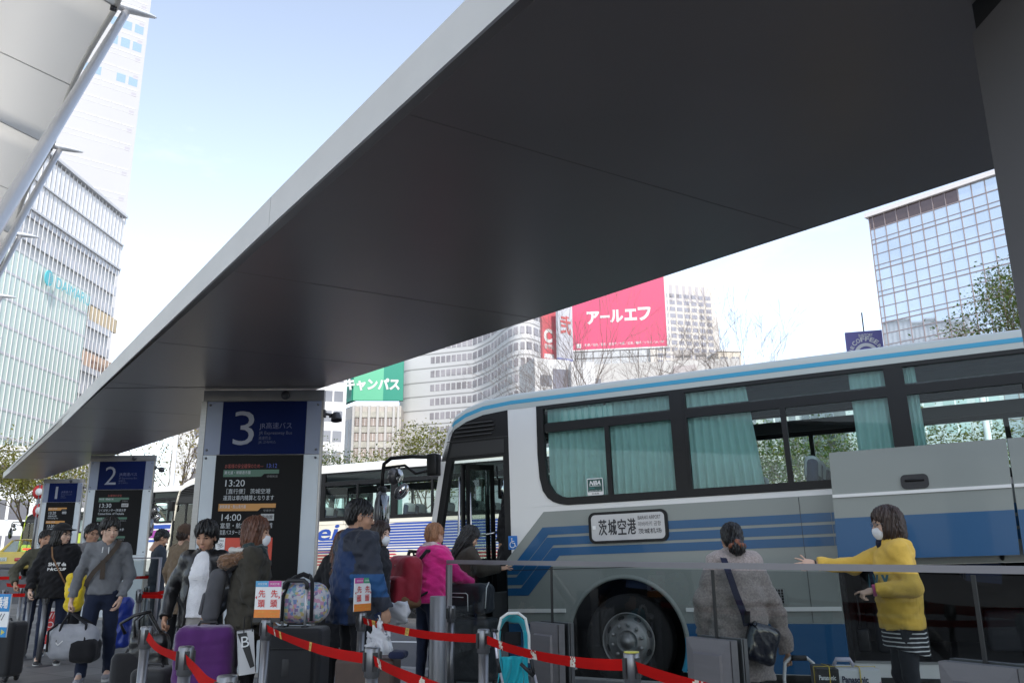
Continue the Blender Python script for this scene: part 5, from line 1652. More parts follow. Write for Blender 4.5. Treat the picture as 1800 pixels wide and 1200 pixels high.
cur1 = [(-.86, -.13, 1.58, 2.70, 0), (-.10, .70, 1.58, 2.70, 0), (.86, 1.55, 1.58, 2.70, .1), (2.62, 2.97, 1.58, 2.70, 0), (3.13, 3.26, 1.58, 2.70, 0), (5.40, 5.9, 1.58, 2.70, 0)]
o1 = Vector((BP.x, BP.y, -.15))
coach1 = make_coach('white and blue coach with raised luggage doors, teal curtains and an airport destination display', o1, BD, R(1.47), 0, cw_w,
                    {'stripe': cw_l, 'roof': coach_paint('coach roof grey green', (.40, .43, .41)), 'fn': livery_airport}, 'open', bay=True, curtains=cur1)
# ---------------- second coach: beige with blue and red ribbon stripes
def livery_ribbon(t, Z):
    m = MB()
    rr_ = 12
    for i in range(11):
        tt = 1.40-i*.066
        s1 = 9.28; s0 = 5.05-.40*i if i < 9 else 1.2+(i-9)*.5
        h_ = .045 if i < 8 else .03
        side_sheet(m, [(s0, tt-h_), (s1, tt-h_), (s1, tt), (s0+.35, tt)], Z, -.002, 0)
    for i in range(5):
        tt = .80-i*.075-.05
        side_sheet(m, [(1.5+.35*i, tt-.035), (5.46, tt-.035), (5.40, tt), (1.2+.35*i, tt)], Z, -.002, 1)
        if i > 2: continue
        side_sheet(m, [(6.95, tt-.035), (9.2, tt-.035), (9.2, tt), (6.9, tt)], Z, -.002, 1)
    for i in range(6):
        tt = .30-i*.075
        side_sheet(m, [(1.2+.2*i, tt-.035), (5.4-.1*i, tt-.035), (5.35-.1*i, tt), (1.0+.2*i, tt)], Z, -.002, 0)
    m.build('livery', [cw_db, cw_r], t)
    m = MB(); m.text('Keisei', (1.20, -.006, 1.02+Z), (1, 0, 0), (0, 0, 1), .42, 2.35, 'l', 0, .02, .35)
    m.bx(3.5, 3.95, -.006, -.003, 1.03+Z, 1.06+Z)
    m.build('lettering', cw_db, t)
    m = MB(); m.bx(-1.3, 9.2, -.01, 0, 1.42+Z, 1.44+Z); m.build('rub_rail', cw_be, t)
fv = Vector(ray(-1987, 1028)); fv.z = 0; fv.normalize(); d2 = -fv
rw = at(742, 1066, 20.3); rw.z = -.15
o2 = Vector((rw.x, rw.y, 0))-d2*6.2; o2.z = -.15
cur2 = [(2.9, 3.05, 1.58, 2.70, 0), (5.15, 5.26, 1.58, 2.70, 0), (5.40, 5.52, 1.58, 2.7, 0)]
coach2 = make_coach('beige coach with blue ribbon stripes and a script name, behind the boarding queue', o2, d2, R(.5), .27, cw_be,
                    {'stripe': cw_be, 'roof': coach_paint('coach white roof', (.74, .74, .73)), 'fn': livery_ribbon}, 'shut', curtains=cur2, rear=9.9)
# ---------------- farther coaches
def livery_purple(t, Z):
    m = MB()
    side_sheet(m, [(-2.4, 1.30), (9.3, 1.30), (9.3, 1.45), (-2.4, 1.45)], Z, -.003, 0); side_sheet(m, [(-2.4, .95), (9.3, .95), (9.3, 1.24), (-2.4, 1.24)], Z, -.003, 1)
    side_sheet(m, [(-2.4, .80), (9.3, .80), (9.3, .88), (-2.4, .88)], Z, -.003, 0)
    m.build('livery', [cw_db, cw_p], t)
p = at(291, 975, 33); d4 = Vector((1, -.42, 0)).normalized()
make_coach('white coach with purple stripes seen past the second pillar', Vector((p.x, p.y, gz(p.y))), d4, 0, 0, cw_w, {'stripe': cw_w, 'fn': livery_purple}, 'shut', seats=False, wheelbase=6.2)
p = at(88, 975, 50); d5 = Vector((1, -.35, 0)).normalized()
make_coach('dark windowed coach half hidden by the first pillar at far left', Vector((p.x, p.y, gz(p.y))), d5, 0, .1, cw_y, {'stripe': cw_w, 'roof': cw_w}, 'shut', seats=False)
# ================================================================== PEOPLE
skin1 = M('skin', (.52, .31, .215), .5, var=.06, vs_=14, spec=.35)
skin2 = M('skin warm', (.46, .255, .165), .5, var=.07, vs_=14, spec=.35)
skin3 = M('skin pale', (.60, .39, .29), .5, var=.05, vs_=14, spec=.35)
lip_m = M('lips', (.38, .17, .13), .45, var=0)
eye_m = M('dark eye', (.012, .009, .008), .2, var=0)
def hairm(name, c, r=.42):
    m = M(name, c, r, var=.35, vs_=30, stretch=(1, 1, .15), bump=.5, bs=90); return m
hair_k = hairm('black hair', (.010, .009, .009)); hair_b = hairm('dark brown hair', (.035, .018, .012)); hair_r = hairm('auburn brown hair', (.11, .042, .022)); hair_g = hairm('light ginger brown hair', (.28, .13, .06))
def cloth(name, c, rough=.85, var=.1, bump=.25, bs=220, sheen=.08, vs_=7): return M(name, c, rough, var=var, vs_=vs_, bump=bump, bs=bs, sheen=sheen, spec=.25)
mask_m = cloth('white mask paper', (.78, .78, .80), .8, .02, .1, 80)
shoe_k = M('dark shoe', (.02, .02, .022), .5); sole_m = M('pale sole', (.55, .55, .53), .7)
denim = cloth('dark denim', (.012, .018, .04)); black_c = cloth('black cloth', (.012, .012, .014)); charc = cloth('charcoal cloth', (.02, .021, .025))
def hand_geo(mb, wrist, d, n, side, pose='relax', mi=0, s=1.0):
    f = Field((-.075, -.03, -.085), (.075, .215, .05), .0048)
    f.ell((0, .045, 0), (.042, .056, .017), .012); f.cone((0, -.02, 0), (0, .02, 0), .026, .028, .02, (1, 1, .72))
    f.ell((side*.022, .03, -.006), (.02, .032, .017), .012)
    curl = {'relax': (22, 28, 20), 'grip': (70, 85, 55), 'flat': (4, 6, 6), 'point': (55, 70, 40)}[pose]
    for i, (x, L, r) in enumerate(((.031, .074, .0088), (.0105, .083, .0092), (-.0105, .077, .0088), (-.030, .060, .0078))):
        p = np.array((side*x, .088-.008*abs(i-1), 0)); a = R(2+2*i) if pose != 'flat' else 0
        c = list(curl)
        if pose == 'point' and i == 0: c = (8, 12, 8)
        if pose == 'relax': c = [q+5*i for q in c]
        sp = side*x*(2.2 if pose == 'flat' else 1.0)
        for j, fr in enumerate((.46, .30, .24)):
            a += R(c[j])
            q = p+np.array((sp*fr, math.cos(a)*L*fr, -math.sin(a)*L*fr))
            f.cone(p, q, r*(1-.08*j), r*(.93-.08*j), .004); p = q
    tp = [(side*.030, .018, -.006), (side*.052, .050, -.018), (side*.058, .078, -.030), (side*.054, .100, -.040)]
    if pose == 'grip': tp = [(side*.030, .018, -.008), (side*.046, .046, -.03), (side*.036, .070, -.046), (side*.018, .082, -.052)]
    for a, b, r in zip(tp, tp[1:], (.0125, .0108, .0095)): f.cone(a, b, r, r*.92, .006)
    y = Vector(d).normalized(); z = -Vector(n); z = (z-y*z.dot(y)).normalized(); x = y.cross(z)
    m = Matrix(((x.x, y.x, z.x, wrist[0]), (x.y, y.y, z.y, wrist[1]), (x.z, y.z, z.z, wrist[2]), (0, 0, 0, 1)))
    f.into(mb, mi, m @ Matrix.Scale(s, 4))
def head_geo(mb, HM, fem=False):
    f = Field((-.105, -.13, -.235), (.105, .13, .13), .0058)
    f.ell((0, -.012, .03), (.074, .094, .085), .01); f.ell((0, .022, -.028), (.063 if not fem else .060, .068, .088), .03)
    f.ell((0, .044, -.088), (.034 if not fem else .030, .032, .025), .03)
    f.ell((.040, .052, -.036), (.026, .026, .028), .02); f.ell((-.040, .052, -.036), (.026, .026, .028), .02)
    f.ell((0, .074, .014), (.048, .016, .013), .018)
    for s_ in (1, -1): f.ell((s_*.031, .097, .0), (.017, .016, .010), .010, op='sub')
    f.cone((0, .083, -.004), (0, .103, -.034), .007, .0105, .010); f.ell((0, .092, -.040), (.017, .012, .009), .008)
    f.ell((0, .084, -.066), (.022, .011, .007), .006); f.ell((0, .083, -.074), (.018, .010, .006), .005)
    for s_ in (1, -1): f.ell((s_*.076, -.006, -.012), (.010, .020, .032), .008); f.ell((s_*.086, -.004, -.008), (.006, .010, .018), .004, op='sub')
    f.cone((0, -.02, -.06), (0, -.035, -.225), .050 if fem else .056, .056 if fem else .062, .025)
    P, Q = f.mesh()
    o = len(mb.v)
    mb.v += [tuple(HM @ Vector(p)) for p in P]
    for q in Q:
        c = P[q].mean(0)
        lip = abs(c[0]) < .019 and -.078 < c[2] < -.061 and c[1] > .087
        mb.f.append(tuple(i+o for i in q)); mb.m.append(1 if lip else 0); mb.sm.append(True)
    for s_ in (1, -1):
        for (c, r, mi) in (((s_*.031, .079, .0005), (.0145, .009, .0055), 2), ((s_*.032, .0865, .0195), (.019, .005, .0042), 2)):
            n0 = len(mb.v); mb.ell(c, r, 10, mi)
            mb.v[n0:] = [tuple(HM @ Vector(p)) for p in mb.v[n0:]]
def hair_geo(style, seed=0, fringe=.5):
    f = Field((-.15, -.19, -.36), (.15, .14, .155), .0056)
    r = random.Random(seed)
    if style == 'short':
        f.ell((0, -.016, .042), (.085, .106, .092), .01); f.ell((0, -.05, -.02), (.076, .066, .065), .03)
    elif style == 'puffy':
        f.ell((0, -.008, .048), (.093, .114, .098), .01); f.ell((0, -.045, -.015), (.086, .078, .078), .03)
    elif style == 'bob':
        f.ell((0, -.012, .044), (.091, .110, .094), .01); f.ell((0, -.022, -.045), (.101, .100, .095), .04); f.ell((0, -.03, -.10), (.088, .083, .05), .03)
    elif style == 'long':
        f.ell((0, -.012, .044), (.090, .110, .094), .01); f.ell((0, -.03, -.06), (.098, .095, .12), .04); f.cone((0, -.065, -.12), (0, -.10, -.30), .075, .055, .04, (1.25, .8, 1))
    elif style == 'bun':
        f.ell((0, -.016, .042), (.085, .106, .090), .01); f.ell((0, -.05, -.02), (.076, .066, .065), .03); f.cone((0, -.10, -.045), (.01, -.125, -.10), .05, .062, .02)
    # face opening
    lo = {'short': -.01, 'puffy': -.02, 'bob': -.02, 'long': -.02, 'bun': 0}[style]
    f.ell((0, .115, -.055+.02*(1-fringe)), (.074, .098, .098), .014, op='sub')
    if style in ('short', 'puffy', 'bun'):
        f.ell((.09, .045, -.075), (.05, .075, .085), .01, op='sub'); f.ell((-.09, .045, -.075), (.05, .075, .085), .01, op='sub')
        f.plane((0, 0, -.085), (0, .35, -1)) if style != 'bun' else None
    else:
        f.ell((0, .10, -.20), (.075, .09, .12), .02, op='sub')
    X, Y, Z = f.ax[0][:, None, None], f.ax[1][None, :, None], f.ax[2][None, None, :]
    th = np.arctan2(X, Y+.02)
    f.F += (.0042*np.sin(th*21+9*Z*6+seed)+.0034*np.sin(th*43-26*Z+2*seed)*(1.2+np.sin(th*5+seed))+.0028*np.sin(th*67+40*Z)+.003*np.sin(25*Z+th*9)).astype(np.float32)
    return f
def person(label, loc, rz, H=1.68, fem=False, arms=None, legs=None, lean=(0, 0), head=(0, 0), hair=('short', None), skin=None, top=None, under=None, bottom=None, shoes=None, hands=None, mask=False, glasses=None, group='people waiting for the coach', fringe=.5, seed=1, skirt=None, twist=0):
    """local frame: faces +Y, its right side is +X"""
    t = thing('person', label, 'person', loc, rz, group)
    s = H/1.70; t.scale = (s, s, s)
    sk = skin or skin1
    lx, ly = lean
    sw = .146 if fem else .165
    nb = Vector((lx, ly, 1.44-.25*(lx*lx+ly*ly)))
    dz = nb.z-1.44
    sh = {'R': Vector((lx+sw, ly, 1.385+dz)), 'L': Vector((lx-sw, ly, 1.385+dz))}
    arms = arms or {}
    arm = {}
    for k, sg in (('R', 1), ('L', -1)):
        e, w = arms.get(k, ((sg*.245, -.02, 1.10), (sg*.265, .07, .85)))
        arm[k] = (Vector(e), Vector(w))
    legs = legs or {}
    leg = {}
    for k, sg in (('R', 1), ('L', -1)):
        kn, an = legs.get(k, ((sg*.10, .02, .49), (sg*.11, -.01, .09)))
        leg[k] = (Vector((sg*.085, 0, .90)), Vector(kn), Vector(an))
    # ---------------- body (one surface, plus finely meshed head and hands joined to it)
    b = MB()
    lo = [min(-.30, min(v.x for a in arm.values() for v in a)-.1), min(-.25, min(v.y for a in arm.values() for v in a)-.1), 0]
    hi = [max(.30, max(v.x for a in arm.values() for v in a)+.1), max(.25, max(v.y for a in arm.values() for v in a)+.1), 1.62]
    lo[1] = min(lo[1], ly-.22); hi[1] = max(hi[1], ly+.22, .30); lo[0] = min(lo[0], lx-.3); hi[0] = max(hi[0], lx+.3)
    for q in leg.values():
        lo[1] = min(lo[1], q[2].y-.2); hi[1] = max(hi[1], q[2].y+.3)
    f = Field(lo, hi, .0165)
    f.cone((lx*.8, ly*.8, 1.28), (0, 0, .95), .09, .09, .05, (1.3, .9, 1)); f.cone(sh['L'], sh['R'], .045, .045, .05); f.cone((lx, ly, 1.38+dz), nb+Vector((0, .015, .06)), .055, .05, .04)
    for k in 'RL':
        e, w = arm[k]; f.cone(sh[k], e, .045, .036, .03); f.cone(e, w, .036, .026, .02)
        h_, kn, an = leg[k]; f.cone(h_, kn, .075, .05, .04); f.cone(kn, an, .05, .035, .02); f.cone(an, an+Vector((0, .12, -.05)), .032, .03, .02)
    f.into(b, 0)
    HM = Matrix.Translation(nb+Vector((0, .026, .142))) @ Matrix.Scale(1.06, 4) @ Matrix.Rotation(R(head[0]), 4, 'Z') @ Matrix.Rotation(R(head[1]), 4, 'X')
    head_geo(b, HM, fem)
    hands = hands or {}
    for k, sg in (('R', 1), ('L', -1)):
        e, w = arm[k]; d = (w-e).normalized()
        hp = hands.get(k, 'relax')
        if hp is None: continue
        if isinstance(hp, str): hp = (hp, tuple(d+Vector((0, .10, 0))), (-sg, 0, 0))
        hand_geo(b, w+d*.015, hp[1], hp[2], -sg, hp[0], 0, .93 if fem else 1.0)
    b.build('body', [sk, lip_m, eye_m], t)
    # ---------------- clothes
    def torso(f, th, hem, flare=0.0, collar=0.0, neck=True, fat=0.0):
        f.cone((lx*.85, ly*.85, 1.30+dz), (lx*.4, ly*.4, 1.06), .112+th+fat*.5, .104+th+fat, .05, (1.36 if not fem else 1.24, .98, 1))
        f.cone((lx*.4, ly*.4, 1.07), (0, 0, max(hem-.05, .3)), .104+th+fat, .118+th+flare+fat, .06, (1.30, 1.02, 1))
        if fem: f.ell((lx*.8, ly*.8+.085, 1.24+dz), (.125, .055+th*.5, .075), .05)
        f.cone(sh['L']-Vector((0, 0, .01)), sh['R']-Vector((0, 0, .01)), .052+th*.7, .052+th*.7, .06, (1, 1.15, 1))
        f.cone((lx, ly-.005, 1.36+dz), nb+Vector((0, .012, .005+collar)), .085+th*.5, .062+th*.5, .05)
        f.plane((0, 0, hem), (0, 0, -1))
        if neck: f.cone(nb+Vector((0, .012, -.03)), nb+Vector((0, .05, .16)), .052, .075, .005, op='sub')
    def sleeves(f, th, cuff=True, len_=1.0):
        for k in 'RL':
            e, w = arm[k]
            q = e+(w-e)*(len_*.98)
            f.cone(sh[k], e, .050+th*.9, .044+th*.85, .045); f.cone(e, q, .044+th*.85, .034+th*.75, .02)
            if cuff: f.cutnear(q, (w-e), .11)
    def fld(zlo, res=.0115): return Field((lo[0]-.03, lo[1]-.03, zlo-.03), (hi[0]+.03, hi[1]+.05, 1.60), res)
    if under:
        f = fld(under['hem']); torso(f, under.get('th', .0), under['hem'], 0, .0); f.folds(.0025, .08, seed)
        m_ = MB(); f.into(m_, 0); m_.build(under.get('name', 'sweater'), under['mat'], t)
    if bottom:
        m_ = MB(); th = bottom.get('th', .006)
        f = Field((lo[0], lo[1]-.02, .0), (hi[0], hi[1]+.02, 1.08), .0125)
        f.cone((0, -.005, 1.0), (0, -.01, .90), .112+th, .118+th, .04, (1.28, 1.0, 1))
        for k in 'RL':
            h_, kn, an = leg[k]
            f.cone(h_, kn, .082+th, .058+th, .035); f.cone(kn, an+Vector((0, 0, -.02)), .058+th, .044+th+bottom.get('flare', 0), .02)
            f.cutnear(an+Vector((0, 0, -.03)), (0, 0, -1), .13)
        f.folds(bottom.get('fold', .004), .10, seed+5, .6); f.into(m_, 0); m_.build('trousers', bottom['mat'], t)
    sm = MB()
    for k in 'RL':
        an = leg[k][2]; f = Field((an.x-.07, an.y-.12, 0), (an.x+.07, an.y+.24, .16), .008)
        f.cone(an+Vector((0, -.03, -.04)), an+Vector((0, .13, -.058)), .043, .038, .03, (1, 1, .8)); f.ell(an+Vector((0, 0, .0)), (.045, .055, .06), .03); f.plane((0, 0, .018), (0, 0, -1))
        f.into(sm, 0); sm.prism([(an.x+.047*math.cos(a)*(1 if math.sin(a) < 0 else .95), an.y+.06+.125*math.sin(a)) for a in [2*math.pi*i/16 for i in range(16)]], (0, 0, 0), (1, 0, 0), (0, 1, 0), (0, 0, .02), 1)
    sm.build('shoes', [shoes or shoe_k, sole_m], t)
    if skirt:
        f = Field((-.32, -.32, skirt['hem']-.03), (.32, .32, 1.1), .012)
        f.cone((0, 0, 1.02), (0, 0, skirt['hem']-.03), .125, .155, .03, (1.2, 1.05, 1)); f.folds(.006, .09, seed+9, .3); f.plane((0, 0, skirt['hem']), (0, 0, -1)); f.plane((0, 0, 1.04), (0, 0, 1))
        m_ = MB(); f.into(m_, 0); m_.build('skirt', skirt['mat'], t)
    if top:
        m_ = MB(); th = top.get('th', .012); f = fld(top['hem'])
        torso(f, th, top['hem'], top.get('flare', 0), top.get('collar', 0), fat=top.get('fat', 0))
        sleeves(f, th*top.get('sth', 1.0), True, top.get('slen', 1.0))
        if top.get('hood'):
            f.cone(nb+Vector((-.07, -.065, -.015)), nb+Vector((.07, -.065, -.015)), .048, .048, .03, (1, 1.15, 1)); f.cone(nb+Vector((-.085, -.03, .0)), nb+Vector((-.06, .065, -.035)), .03, .02, .03); f.cone(nb+Vector((.085, -.03, .0)), nb+Vector((.06, .065, -.035)), .03, .02, .03)
            f.ell(nb+Vector((0, -.10, -.07)), (.095, .042, .075), .03)
        f.folds(top.get('fold', .005), top.get('wl', .085), seed, top.get('zs', 1.0))
        if top.get('ribs'):
            Z = f.ax[2][None, None, :]
            f.F += (-.016*np.sqrt(np.abs(np.sin(Z*math.pi/top['ribs'])))+.010).astype(np.float32)
        if top.get('open'):
            o_ = top['open']
            f.cone((lx*.8, ly+.20, 1.40), (0, .22, top['hem']-.05), o_*.8, o_*1.25, .004, (1, 2.0, 1), op='sub')
        f.into(m_, 0); m_.build(top.get('name', 'jacket'), top['mat'], t)
    # ---------------- hair, mask, glasses
    if hair[1] is not None:
        m_ = MB(); hf = hair_geo(hair[0], seed, fringe); hf.into(m_, 0, HM)
        rg = random.Random(seed*7); hv = list(m_.v)
        hc = HM @ Vector((0, -.015, .03)); dn = HM.to_3x3() @ Vector((0, 0, -1))
        for i in range(230):
            p = Vector(hv[rg.randrange(len(hv))]); ou = (p-hc).normalized()
            ln = rg.uniform(.02, .055); sd_ = Vector((rg.gauss(0, 1), rg.gauss(0, 1), rg.gauss(0, .4)))*.006
            lift = rg.uniform(.0, .011)
            m_.path([p-ou*.006, p+ou*lift*.6+dn*ln*.35+sd_*.4, p+ou*lift+dn*ln+sd_], [.0013, .0011, .0005], 3, caps=False)
        m_.build('hair', hair[1], t)
    if mask:
        f = Field((-.1, -.02, -.13), (.1, .14, .02), .006)
        f.ell((0, .048, -.055), (.063, .057, .064), .01); f.ell((0, .090, -.044), (.014, .022, .032), .02); f.plane((0, .058, -.05), (0, -1, -.05)); f.plane((0, .07, -.016), (0, .25, 1)); f.plane((0, 0, -.108), (0, -.2, -1))
        m_ = MB(); f.into(m_, 0, HM)
        for s_ in (1, -1): m_.path([HM @ Vector(p) for p in ((s_*.058, .06, -.035), (s_*.078, .02, -.02), (s_*.086, -.01, -.0))], .0018, 5)
        m_.build('face_mask', mask_m, t)
    if glasses:
        m_ = MB()
        for s_ in (1, -1):
            m_.path([HM @ Vector((s_*.032+.023*math.cos(a), .099-.006*abs(math.cos(a)), .001+.016*math.sin(a))) for a in [2*math.pi*i/14 for i in range(14)]], .0022, 5, closed=True)
            m_.path([HM @ Vector(p) for p in ((s_*.055, .094, .005), (s_*.074, .05, .006), (s_*.084, -.01, .004))], .0022, 5)
        m_.path([HM @ Vector((x, .103, .004)) for x in (-.009, 0, .009)], .002, 5)
        m_.build('glasses', glasses, t)
    return t, HM, nb, arm, s
def W2(t, p):
    """local point of a person (or thing) -> world"""
    m = Matrix.LocRotScale(t.location, t.rotation_euler, t.scale)
    return m @ Vector(p)
def stand(u, v_head, Y): p = at(u, v_head, Y); return (p.x, p.y, 0.0)
def strap(name, label, cat, pts, w, mat, parent=None, nrm=None):
    pass
def ribbon(mb, pts, w, nrm, mi=0, th=.004):
    """flat band along pts, its face turned to nrm (one per point or one for all)"""
    pts = [Vector(p) for p in pts]; k = len(pts); V = []
    for i, p in enumerate(pts):
        d = (pts[min(i+1, k-1)]-pts[max(i-1, 0)]).normalized()
        n = Vector(nrm[i] if isinstance(nrm, list) else nrm).normalized(); x = d.cross(n).normalized()*w*.5
        V += [p-x, p+x, p+x+n*th, p-x+n*th]
    for i in range(k-1):
        a, b = 4*i, 4*i+4
        if i == 0: pass
    mb.add(V, [(4*i+j, 4*i+(j+1) % 4, 4*i+4+(j+1) % 4, 4*i+4+j) for i in range(k-1) for j in range(4)]+[(0, 3, 2, 1), (4*k-4, 4*k-3, 4*k-2, 4*k-1)], mi, False)
    return mb

# --- man in the grey hooded sweatshirt, walking to us with a duffel bag
grey_sw = cloth('heather grey sweatshirt', (.15, .155, .165), .9, .18, .35, 160)
t4, H4, nb4, arm4, s4 = person('young man in a grey hooded sweatshirt with a brown strap across his chest', stand(197, 905, 9.5), R(196), 1.70, False,
    {'R': ((.27, -.03, 1.12), (.30, .06, .84)), 'L': ((-.25, -.04, 1.10), (-.20, .14, .86))}, {'R': ((.11, .10, .50), (.12, .14, .09)), 'L': ((-.10, -.02, .48), (-.11, -.12, .10))},
    head=(28, 0), hair=('puffy', hair_k), skin=skin3, top=dict(mat=grey_sw, th=.016, hem=.90, hood=True, name='sweatshirt', fold=.005, fat=.0), bottom=dict(mat=denim, th=.012), shoes=M('grey trainers', (.25, .25, .27), .6), hands={'R': ('grip', (.05, .05, -1), (-1, 0, 0)), 'L': ('relax', (.1, .35, -.9), (1, 0, 0))}, fringe=.9, seed=4)
mb = MB(); ribbon(mb, [(-.12, .06, 1.475), (-.10, .115, 1.40), (-.02, .165, 1.27), (.09, .165, 1.14), (.155, .12, 1.04), (.175, .05, .98)], .05, (0, 1, .15)); ribbon(mb, [(.01, .18, 1.26), (.0, .185, 1.15), (.0, .18, 1.06)], .05, (0, 1, 0))
mb.build('chest_strap', cloth('brown webbing', (.06, .045, .035)), t4)
mb = MB(); mb.path([(-.03, .15, 1.40), (-.035, .17, 1.33)], .005, 6); mb.path([(.03, .15, 1.40), (.03, .17, 1.34)], .005, 6); mb.build('drawstring', paper, t4)
# --- person in the black hooded top and cap
t2, H2, nb2, arm2, s2 = person('long haired person in a black cap and black slogan sweatshirt', stand(113, 912, 11.0), R(208), 1.70, True,
    {'R': ((.27, -.02, 1.10), (.28, .10, .90)), 'L': ((-.26, -.02, 1.10), (-.25, .12, .90))}, head=(48, 0), hair=('long', hair_k), skin=skin3, top=dict(mat=black_c, th=.03, hem=.80, hood=True, name='sweatshirt', fold=.006, fat=.02), bottom=dict(mat=denim, th=.004), glasses=M('dark glasses frame', (.02, .02, .02), .3, var=0), seed=8)
mb = MB(); f = Field((-.12, -.13, .02), (.12, .2, .17), .007); f.ell((0, -.012, .055), (.096, .116, .088), .01); f.ell((0, .10, .055), (.075, .085, .012), .02); f.plane((0, 0, .045), (0, .0, -1)); f.into(mb, 0, H2); mb.build('cap', black_c, t2)
mb = MB(); mb.text('♪', H2 @ Vector((-.02, .105, .085)), H2.to_3x3() @ Vector((-1, 0, 0)), H2.to_3x3() @ Vector((0, -.3, 1)), .03, .02); mb.build('cap_mark', paper, t2)
mb = MB(); mb.text('SHUT da', (.115, .190, 1.19), (-1, 0, 0), (0, .05, 1), .045, .20, 'l', 0, .05); mb.text('F★CKUP', (.120, .192, 1.13), (-1, 0, 0), (0, .03, 1), .05, .21, 'l', 0, .05); mb.build('slogan', paper, t2)
mb = MB(); ribbon(mb, [(.10, .09, 1.43), (.08, .185, 1.30), (-.03, .20, 1.10), (-.13, .17, .92), (-.19, .08, .86)], .018, (0, 1, .1)); mb.build('thin_strap', cloth('tan strap', (.22, .12, .06)), t2)
# --- man with glasses behind
person('man with black glasses and short hair looking over from behind', stand(166, 908, 11.9), R(205), 1.73, False, head=(25, 0), hair=('short', hair_k), skin=skin2, top=dict(mat=cloth('marl grey hood', (.17, .165, .17)), th=.02, hem=.88, hood=True, name='sweatshirt'), bottom=dict(mat=charc), glasses=M('black glasses frame', (.015, .015, .015), .3, var=0), fringe=.2, seed=9)
# --- olive jacket, mostly hidden behind the capped person
olive = cloth('olive cotton', (.075, .072, .05))
person('person in an olive jacket with a hand on a trolley handle, behind the capped one', stand(84, 930, 12.0), R(205), 1.66, False,
    {'R': ((.36, .0, 1.14), (.30, .22, .98)), 'L': ((-.25, 0, 1.1), (-.22, .1, .85))}, head=(20, 0), hair=('short', hair_k), skin=skin2, top=dict(mat=olive, th=.02, hem=.80, name='jacket'), bottom=dict(mat=denim), hands={'R': ('grip', (-.1, .2, -1), (-1, 0, 0))}, seed=11)
# --- man in a dark suit with a phone
t5, *_ = person('man in a dark grey suit looking down at his phone', stand(283, 937, 14.2), R(-62), 1.72, False, {'R': ((.24, .10, 1.12), (.10, .30, 1.16)), 'L': ((-.24, .05, 1.10), (-.08, .30, 1.12))}, head=(0, -22), hair=('short', hair_k), skin=skin2,
    top=dict(mat=cloth('dark grey suiting', (.035, .042, .055)), th=.012, hem=.74, name='suit_jacket', fold=.003), bottom=dict(mat=cloth('dark suit trousers', (.03, .035, .045))), hands={'R': ('grip', (-.3, .9, .2), (-1, 0, .3)), 'L': ('grip', (.3, .9, .1), (1, 0, .3))}, seed=12)
# --- tan coat and knitted hat half behind pillar 3
tan = cloth('tan wool coat', (.20, .145, .095))
t6, H6, *_ = person('person in a tan coat and brown knitted hat beside the third pillar', stand(324, 938, 11.8), R(-30), 1.70, True, head=(0, -10), hair=('short', hair_b), skin=skin1, top=dict(mat=tan, th=.03, hem=.55, flare=.04, collar=.02, name='coat'), bottom=dict(mat=black_c), seed=13)
mb = MB(); f = Field((-.12, -.15, -.04), (.12, .13, .17), .008); f.ell((0, -.014, .05), (.098, .116, .10), .01); f.plane((0, 0, .0), (0, .25, -1)); f.folds(.003, .03, 3); f.into(mb, 0, H6); mb.build('knitted_hat', cloth('brown knit', (.10, .06, .04), .9, .2, .8, 120), t6)
# --- woman in black leather jacket and white sweater
leather = M('black leather', (.010, .010, .011), .36, var=.15, vs_=9, bump=.25, bs=60, coat=.15)
knit = cloth('white knit', (.78, .78, .80), .95, .06, .9, 90, .3)
t7, H7, nb7, arm7, s7 = person('woman in a black leather jacket over a white jumper, eyes down', stand(366, 922, 7.15), R(183), 1.56, True,
    {'R': ((.29, -.05, 1.12), (.28, .10, .88)), 'L': ((-.25, .0, 1.10), (-.18, .20, .92))}, head=(-4, -14), hair=('puffy', hair_k), skin=skin2, fringe=.75, under=dict(mat=knit, hem=.88, th=.020), top=dict(mat=leather, th=.026, hem=.80, open=.100, collar=.015, name='leather_jacket', fold=.004, wl=.10, fat=.015), bottom=dict(mat=cloth('pale grey trousers', (.36, .34, .32))), hands={'R': ('grip', (.0, .1, -1), (-1, 0, 0))}, shoes=M('cream trainers', (.5, .48, .45), .6), seed=14)
# --- masked person with fur trimmed hood
fur = cloth('brown fur', (.16, .085, .045), .95, .4, 1.0, 60, .5)
t8, H8, nb8, arm8, s8 = person('masked person with reddish hair in an olive parka with a fur trimmed hood', stand(447, 920, 6.75), R(-72), 1.575, True,
    {'R': ((.23, .0, 1.10), (.22, .12, .88)), 'L': ((-.22, .02, 1.12), (-.20, .16, .90))}, head=(-12, 0), hair=('bob', hair_r), skin=skin1, top=dict(mat=cloth('olive parka', (.045, .040, .030)), th=.035, hem=.72, name='parka', fold=.007, fat=.02, flare=.02), bottom=dict(mat=black_c), mask=True, seed=15, fringe=.7)
mb = MB(); f = Field((-.26, -.34, 1.22), (.26, .14, 1.52), .009)
f.cone((-.15, -.05, 1.40), (-.12, -.20, 1.345), .05, .055, .03); f.cone((-.12, -.20, 1.345), (.10, -.21, 1.345), .055, .055, .03); f.cone((.10, -.21, 1.345), (.15, -.04, 1.40), .055, .045, .03)
rg = np.random.RandomState(3); f.F += (.006*rg.randn(*f.F.shape)).astype(np.float32); f.folds(.006, .03, 7); f.into(mb, 0); mb.build('fur_trim', fur, t8)
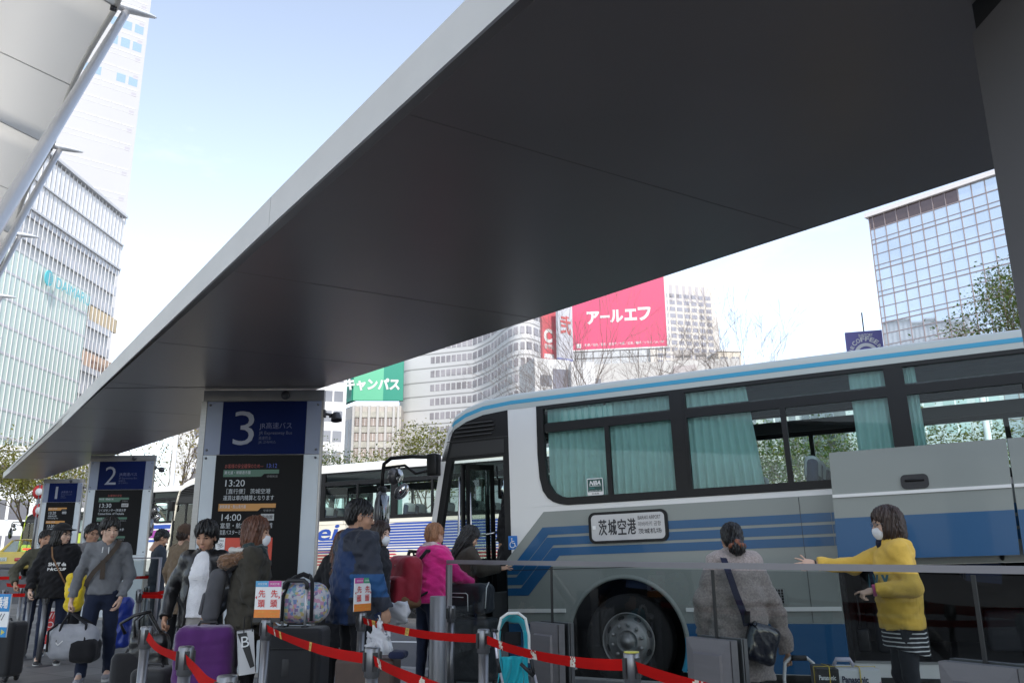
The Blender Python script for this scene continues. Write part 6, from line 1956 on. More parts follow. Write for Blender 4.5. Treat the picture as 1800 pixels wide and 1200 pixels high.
mb = MB(); f = Field((-.22, -.22, 1.30), (.22, .18, 1.56), .01); f.cone(nb8+Vector((-.06, -.02, .01)), nb8+Vector((.06, -.02, .01)), .062, .062, .04); f.cone(nb8+Vector((-.07, .05, -.0)), nb8+Vector((.07, .06, 0)), .05, .05, .04); f.cone(nb8+Vector((.02, .08, -.02)), nb8+Vector((.03, .11, -.20)), .05, .04, .03); f.folds(.007, .05, 4); f.into(mb, 0); mb.build('scarf', cloth('dark tartan', (.015, .03, .03), .95, .7, .4, 60, .3, 26), t8)
mb = MB(); f = Field((-.20, -.20, 1.28), (.20, .20, 1.5), .01); f.cone((-.10, -.17, 1.44), (-.14, .0, 1.43), .022, .02, .02); f.cone((-.14, .0, 1.43), (-.08, .12, 1.30), .02, .018, .02); f.cone((-.10, -.17, 1.44), (.12, -.17, 1.44), .022, .022, .02); f.cone((.12, -.17, 1.44), (.15, .0, 1.43), .022, .02, .02); f.cone((.15, 0, 1.43), (.10, .14, 1.22), .022, .02, .02); f.into(mb, 0); mb.build('hood_lining', cloth('cream fleece', (.60, .58, .54), .95, .1, .8, 80), t8)
# --- man in the blue outdoor jacket
blue_j = cloth('navy outdoor jacket', (.018, .040, .11), .6, .08, .15, 150, .1)
t9, H9, nb9, arm9, s9 = person('tall man in a blue and charcoal outdoor jacket with thin glasses', stand(630, 885, 7.0), R(-52), 1.72, False,
    {'R': ((.25, .03, 1.10), (.24, .14, .86)), 'L': ((-.26, .0, 1.10), (-.23, .12, .86))}, head=(-26, -8), hair=('short', hair_k), skin=skin2, top=dict(mat=blue_j, th=.035, hem=.76, hood=True, name='outdoor_jacket', fold=.008, wl=.11, fat=.03, flare=.02), bottom=dict(mat=charc, th=.01), glasses=M('thin metal glasses', (.25, .25, .27), .3, metal=.8, var=0), hands={'R': ('grip', (.0, .1, -1), (-1, 0, 0))}, fringe=.15, seed=16)
jk = [c for c in t9.children if c.name.startswith('outdoor')][0]
pch = [cloth('charcoal panel', (.030, .034, .048), .6, .08, .15, 150, .1), cloth('bright navy panel', (.02, .080, .21), .6, .06, .15, 150, .1)]
for m_ in pch: jk.data.materials.append(m_)
for p in jk.data.polygons:
    c = p.center
    if c.x > .17 and c.z > 1.13: p.material_index = 1
    elif c.x > .17 and .96 < c.z <= 1.13: p.material_index = 2
    elif c.x > .17 and c.z <= .96: p.material_index = 1
    elif c.x < -.17 and c.z > 1.1: p.material_index = 1
    elif c.z > 1.30 and c.y < .02 and abs(c.x) > .05: p.material_index = 1
# --- masked woman and dark coated woman beyond him
person('masked woman with brown fringe in a dark coat, peeping past the man in blue', stand(664, 922, 8.4), R(-98), 1.60, True, head=(-14, 0), hair=('bob', hair_b), skin=skin3, top=dict(mat=charc, th=.025, hem=.70, name='coat'), bottom=dict(mat=black_c), mask=True, fringe=.6, seed=17)
person('woman with long brown hair in a black coat behind the man in blue', stand(603, 940, 8.1), R(-25), 1.50, True, {'R': ((.26, -.05, 1.12), (.24, .05, .86)), 'L': ((-.30, -.06, 1.10), (-.30, .06, .86))}, head=(10, -10), hair=('long', hair_r), skin=skin1, top=dict(mat=black_c, th=.04, hem=.55, flare=.04, name='coat', fat=.03), bottom=dict(mat=black_c), seed=18)
# --- person in pink fleece
pink = cloth('bright pink fleece', (.62, .020, .20), .9, .08, .5, 90, .4)
t12, H12, nb12, arm12, s12 = person('person with short ginger hair in a bright pink fleece, leaning on luggage', stand(755, 925, 9.0), R(-44), 1.60, True,
    {'R': ((.30, .16, 1.14), (.33, .36, 1.05)), 'L': ((-.22, .10, 1.12), (-.10, .30, 1.05))}, lean=(.02, .04), head=(4, -6), hair=('short', hair_g), skin=skin1, top=dict(mat=pink, th=.035, hem=.86, name='fleece', fold=.006, fat=.03, collar=.0, hood=True), bottom=dict(mat=denim, th=.008), hands={'R': ('grip', (.1, .9, -.3), (0, 0, -1))}, fringe=.2, seed=19)
mb = MB(); f = Field((-.2, -.2, 1.34), (.2, .16, 1.56), .009); f.cone(nb12+Vector((-.06, -.05, .02)), nb12+Vector((.06, -.05, .02)), .052, .052, .04); f.cone(nb12+Vector((-.09, .0, .01)), nb12+Vector((-.05, .07, -.01)), .036, .03, .03); f.cone(nb12+Vector((.09, .0, .01)), nb12+Vector((.05, .07, -.01)), .036, .03, .03); f.folds(.004, .06, 2); f.into(mb, 0); mb.build('hood_lining', cloth('pale pink lining', (.58, .46, .46), .95, .08, .4, 90), t12)
# --- dark haired boarding person, stooping towards the door
person('dark haired person in a brown jacket reaching to the coach door', stand(800, 945, 9.75), R(-72), 1.60, True, {'R': ((.22, .28, 1.18), (.16, .52, 1.20)), 'L': ((-.20, .20, 1.05), (-.12, .34, .90))}, lean=(0, .16), head=(0, -24), hair=('long', hair_k), skin=skin1, top=dict(mat=cloth('dark brown jacket', (.045, .038, .030)), th=.03, hem=.80, name='jacket', fat=.02), bottom=dict(mat=black_c), hands={'R': ('flat', (-.1, 1, .15), (-.5, 0, -1))}, seed=20)
# --- dark figure in the doorway
q = Vector((BP.x, BP.y, 0))+BD*(-1.46)+BN*.42
person('dark clothed person standing inside the open coach doorway', (q.x, q.y, .60), R(20), 1.68, False, head=(0, -5), hair=('short', hair_k), skin=skin2, top=dict(mat=black_c, th=.05, hem=.50, name='coat', fat=.06, flare=.05), bottom=dict(mat=black_c), group='people boarding', seed=21)
# --- woman in the grey wool coat, from behind
wool = cloth('grey bouclé wool', (.36, .30, .28), .95, .3, 1.0, 130, .4, 60)
t15, H15, nb15, arm15, s15 = person('woman in a quilted grey wool coat seen from behind, brown hair tied low', stand(1286, 926, 6.5), R(2), 1.49, True,
    {'R': ((.33, .0, .97), (.41, .03, .64)), 'L': ((-.30, -.01, 1.06), (-.28, .10, .80))}, head=(-3, -12), hair=('bun', hair_k), skin=skin1, top=dict(mat=wool, th=.045, hem=.45, flare=.02, collar=.03, name='wool_coat', fold=.004, wl=.12, fat=.028, ribs=.17, sth=.9), bottom=dict(mat=black_c), hands={'R': ('grip', (.25, .1, -1), (-1, .1, 0))}, seed=22, group='people by the coach side')
mb = MB(); f = Field((-.12, -.24, -.2), (.14, -.0, .04), .006); f.ell((.012, -.125, -.085), (.068, .055, .048), .01); rg = np.random.RandomState(5)
X, Y, Z = f.ax[0][:, None, None], f.ax[1][None, :, None], f.ax[2][None, None, :]
f.F += (.007*np.sin(70*X+40*Z)+.006*np.sin(95*Z-50*X+60*Y)+.004*np.sin(160*X+120*Y)).astype(np.float32); f.into(mb, 0, H15); mb.build('hair_bun', hairm('reddish brown hair', (.20, .065, .03)), t15)
mb = MB(); ribbon(mb, [(-.10, -.02, 1.465), (-.125, -.12, 1.42), (-.11, -.195, 1.30), (-.065, -.22, 1.12), (-.02, -.235, .98), (.0, -.225, .88)], .055, (0, -1, .1)); mb.build('bag_strap', cloth('navy strap', (.015, .018, .045)), t15)
# --- woman in yellow with an arm stretched out
yel = cloth('yellow sweatshirt', (.70, .45, .085), .9, .07, .3, 160)
t16, H16, nb16, arm16, s16 = person('masked woman in a yellow slogan hoodie with one arm stretched out', stand(1562, 897, 6.1), R(78), 1.585, True,
    {'L': ((-.23, -.06, 1.12), (-.20, .20, 1.10)), 'R': ((.19, .26, 1.27), (.15, .55, 1.285))}, {'R': ((.09, .03, .49), (.10, -.02, .09)), 'L': ((-.09, .0, .49), (-.09, -.06, .09))}, head=(8, -4), hair=('bob', hair_b), skin=skin3,
    top=dict(mat=yel, th=.024, hem=.82, name='hoodie', hood=True, fold=.0045, fat=.018), bottom=dict(mat=cloth('charcoal leggings', (.022, .024, .030)), th=.0), hands={'R': ('flat', (-.10, 1, .20), (.75, .2, -.65)), 'L': ('point', (.25, .95, -.25), (.4, 0, -1))}, mask=True, glasses=MATS['thin metal glasses'], fringe=.55, seed=23, group='people by the coach side')
def striped(name, c1, c2, sc):
    m = bpy.data.materials.new(name); m.use_nodes = True; nt = m.node_tree; N = nt.nodes; L = nt.links; b = N['Principled BSDF']; b.inputs['Roughness'].default_value = .9
    tc = N.new('ShaderNodeTexCoord'); wv = N.new('ShaderNodeTexWave'); wv.bands_direction = 'Z'; wv.inputs['Scale'].default_value = sc; wv.inputs['Distortion'].default_value = 1.2; wv.inputs['Detail'].default_value = 1; wv.inputs['Detail Scale'].default_value = .6
    L.new(tc.outputs['Object'], wv.inputs['Vector']); cr = N.new('ShaderNodeValToRGB'); cr.color_ramp.interpolation = 'CONSTANT'
    cr.color_ramp.elements[0].color = (*c1, 1); cr.color_ramp.elements[1].color = (*c2, 1); cr.color_ramp.elements[1].position = .80
    L.new(wv.outputs['Fac'], cr.inputs['Fac']); L.new(cr.outputs['Color'], b.inputs['Base Color']); return m
f = Field((-.3, -.3, .55), (.3, .3, 1.0), .011); f.cone((0, 0, .98), (0, -.01, .62), .125, .152, .03, (1.16, 1.08, 1)); f.folds(.006, .09, 3, .3); f.plane((0, 0, .655), (-.05, .25, -1)); f.plane((0, 0, .95), (0, 0, 1))
mb = MB(); f.into(mb, 0); mb.build('striped_tunic', striped('black and white stripes', (.012, .012, .016), (.6, .6, .6), 10.5), t16)
mb = MB(); f = Field((-.16, -.16, 1.36), (.16, .18, 1.56), .009); f.cone(nb16+Vector((0, .0, -.05)), nb16+Vector((0, .02, .055)), .072, .062, .02); f.cone(nb16+Vector((0, .06, -.06)), nb16+Vector((0, .07, .0)), .05, .05, .03); f.folds(.004, .04, 3); f.into(mb, 0); mb.build('roll_neck', cloth('navy knit', (.010, .012, .03)), t16)
mb = MB()
nt_ = cloth('petrol print', (.03, .12, .16))
mb = MB()
# print wrapped round the front: each letter set on the belly's curve
for i, ch in enumerate('NAVY'):
    ph = R(80+23*i); rx, ry = .192, .178
    tg = Vector((-rx*math.sin(ph), ry*math.cos(ph), 0)).normalized(); ou = Vector((tg.y, -tg.x, 0))
    o = Vector((rx*math.cos(ph), .018+ry*math.sin(ph), 1.09))
    if ou.dot(o) < 0: ou = -ou
    mb.text(ch, o-tg*.03+ou*.014, tg, (0, 0, 1), .12, .058, 'l', 0, .07)
mb.build('slogan', nt_, t16)
mb = MB(); e, w = arm16['L']; d = (w-e).normalized(); mb.lathe([(.036, -.014), (.042, -.012), (.044, .0), (.042, .012), (.036, .014)], w+d*.006, d, 16); mb.build('scrunchie', cloth('pink towelling', (.45, .08, .20)), t16)
mb = MB(); e, w = arm16['R']; d = (w-e).normalized(); mb.lathe([(.028, -.006), (.031, 0), (.028, .006)], w+d*.012, d, 14); mb.build('bracelet', rubber, t16)
# ================================================================== QUEUE POSTS AND BELTS
post_m = M('satin post steel', (.20, .20, .205), .36, metal=.75, var=.06, vs_=5, stretch=(1, 1, 6))
post_d = M('black post head', (.02, .02, .022), .45, var=.1)
belt_m = M('red belt webbing', (.40, .006, .005), .9, var=.08, vs_=6, bump=.2, bs=180, spec=.1)
nt = belt_m.node_tree; N = nt.nodes; L = nt.links
tape_m = M('worn white tape', (.55, .48, .40), .7, var=.3, vs_=40); tapey = M('yellow tape', (.62, .40, .08), .7, var=.25, vs_=30)
PH = .86
def make_post(loc, label, cap=None):
    t = thing('queue_post', label, 'queue post', loc, 0, 'steel queue posts')
    m = MB(); m.lathe([(0, .012), (.165, .010), (.175, .004), (.175, 0)], (0, 0, 0), (0, 0, 1), 28); m.lathe([(.055, .010), (.045, .03), (.032, .04)], (0, 0, 0), (0, 0, 1), 20)
    m.build('base', M('worn base plate', (.10, .10, .105), .5, metal=.5, var=.2), t)
    m = MB(); m.tube((0, 0, .01), (0, 0, PH-.13), .030, n=20); m.build('pole', post_m, t)
    m = MB(); m.lathe([(.030, PH-.135), (.037, PH-.13), (.037, PH-.006), (.033, PH), (0, PH)], (0, 0, 0), (0, 0, 1), 24)
    m.build('head', post_m, t)
    m = MB()
    for a in range(4):
        c, s_ = math.cos(a*math.pi/2+.5), math.sin(a*math.pi/2+.5)
        m.obx(Vector((c*.036-s_*.012*-1, s_*.036-c*.012, PH-.105)), Vector((c, s_, 0))*.008, Vector((-s_, c, 0))*.024, Vector((0, 0, .085)))
    m.build('belt_slot', post_d, t)
    if cap: 
        m = MB(); m.lathe([(.034, 0), (.034, .004), (0, .005)], (0, 0, PH), (0, 0, 1), 20); m.build('yellow_cap', M('yellow sticker', (.55, .5, .08), .5, var=.1), t)
    return t
def px_post(u, v, z=PH, Y=None):
    p = atz(u, v, z) if Y is None else at(u, v, Y)
    return Vector((p.x, p.y, 0))
posts = {}
for k, (u, v, lab) in dict(
    A=(258, 1100, 'queue post in front of the black handbag, left of the purple suitcase'),
    B=(328, 1135, 'queue post in front of the purple suitcase'),
    C=(400, 1186, 'queue post lowest in the photo, at the corner of the purple suitcase'),
    D=(469, 1088, 'queue post carrying the queue head sign beside the patterned duffel bag'),
    E=(82, 1042, 'queue post left of the capped person, nearest to the frame edge'),
    H=(246, 1039, 'queue post just right of the man in the grey sweatshirt'),
    L=(636, 1076, 'queue post carrying the turned queue head sign by the man in blue'),
    M=(655, 1137, 'queue post in front of the brown travel case'),
    N=(850, 1105, 'queue post left of the turquoise pushchair'),
    O=(793, 1064, 'queue post at the left end of the glass barrier'),
    Q=(1110, 1146, 'queue post with a yellow cap in front of the coach wheel')).items():
    posts[k] = px_post(u, v); make_post(posts[k], lab, k == 'Q')
for k, (u, Y, lab) in dict(F=(60, 11.6, 'queue post with a round base at the far left'), G=(44, 13.4, 'queue post near the taxi at the far left'), I=(249, 12.0, 'queue post behind the one by the grey sweatshirt'), J=(262, 13.2, 'queue post left of the man in the suit'), K=(297, 12.6, 'queue post right of the man in the suit'), S=(14, 12.2, 'queue post cut by the left picture edge')).items():
    p = at(u, 1000, Y); posts[k] = Vector((p.x, p.y, 0)); make_post(posts[k], lab)
posts['C2'] = posts['C']+(posts['C']-posts['B'])*1.0
posts['R'] = px_post(1490, 1216); make_post(posts['R'], 'queue post under the white trolley handle, only just in the frame')
posts['M2'] = px_post(905, 1218); make_post(posts['M2'], 'queue post below the pushchair, mostly out of the frame')
def belt(a, b, label, sag=.02, patches=(), z=PH-.055, h=.048, end=True):
    A = Vector((a.x, a.y, z)); B = Vector((b.x, b.y, z)); d = (B-A); L0 = d.length; d.normalize()
    A = A+d*.038; B = B-d*.038
    t = thing('belt', label, 'belt', A, 0, 'red queue belts')
    nn = Vector((-d.y, d.x, 0)); nn = nn if nn.y < 0 else -nn
    rg = random.Random(int(L0*1000)); k = 24
    ph = rg.random()*6
    def P(u, w, off=0):
        q = (B-A)*u; q.z -= sag*4*u*(1-u); tw = .006*math.sin(u*5+ph)
        return q+Vector((0, 0, (w-.5)*h))+nn*(off+tw*(w-.5)*2+.004*math.sin(u*9+ph))
    m = MB(); m.grid(lambda u, w: P(u, w), k, 2, smooth=False); m.build('webbing', belt_m, t)
    for (u0, wd, mi) in patches:
        mm_ = MB()
        du = wd/L0
        n = 6
        m2 = 6
        for i in range(n):
            for j in range(m2):
                # worn tape: frayed pieces missing here and there
                if mi == 0 and rg.random() < (.38 if (i in (0, n-1) or j in (0, m2-1)) else .10): continue
                ua, ub = u0+du*i/n, u0+du*(i+1)/n; wa, wb = j/m2, (j+1)/m2
                for off in (.0022,):
                    mm_.quad(P(ua, wa, off), P(ub, wa, off), P(ub, wb, off), P(ua, wb, off), mi)
        if mi == 1:
            for j in range(2):
                q = P(u0+du*.5, .56-.42*j, .0035); mm_.text('注意', q-(B-A).normalized()*du*L0*.33, (B-A).normalized(), (0, 0, 1), h*.30, du*L0*.66, 'l', 2)
        if mm_.v: mm_.build('tape', [tape_m, tapey, MATS['dark lettering']], t)
    m = MB(); m.rbox(B-A, (.02, .02, h*1.15), .004); m.build('belt_clip', post_d, t)
    return t
belt(posts['A'], posts['B'], 'red belt crossing in front of the black handbag', .03)
belt(posts['B'], posts['C'], 'red belt across the purple suitcase', .025)
belt(posts['D'], posts['M'], 'red belt in front of the big black suitcase', .03, [(.10, .035, 0), (.17, .045, 1), (.50, .05, 1)])
belt(posts['M'], posts['M2'], 'red belt running down to the bottom edge under the pushchair', .02, [(.05, .05, 0), (.42, .07, 0), (.82, .05, 0)])
belt(posts['L'], posts['N'], 'red belt in front of the pink fleece and the bollard', .03, [(.05, .03, 0), (.10, .06, 1), (.42, .06, 1)])
belt(posts['N'], posts['Q'], 'red belt across the pushchair and the coach wheel', .035, [(.12, .05, 0), (.38, .055, 0), (.66, .05, 0)])
belt(posts['Q'], posts['R'], 'red belt in front of the woman in the grey coat', .03, [(.34, .085, 0), (.74, .06, 0)])
belt(posts['H'], posts['H']+Vector((2.6, -.6, 0)), 'red belt behind the woman in black leather', .02)
belt(posts['I'], posts['K'], 'red belt in front of the man in the suit', .02)
belt(posts['S'], posts['F'], 'red belt between the two posts at the left edge', .01, z=.93)
belt(posts['S']+Vector((-1.6, .5, 0)), posts['E']+Vector((-.5, 1.0, 0)), 'red belt lowest at the left edge, before the taxi', .02)
belt(posts['G']+Vector((-1.2, .4, 0)), posts['G'], 'red belt highest at the left edge, across the taxi bumper', .01, z=1.0)
belt(posts['G'], posts['G']+Vector((2.2, 1.0, 0)), 'red belt passing behind the olive jacket', .01, z=.98)
# ---------------- sign boards on posts
sg_pink = M('sign magenta', (.50, .06, .28), .5, var=0); sg_blue = M('sign sky blue', (.08, .32, .55), .5, var=0); sg_green = M('sign green', (.05, .30, .15), .5, var=0); sg_or = M('sign orange', (.75, .22, .03), .5, var=0); red_ink = M('red ink', (.60, .03, .03), .5, var=0)
def board(p, rz, w, h, label, hdr, z0=PH+.012):
    t = thing('queue_head_sign', label, 'sign', (p.x, p.y, z0), rz, 'queue head signs')
    m = MB(); m.bx(-w/2, w/2, -.004, .004, 0, h, 0); m.build('board', paper, t)
    m = MB(); m.bx(-w/2-.004, w/2+.004, -.008, .008, -.03, .0, 0); m.tube((0, 0, -.03), (0, 0, .0), .02); m.build('holder', post_d, t)
    m = MB(); e = -.0065
    m.bx(-w/2, 0, e, -.004, h*.84, h, 0); m.bx(0, w/2, e, -.004, h*.84, h, 1); m.bx(-w/2, w/2, e, -.004, 0, h*.22, 2)
    m.build('colour_field', [hdr[0], hdr[1], sg_or], t)
    m = MB()
    for s_ in (-1, 1):
        for i, ch in enumerate('先頭'): m.text(ch, (s_*w*.24-w*.13, e-.002, h*(.55-.27*i)), (1, 0, 0), (0, 0, 1), h*.21, w*.27, 'l', 0, .012)
        m.add([(s_*w*.48, e-.002, h*.55), (s_*w*.42, e-.002, h*.60), (s_*w*.42, e-.002, h*.50)], [(0, 1, 2)], 0)
        m.text('成田空港' if s_ < 0 else '茨城空港', (s_*w*.24-w*.18, e-.002, h*.89), (1, 0, 0), (0, 0, 1), h*.06, w*.36, 'l', 1)
        for j in (0, 1): m.text('ここは列の先頭です', (s_*w*.24-w*.2, e-.002, h*(.13-.09*j)), (1, 0, 0), (0, 0, 1), h*.05, w*.4, 'l', 2)
    m.build('lettering', [red_ink, paper, tapey], t)
board(posts['D'], R(-8), .19, .245, 'queue head sign with a blue and pink header, beside the duffel bag', (sg_blue, sg_pink))
board(posts['L'], R(58), .19, .245, 'queue head sign turned half away, with a pink and green header', (sg_pink, sg_green))
p = at(3, 1080, 8.2)
t = thing('platform_sign', 'blue and white boarding place sign on the left picture edge', 'sign', (p.x, p.y, 0), R(-14))
zb, zt = at(3, 1119, 8.2).z, at(3, 1043, 8.2).z
m = MB(); m.bx(-.30, .085, -.006, .006, zb, zt, 0); m.build('board', paper, t)
m = MB(); m.bx(-.30, .085, -.009, -.006, zt-.16, zt, 0); m.bx(-.30, .085, -.009, -.006, zb, zb+.09, 0); m.add([(.03, -.011, zb+.07), (.03, -.011, zb+.02), (.07, -.011, zb+.045)], [(0, 1, 2)], 1)
for i in range(3): m.tube((-.06+i*.035, -.009, zb+.15), (-.03+i*.035, -.009, zb+.21), .003, mi=2, n=5)
m.build('colour_field', [M('sign strong blue', (.02, .22, .50), .5, var=0), M('yellow sticker', (.55, .5, .08), .5), MATS['dark lettering']], t)
m = MB(); m.text('乗場', (-.06, -.012, zt-.135), (1, 0, 0), (0, 0, 1), .11, .125, 'l', 0, .03); m.build('lettering', paper, t)
m = MB(); m.tube((-.1, .012, 0), (-.1, .012, zb+.3), .018); m.lathe([(0, .012), (.16, .01), (.17, 0)], (-.1, .012, 0), (0, 0, 1), 20); m.build('stand', post_m, t)
# ---------------- bollard
p = atz(770, 1047, .95)
t = thing('steel_bollard', 'stout grey steel bollard at the end of the glass barrier', 'bollard', (p.x, p.y, 0))
m = MB(); m.lathe([(0, .95), (.062, .95), (.068, .945), (.068, .0)], (0, 0, 0), (0, 0, 1), 28); m.build('shaft', M('bollard grey', (.22, .22, .225), .45, metal=.4, var=.06), t)
m = MB(); m.lathe([(.069, .62), (.0705, .62), (.0705, .625), (.069, .625)], (0, 0, 0), (0, 0, 1), 28); m.lathe([(.075, .0), (.085, .0), (.085, .02), (.07, .025)], (0, 0, 0), (0, 0, 1), 28); m.build('ring', rubber, t)
# second short barrier near the man in the suit
p = at(268, 985, 13.0)
t = thing('rail_barrier', 'short steel framed barrier behind the queue, beside the man in the suit', 'barrier', (p.x, p.y, 0))
m = MB(); m.path([(-.36, 0, 0), (-.36, 0, 1.28), (.12, 0, 1.28), (.12, 0, 0)], .028, 8); m.build('frame', rail_m, t)
m = MB(); m.quad((-.34, 0, .1), (.10, 0, .1), (.10, 0, 1.25), (-.34, 0, 1.25)); m.build('glass_pane', barg, t)
p = at(577, 1000, 12.4)
t = thing('rail_barrier', 'short steel framed barrier right of the third pillar, against the beige coach', 'barrier', (p.x, p.y, 0))
m = MB(); m.path([(-.30, 0, 0), (-.30, 0, 1.36), (.12, 0, 1.36), (.12, 0, 0)], .030, 8); m.build('frame', rail_m, t)
m = MB(); m.quad((-.28, 0, .1), (.10, 0, .1), (.10, 0, 1.33), (-.28, 0, 1.33)); m.build('glass_pane', barg, t)

# ================================================================== LUGGAGE
def suitcase(label, loc, rz, w, d, h, mat, cat='suitcase', r=.05, handle=.0, soft=False, tilt=0, handle_mat=None, ribs=0):
    t = thing('suitcase', label, cat, loc, rz); t.rotation_euler = (tilt, 0, rz)
    f = Field((-w/2-.05, -d/2-.05, .02), (w/2+.05, d/2+.05, h+.05), .0125)
    f.box((0, 0, .05+(h-.05)/2), (w/2, d/2, (h-.05)/2), r, .01)
    if soft: f.folds(.004, .12, int(w*100))
    if ribs:
        X = f.ax[0][:, None, None]; f.F += (.005*np.abs(np.sin(X*math.pi/ribs))).astype(np.float32)
    m = MB(); f.into(m, 0); m.build('shell', mat, t)
    m = MB()
    for x in (-1, 1):
        for y in (-1, 1): m.lathe([(0, -.012), (.026, -.012), (.028, 0), (.026, .012), (0, .012)], (x*(w/2-.05), y*(d/2-.05), .028), (1, 0, 0), 12); m.rbox((x*(w/2-.05), y*(d/2-.05), .055), (.05, .05, .04), .01)
    m.build('wheels', rubber, t)
    hm = MB(); hm.path([(-.07, 0, h-.005), (-.06, 0, h+.022), (.06, 0, h+.022), (.07, 0, h-.005)], .011, 8); hm.build('carry_handle', rubber, t)
    if handle:
        hm = MB()
        for x in (-.085, .085): hm.tube((x, -d*.25, h-.02), (x, -d*.25, h+handle-.03), .011, mi=0); hm.rbox((x, -d*.25, h+.002), (.05, .04, .02), .006, mi=1)
        hm.path([(-.085, -d*.25, h+handle-.05), (-.085, -d*.25, h+handle-.01), (-.06, -d*.25, h+handle+.012), (.06, -d*.25, h+handle+.012), (.085, -d*.25, h+handle-.01), (.085, -d*.25, h+handle-.05)], .016, 8, 1)
        hm.build('trolley_handle', [handle_mat or M('handle aluminium', (.55, .55, .57), .35, metal=.7), rubber], t)
    return t
purple = cloth('purple stretch cover', (.075, .012, .11), .75, .12, .2, 150, .4)
blacks = cloth('black nylon', (.013, .013, .015), .6, .12, .25, 200, .2)
def ground(u, Y): p = at(u, 1100, Y); return Vector((p.x, p.y, 0))
suitcase('upright suitcase in a stretchy purple cover', ground(366, 6.55), R(4), .43, .28, at(366, 1093, 6.55).z-.02, purple, r=.07, soft=True)
bc = suitcase('big black suitcase with a raised trolley handle, under the patterned duffel', ground(521, 6.5), R(-3), .46, .28, at(521, 1098, 6.5).z-.01, blacks, r=.035, handle=.32)
m = MB(); hh = at(521, 1098, 6.5).z
m.rbox((-.02, -.145, hh-.28), (.06, .012, .13), .01); m.build('side_handle', rubber, bc)
m = MB(); m.rbox((0, -.143, hh*.5), (.36, .012, hh*.62), .02); m.build('front_pocket', blacks, bc)
suitcase('black cabin suitcase leaning beside the handbag', ground(243, 6.9), R(24), .34, .24, .56, blacks, tilt=R(-8))
suitcase('black suitcase low at the left edge under the boarding sign', ground(10, 9.6), R(-10), .40, .26, .62, blacks)
suitcase('dark trolley case in front of the woman in leather, half behind the post', ground(287, 6.6), R(-14), .30, .22, .50, blacks, tilt=R(6))
gcase = suitcase('dark grey wrapped suitcase under the piped holdall, behind the glass', ground(826, 9.0), R(-25), .56, .30, .66, cloth('dark wrap', (.035, .038, .042), .35, .3, .4, 30, .0))
brown = suitcase('brown travel case behind the lower red belt', ground(650, 5.9), R(-6), .40, .24, at(650, 1147, 5.9).z-.02, M('brown leather', (.055, .032, .024), .5, var=.2, vs_=9), r=.03)
def softbag(name, label, cat, loc, rz, size, mat, fold=.008, seed=1, rd=.08, extra=None, res=.011, tilt=0):
    t = thing(name, label, cat, loc, rz); t.rotation_euler = (0, tilt, rz)
    w, d, h = size
    f = Field((-w/2-.06, -d/2-.14, -.05), (w/2+.06, d/2+.06, h+.06), res)
    f.box((0, 0, h/2), (w/2, d/2, h/2), min(rd, w/2.05, d/2.05, h/2.05), .01)
    if extra: extra(f)
    f.folds(fold*.45, .11, seed)
    m = MB(); f.into(m, 0); m.build('bag_body', mat, t)
    return t
# patterned duffel
def patchwork(name):
    m = bpy.data.materials.new(name); m.use_nodes = True; nt = m.node_tree; N = nt.nodes; L = nt.links; b = N['Principled BSDF']; b.inputs['Roughness'].default_value = .7
    tc = N.new('ShaderNodeTexCoord'); vo = N.new('ShaderNodeTexVoronoi'); vo.distance = 'CHEBYCHEV'; vo.inputs['Scale'].default_value = 42; vo.inputs['Randomness'].default_value = .8
    L.new(tc.outputs['Object'], vo.inputs['Vector']); cr = N.new('ShaderNodeValToRGB'); cr.color_ramp.interpolation = 'CONSTANT'
    el = cr.color_ramp.elements; cols = [(.55, .55, .62), (.20, .30, .55), (.62, .60, .62), (.60, .30, .42), (.62, .62, .66), (.60, .50, .22), (.22, .42, .45), (.66, .64, .66), (.25, .18, .35)]
    cols = [tuple(q*.8 for q in c_) for c_ in cols]
    el[0].color = (*cols[0], 1); el[1].position = 1/9; el[1].color = (*cols[1], 1)
    for i in range(2, 9): e = el.new(i/9); e.color = (*cols[i], 1)
    sp = N.new('ShaderNodeSeparateColor'); L.new(vo.outputs['Color'], sp.inputs[0]); L.new(sp.outputs[0], cr.inputs['Fac']); L.new(cr.outputs['Color'], b.inputs['Base Color']); return m
hs = at(521, 1098, 6.5).z
t = softbag('duffel_bag', 'white duffel bag with a busy pastel print on the black suitcase', 'duffel bag', ground(527, 6.5)+Vector((0, .05, hs+.005)), R(-3), (.41, .26, .30), patchwork('pastel patchwork print'), .006, 3, .12)
m = MB()
for x in (-.11, .11): m.path([(x, -.135, .03), (x, -.138, .2), (x*.8, -.08, .31), (x*.5, -.02, .345)], .014, 6)
m.path([(-.06, -.02, .335), (0, -.02, .36), (.06, -.02, .335)], .02, 6); m.build('handles', black_c, t)
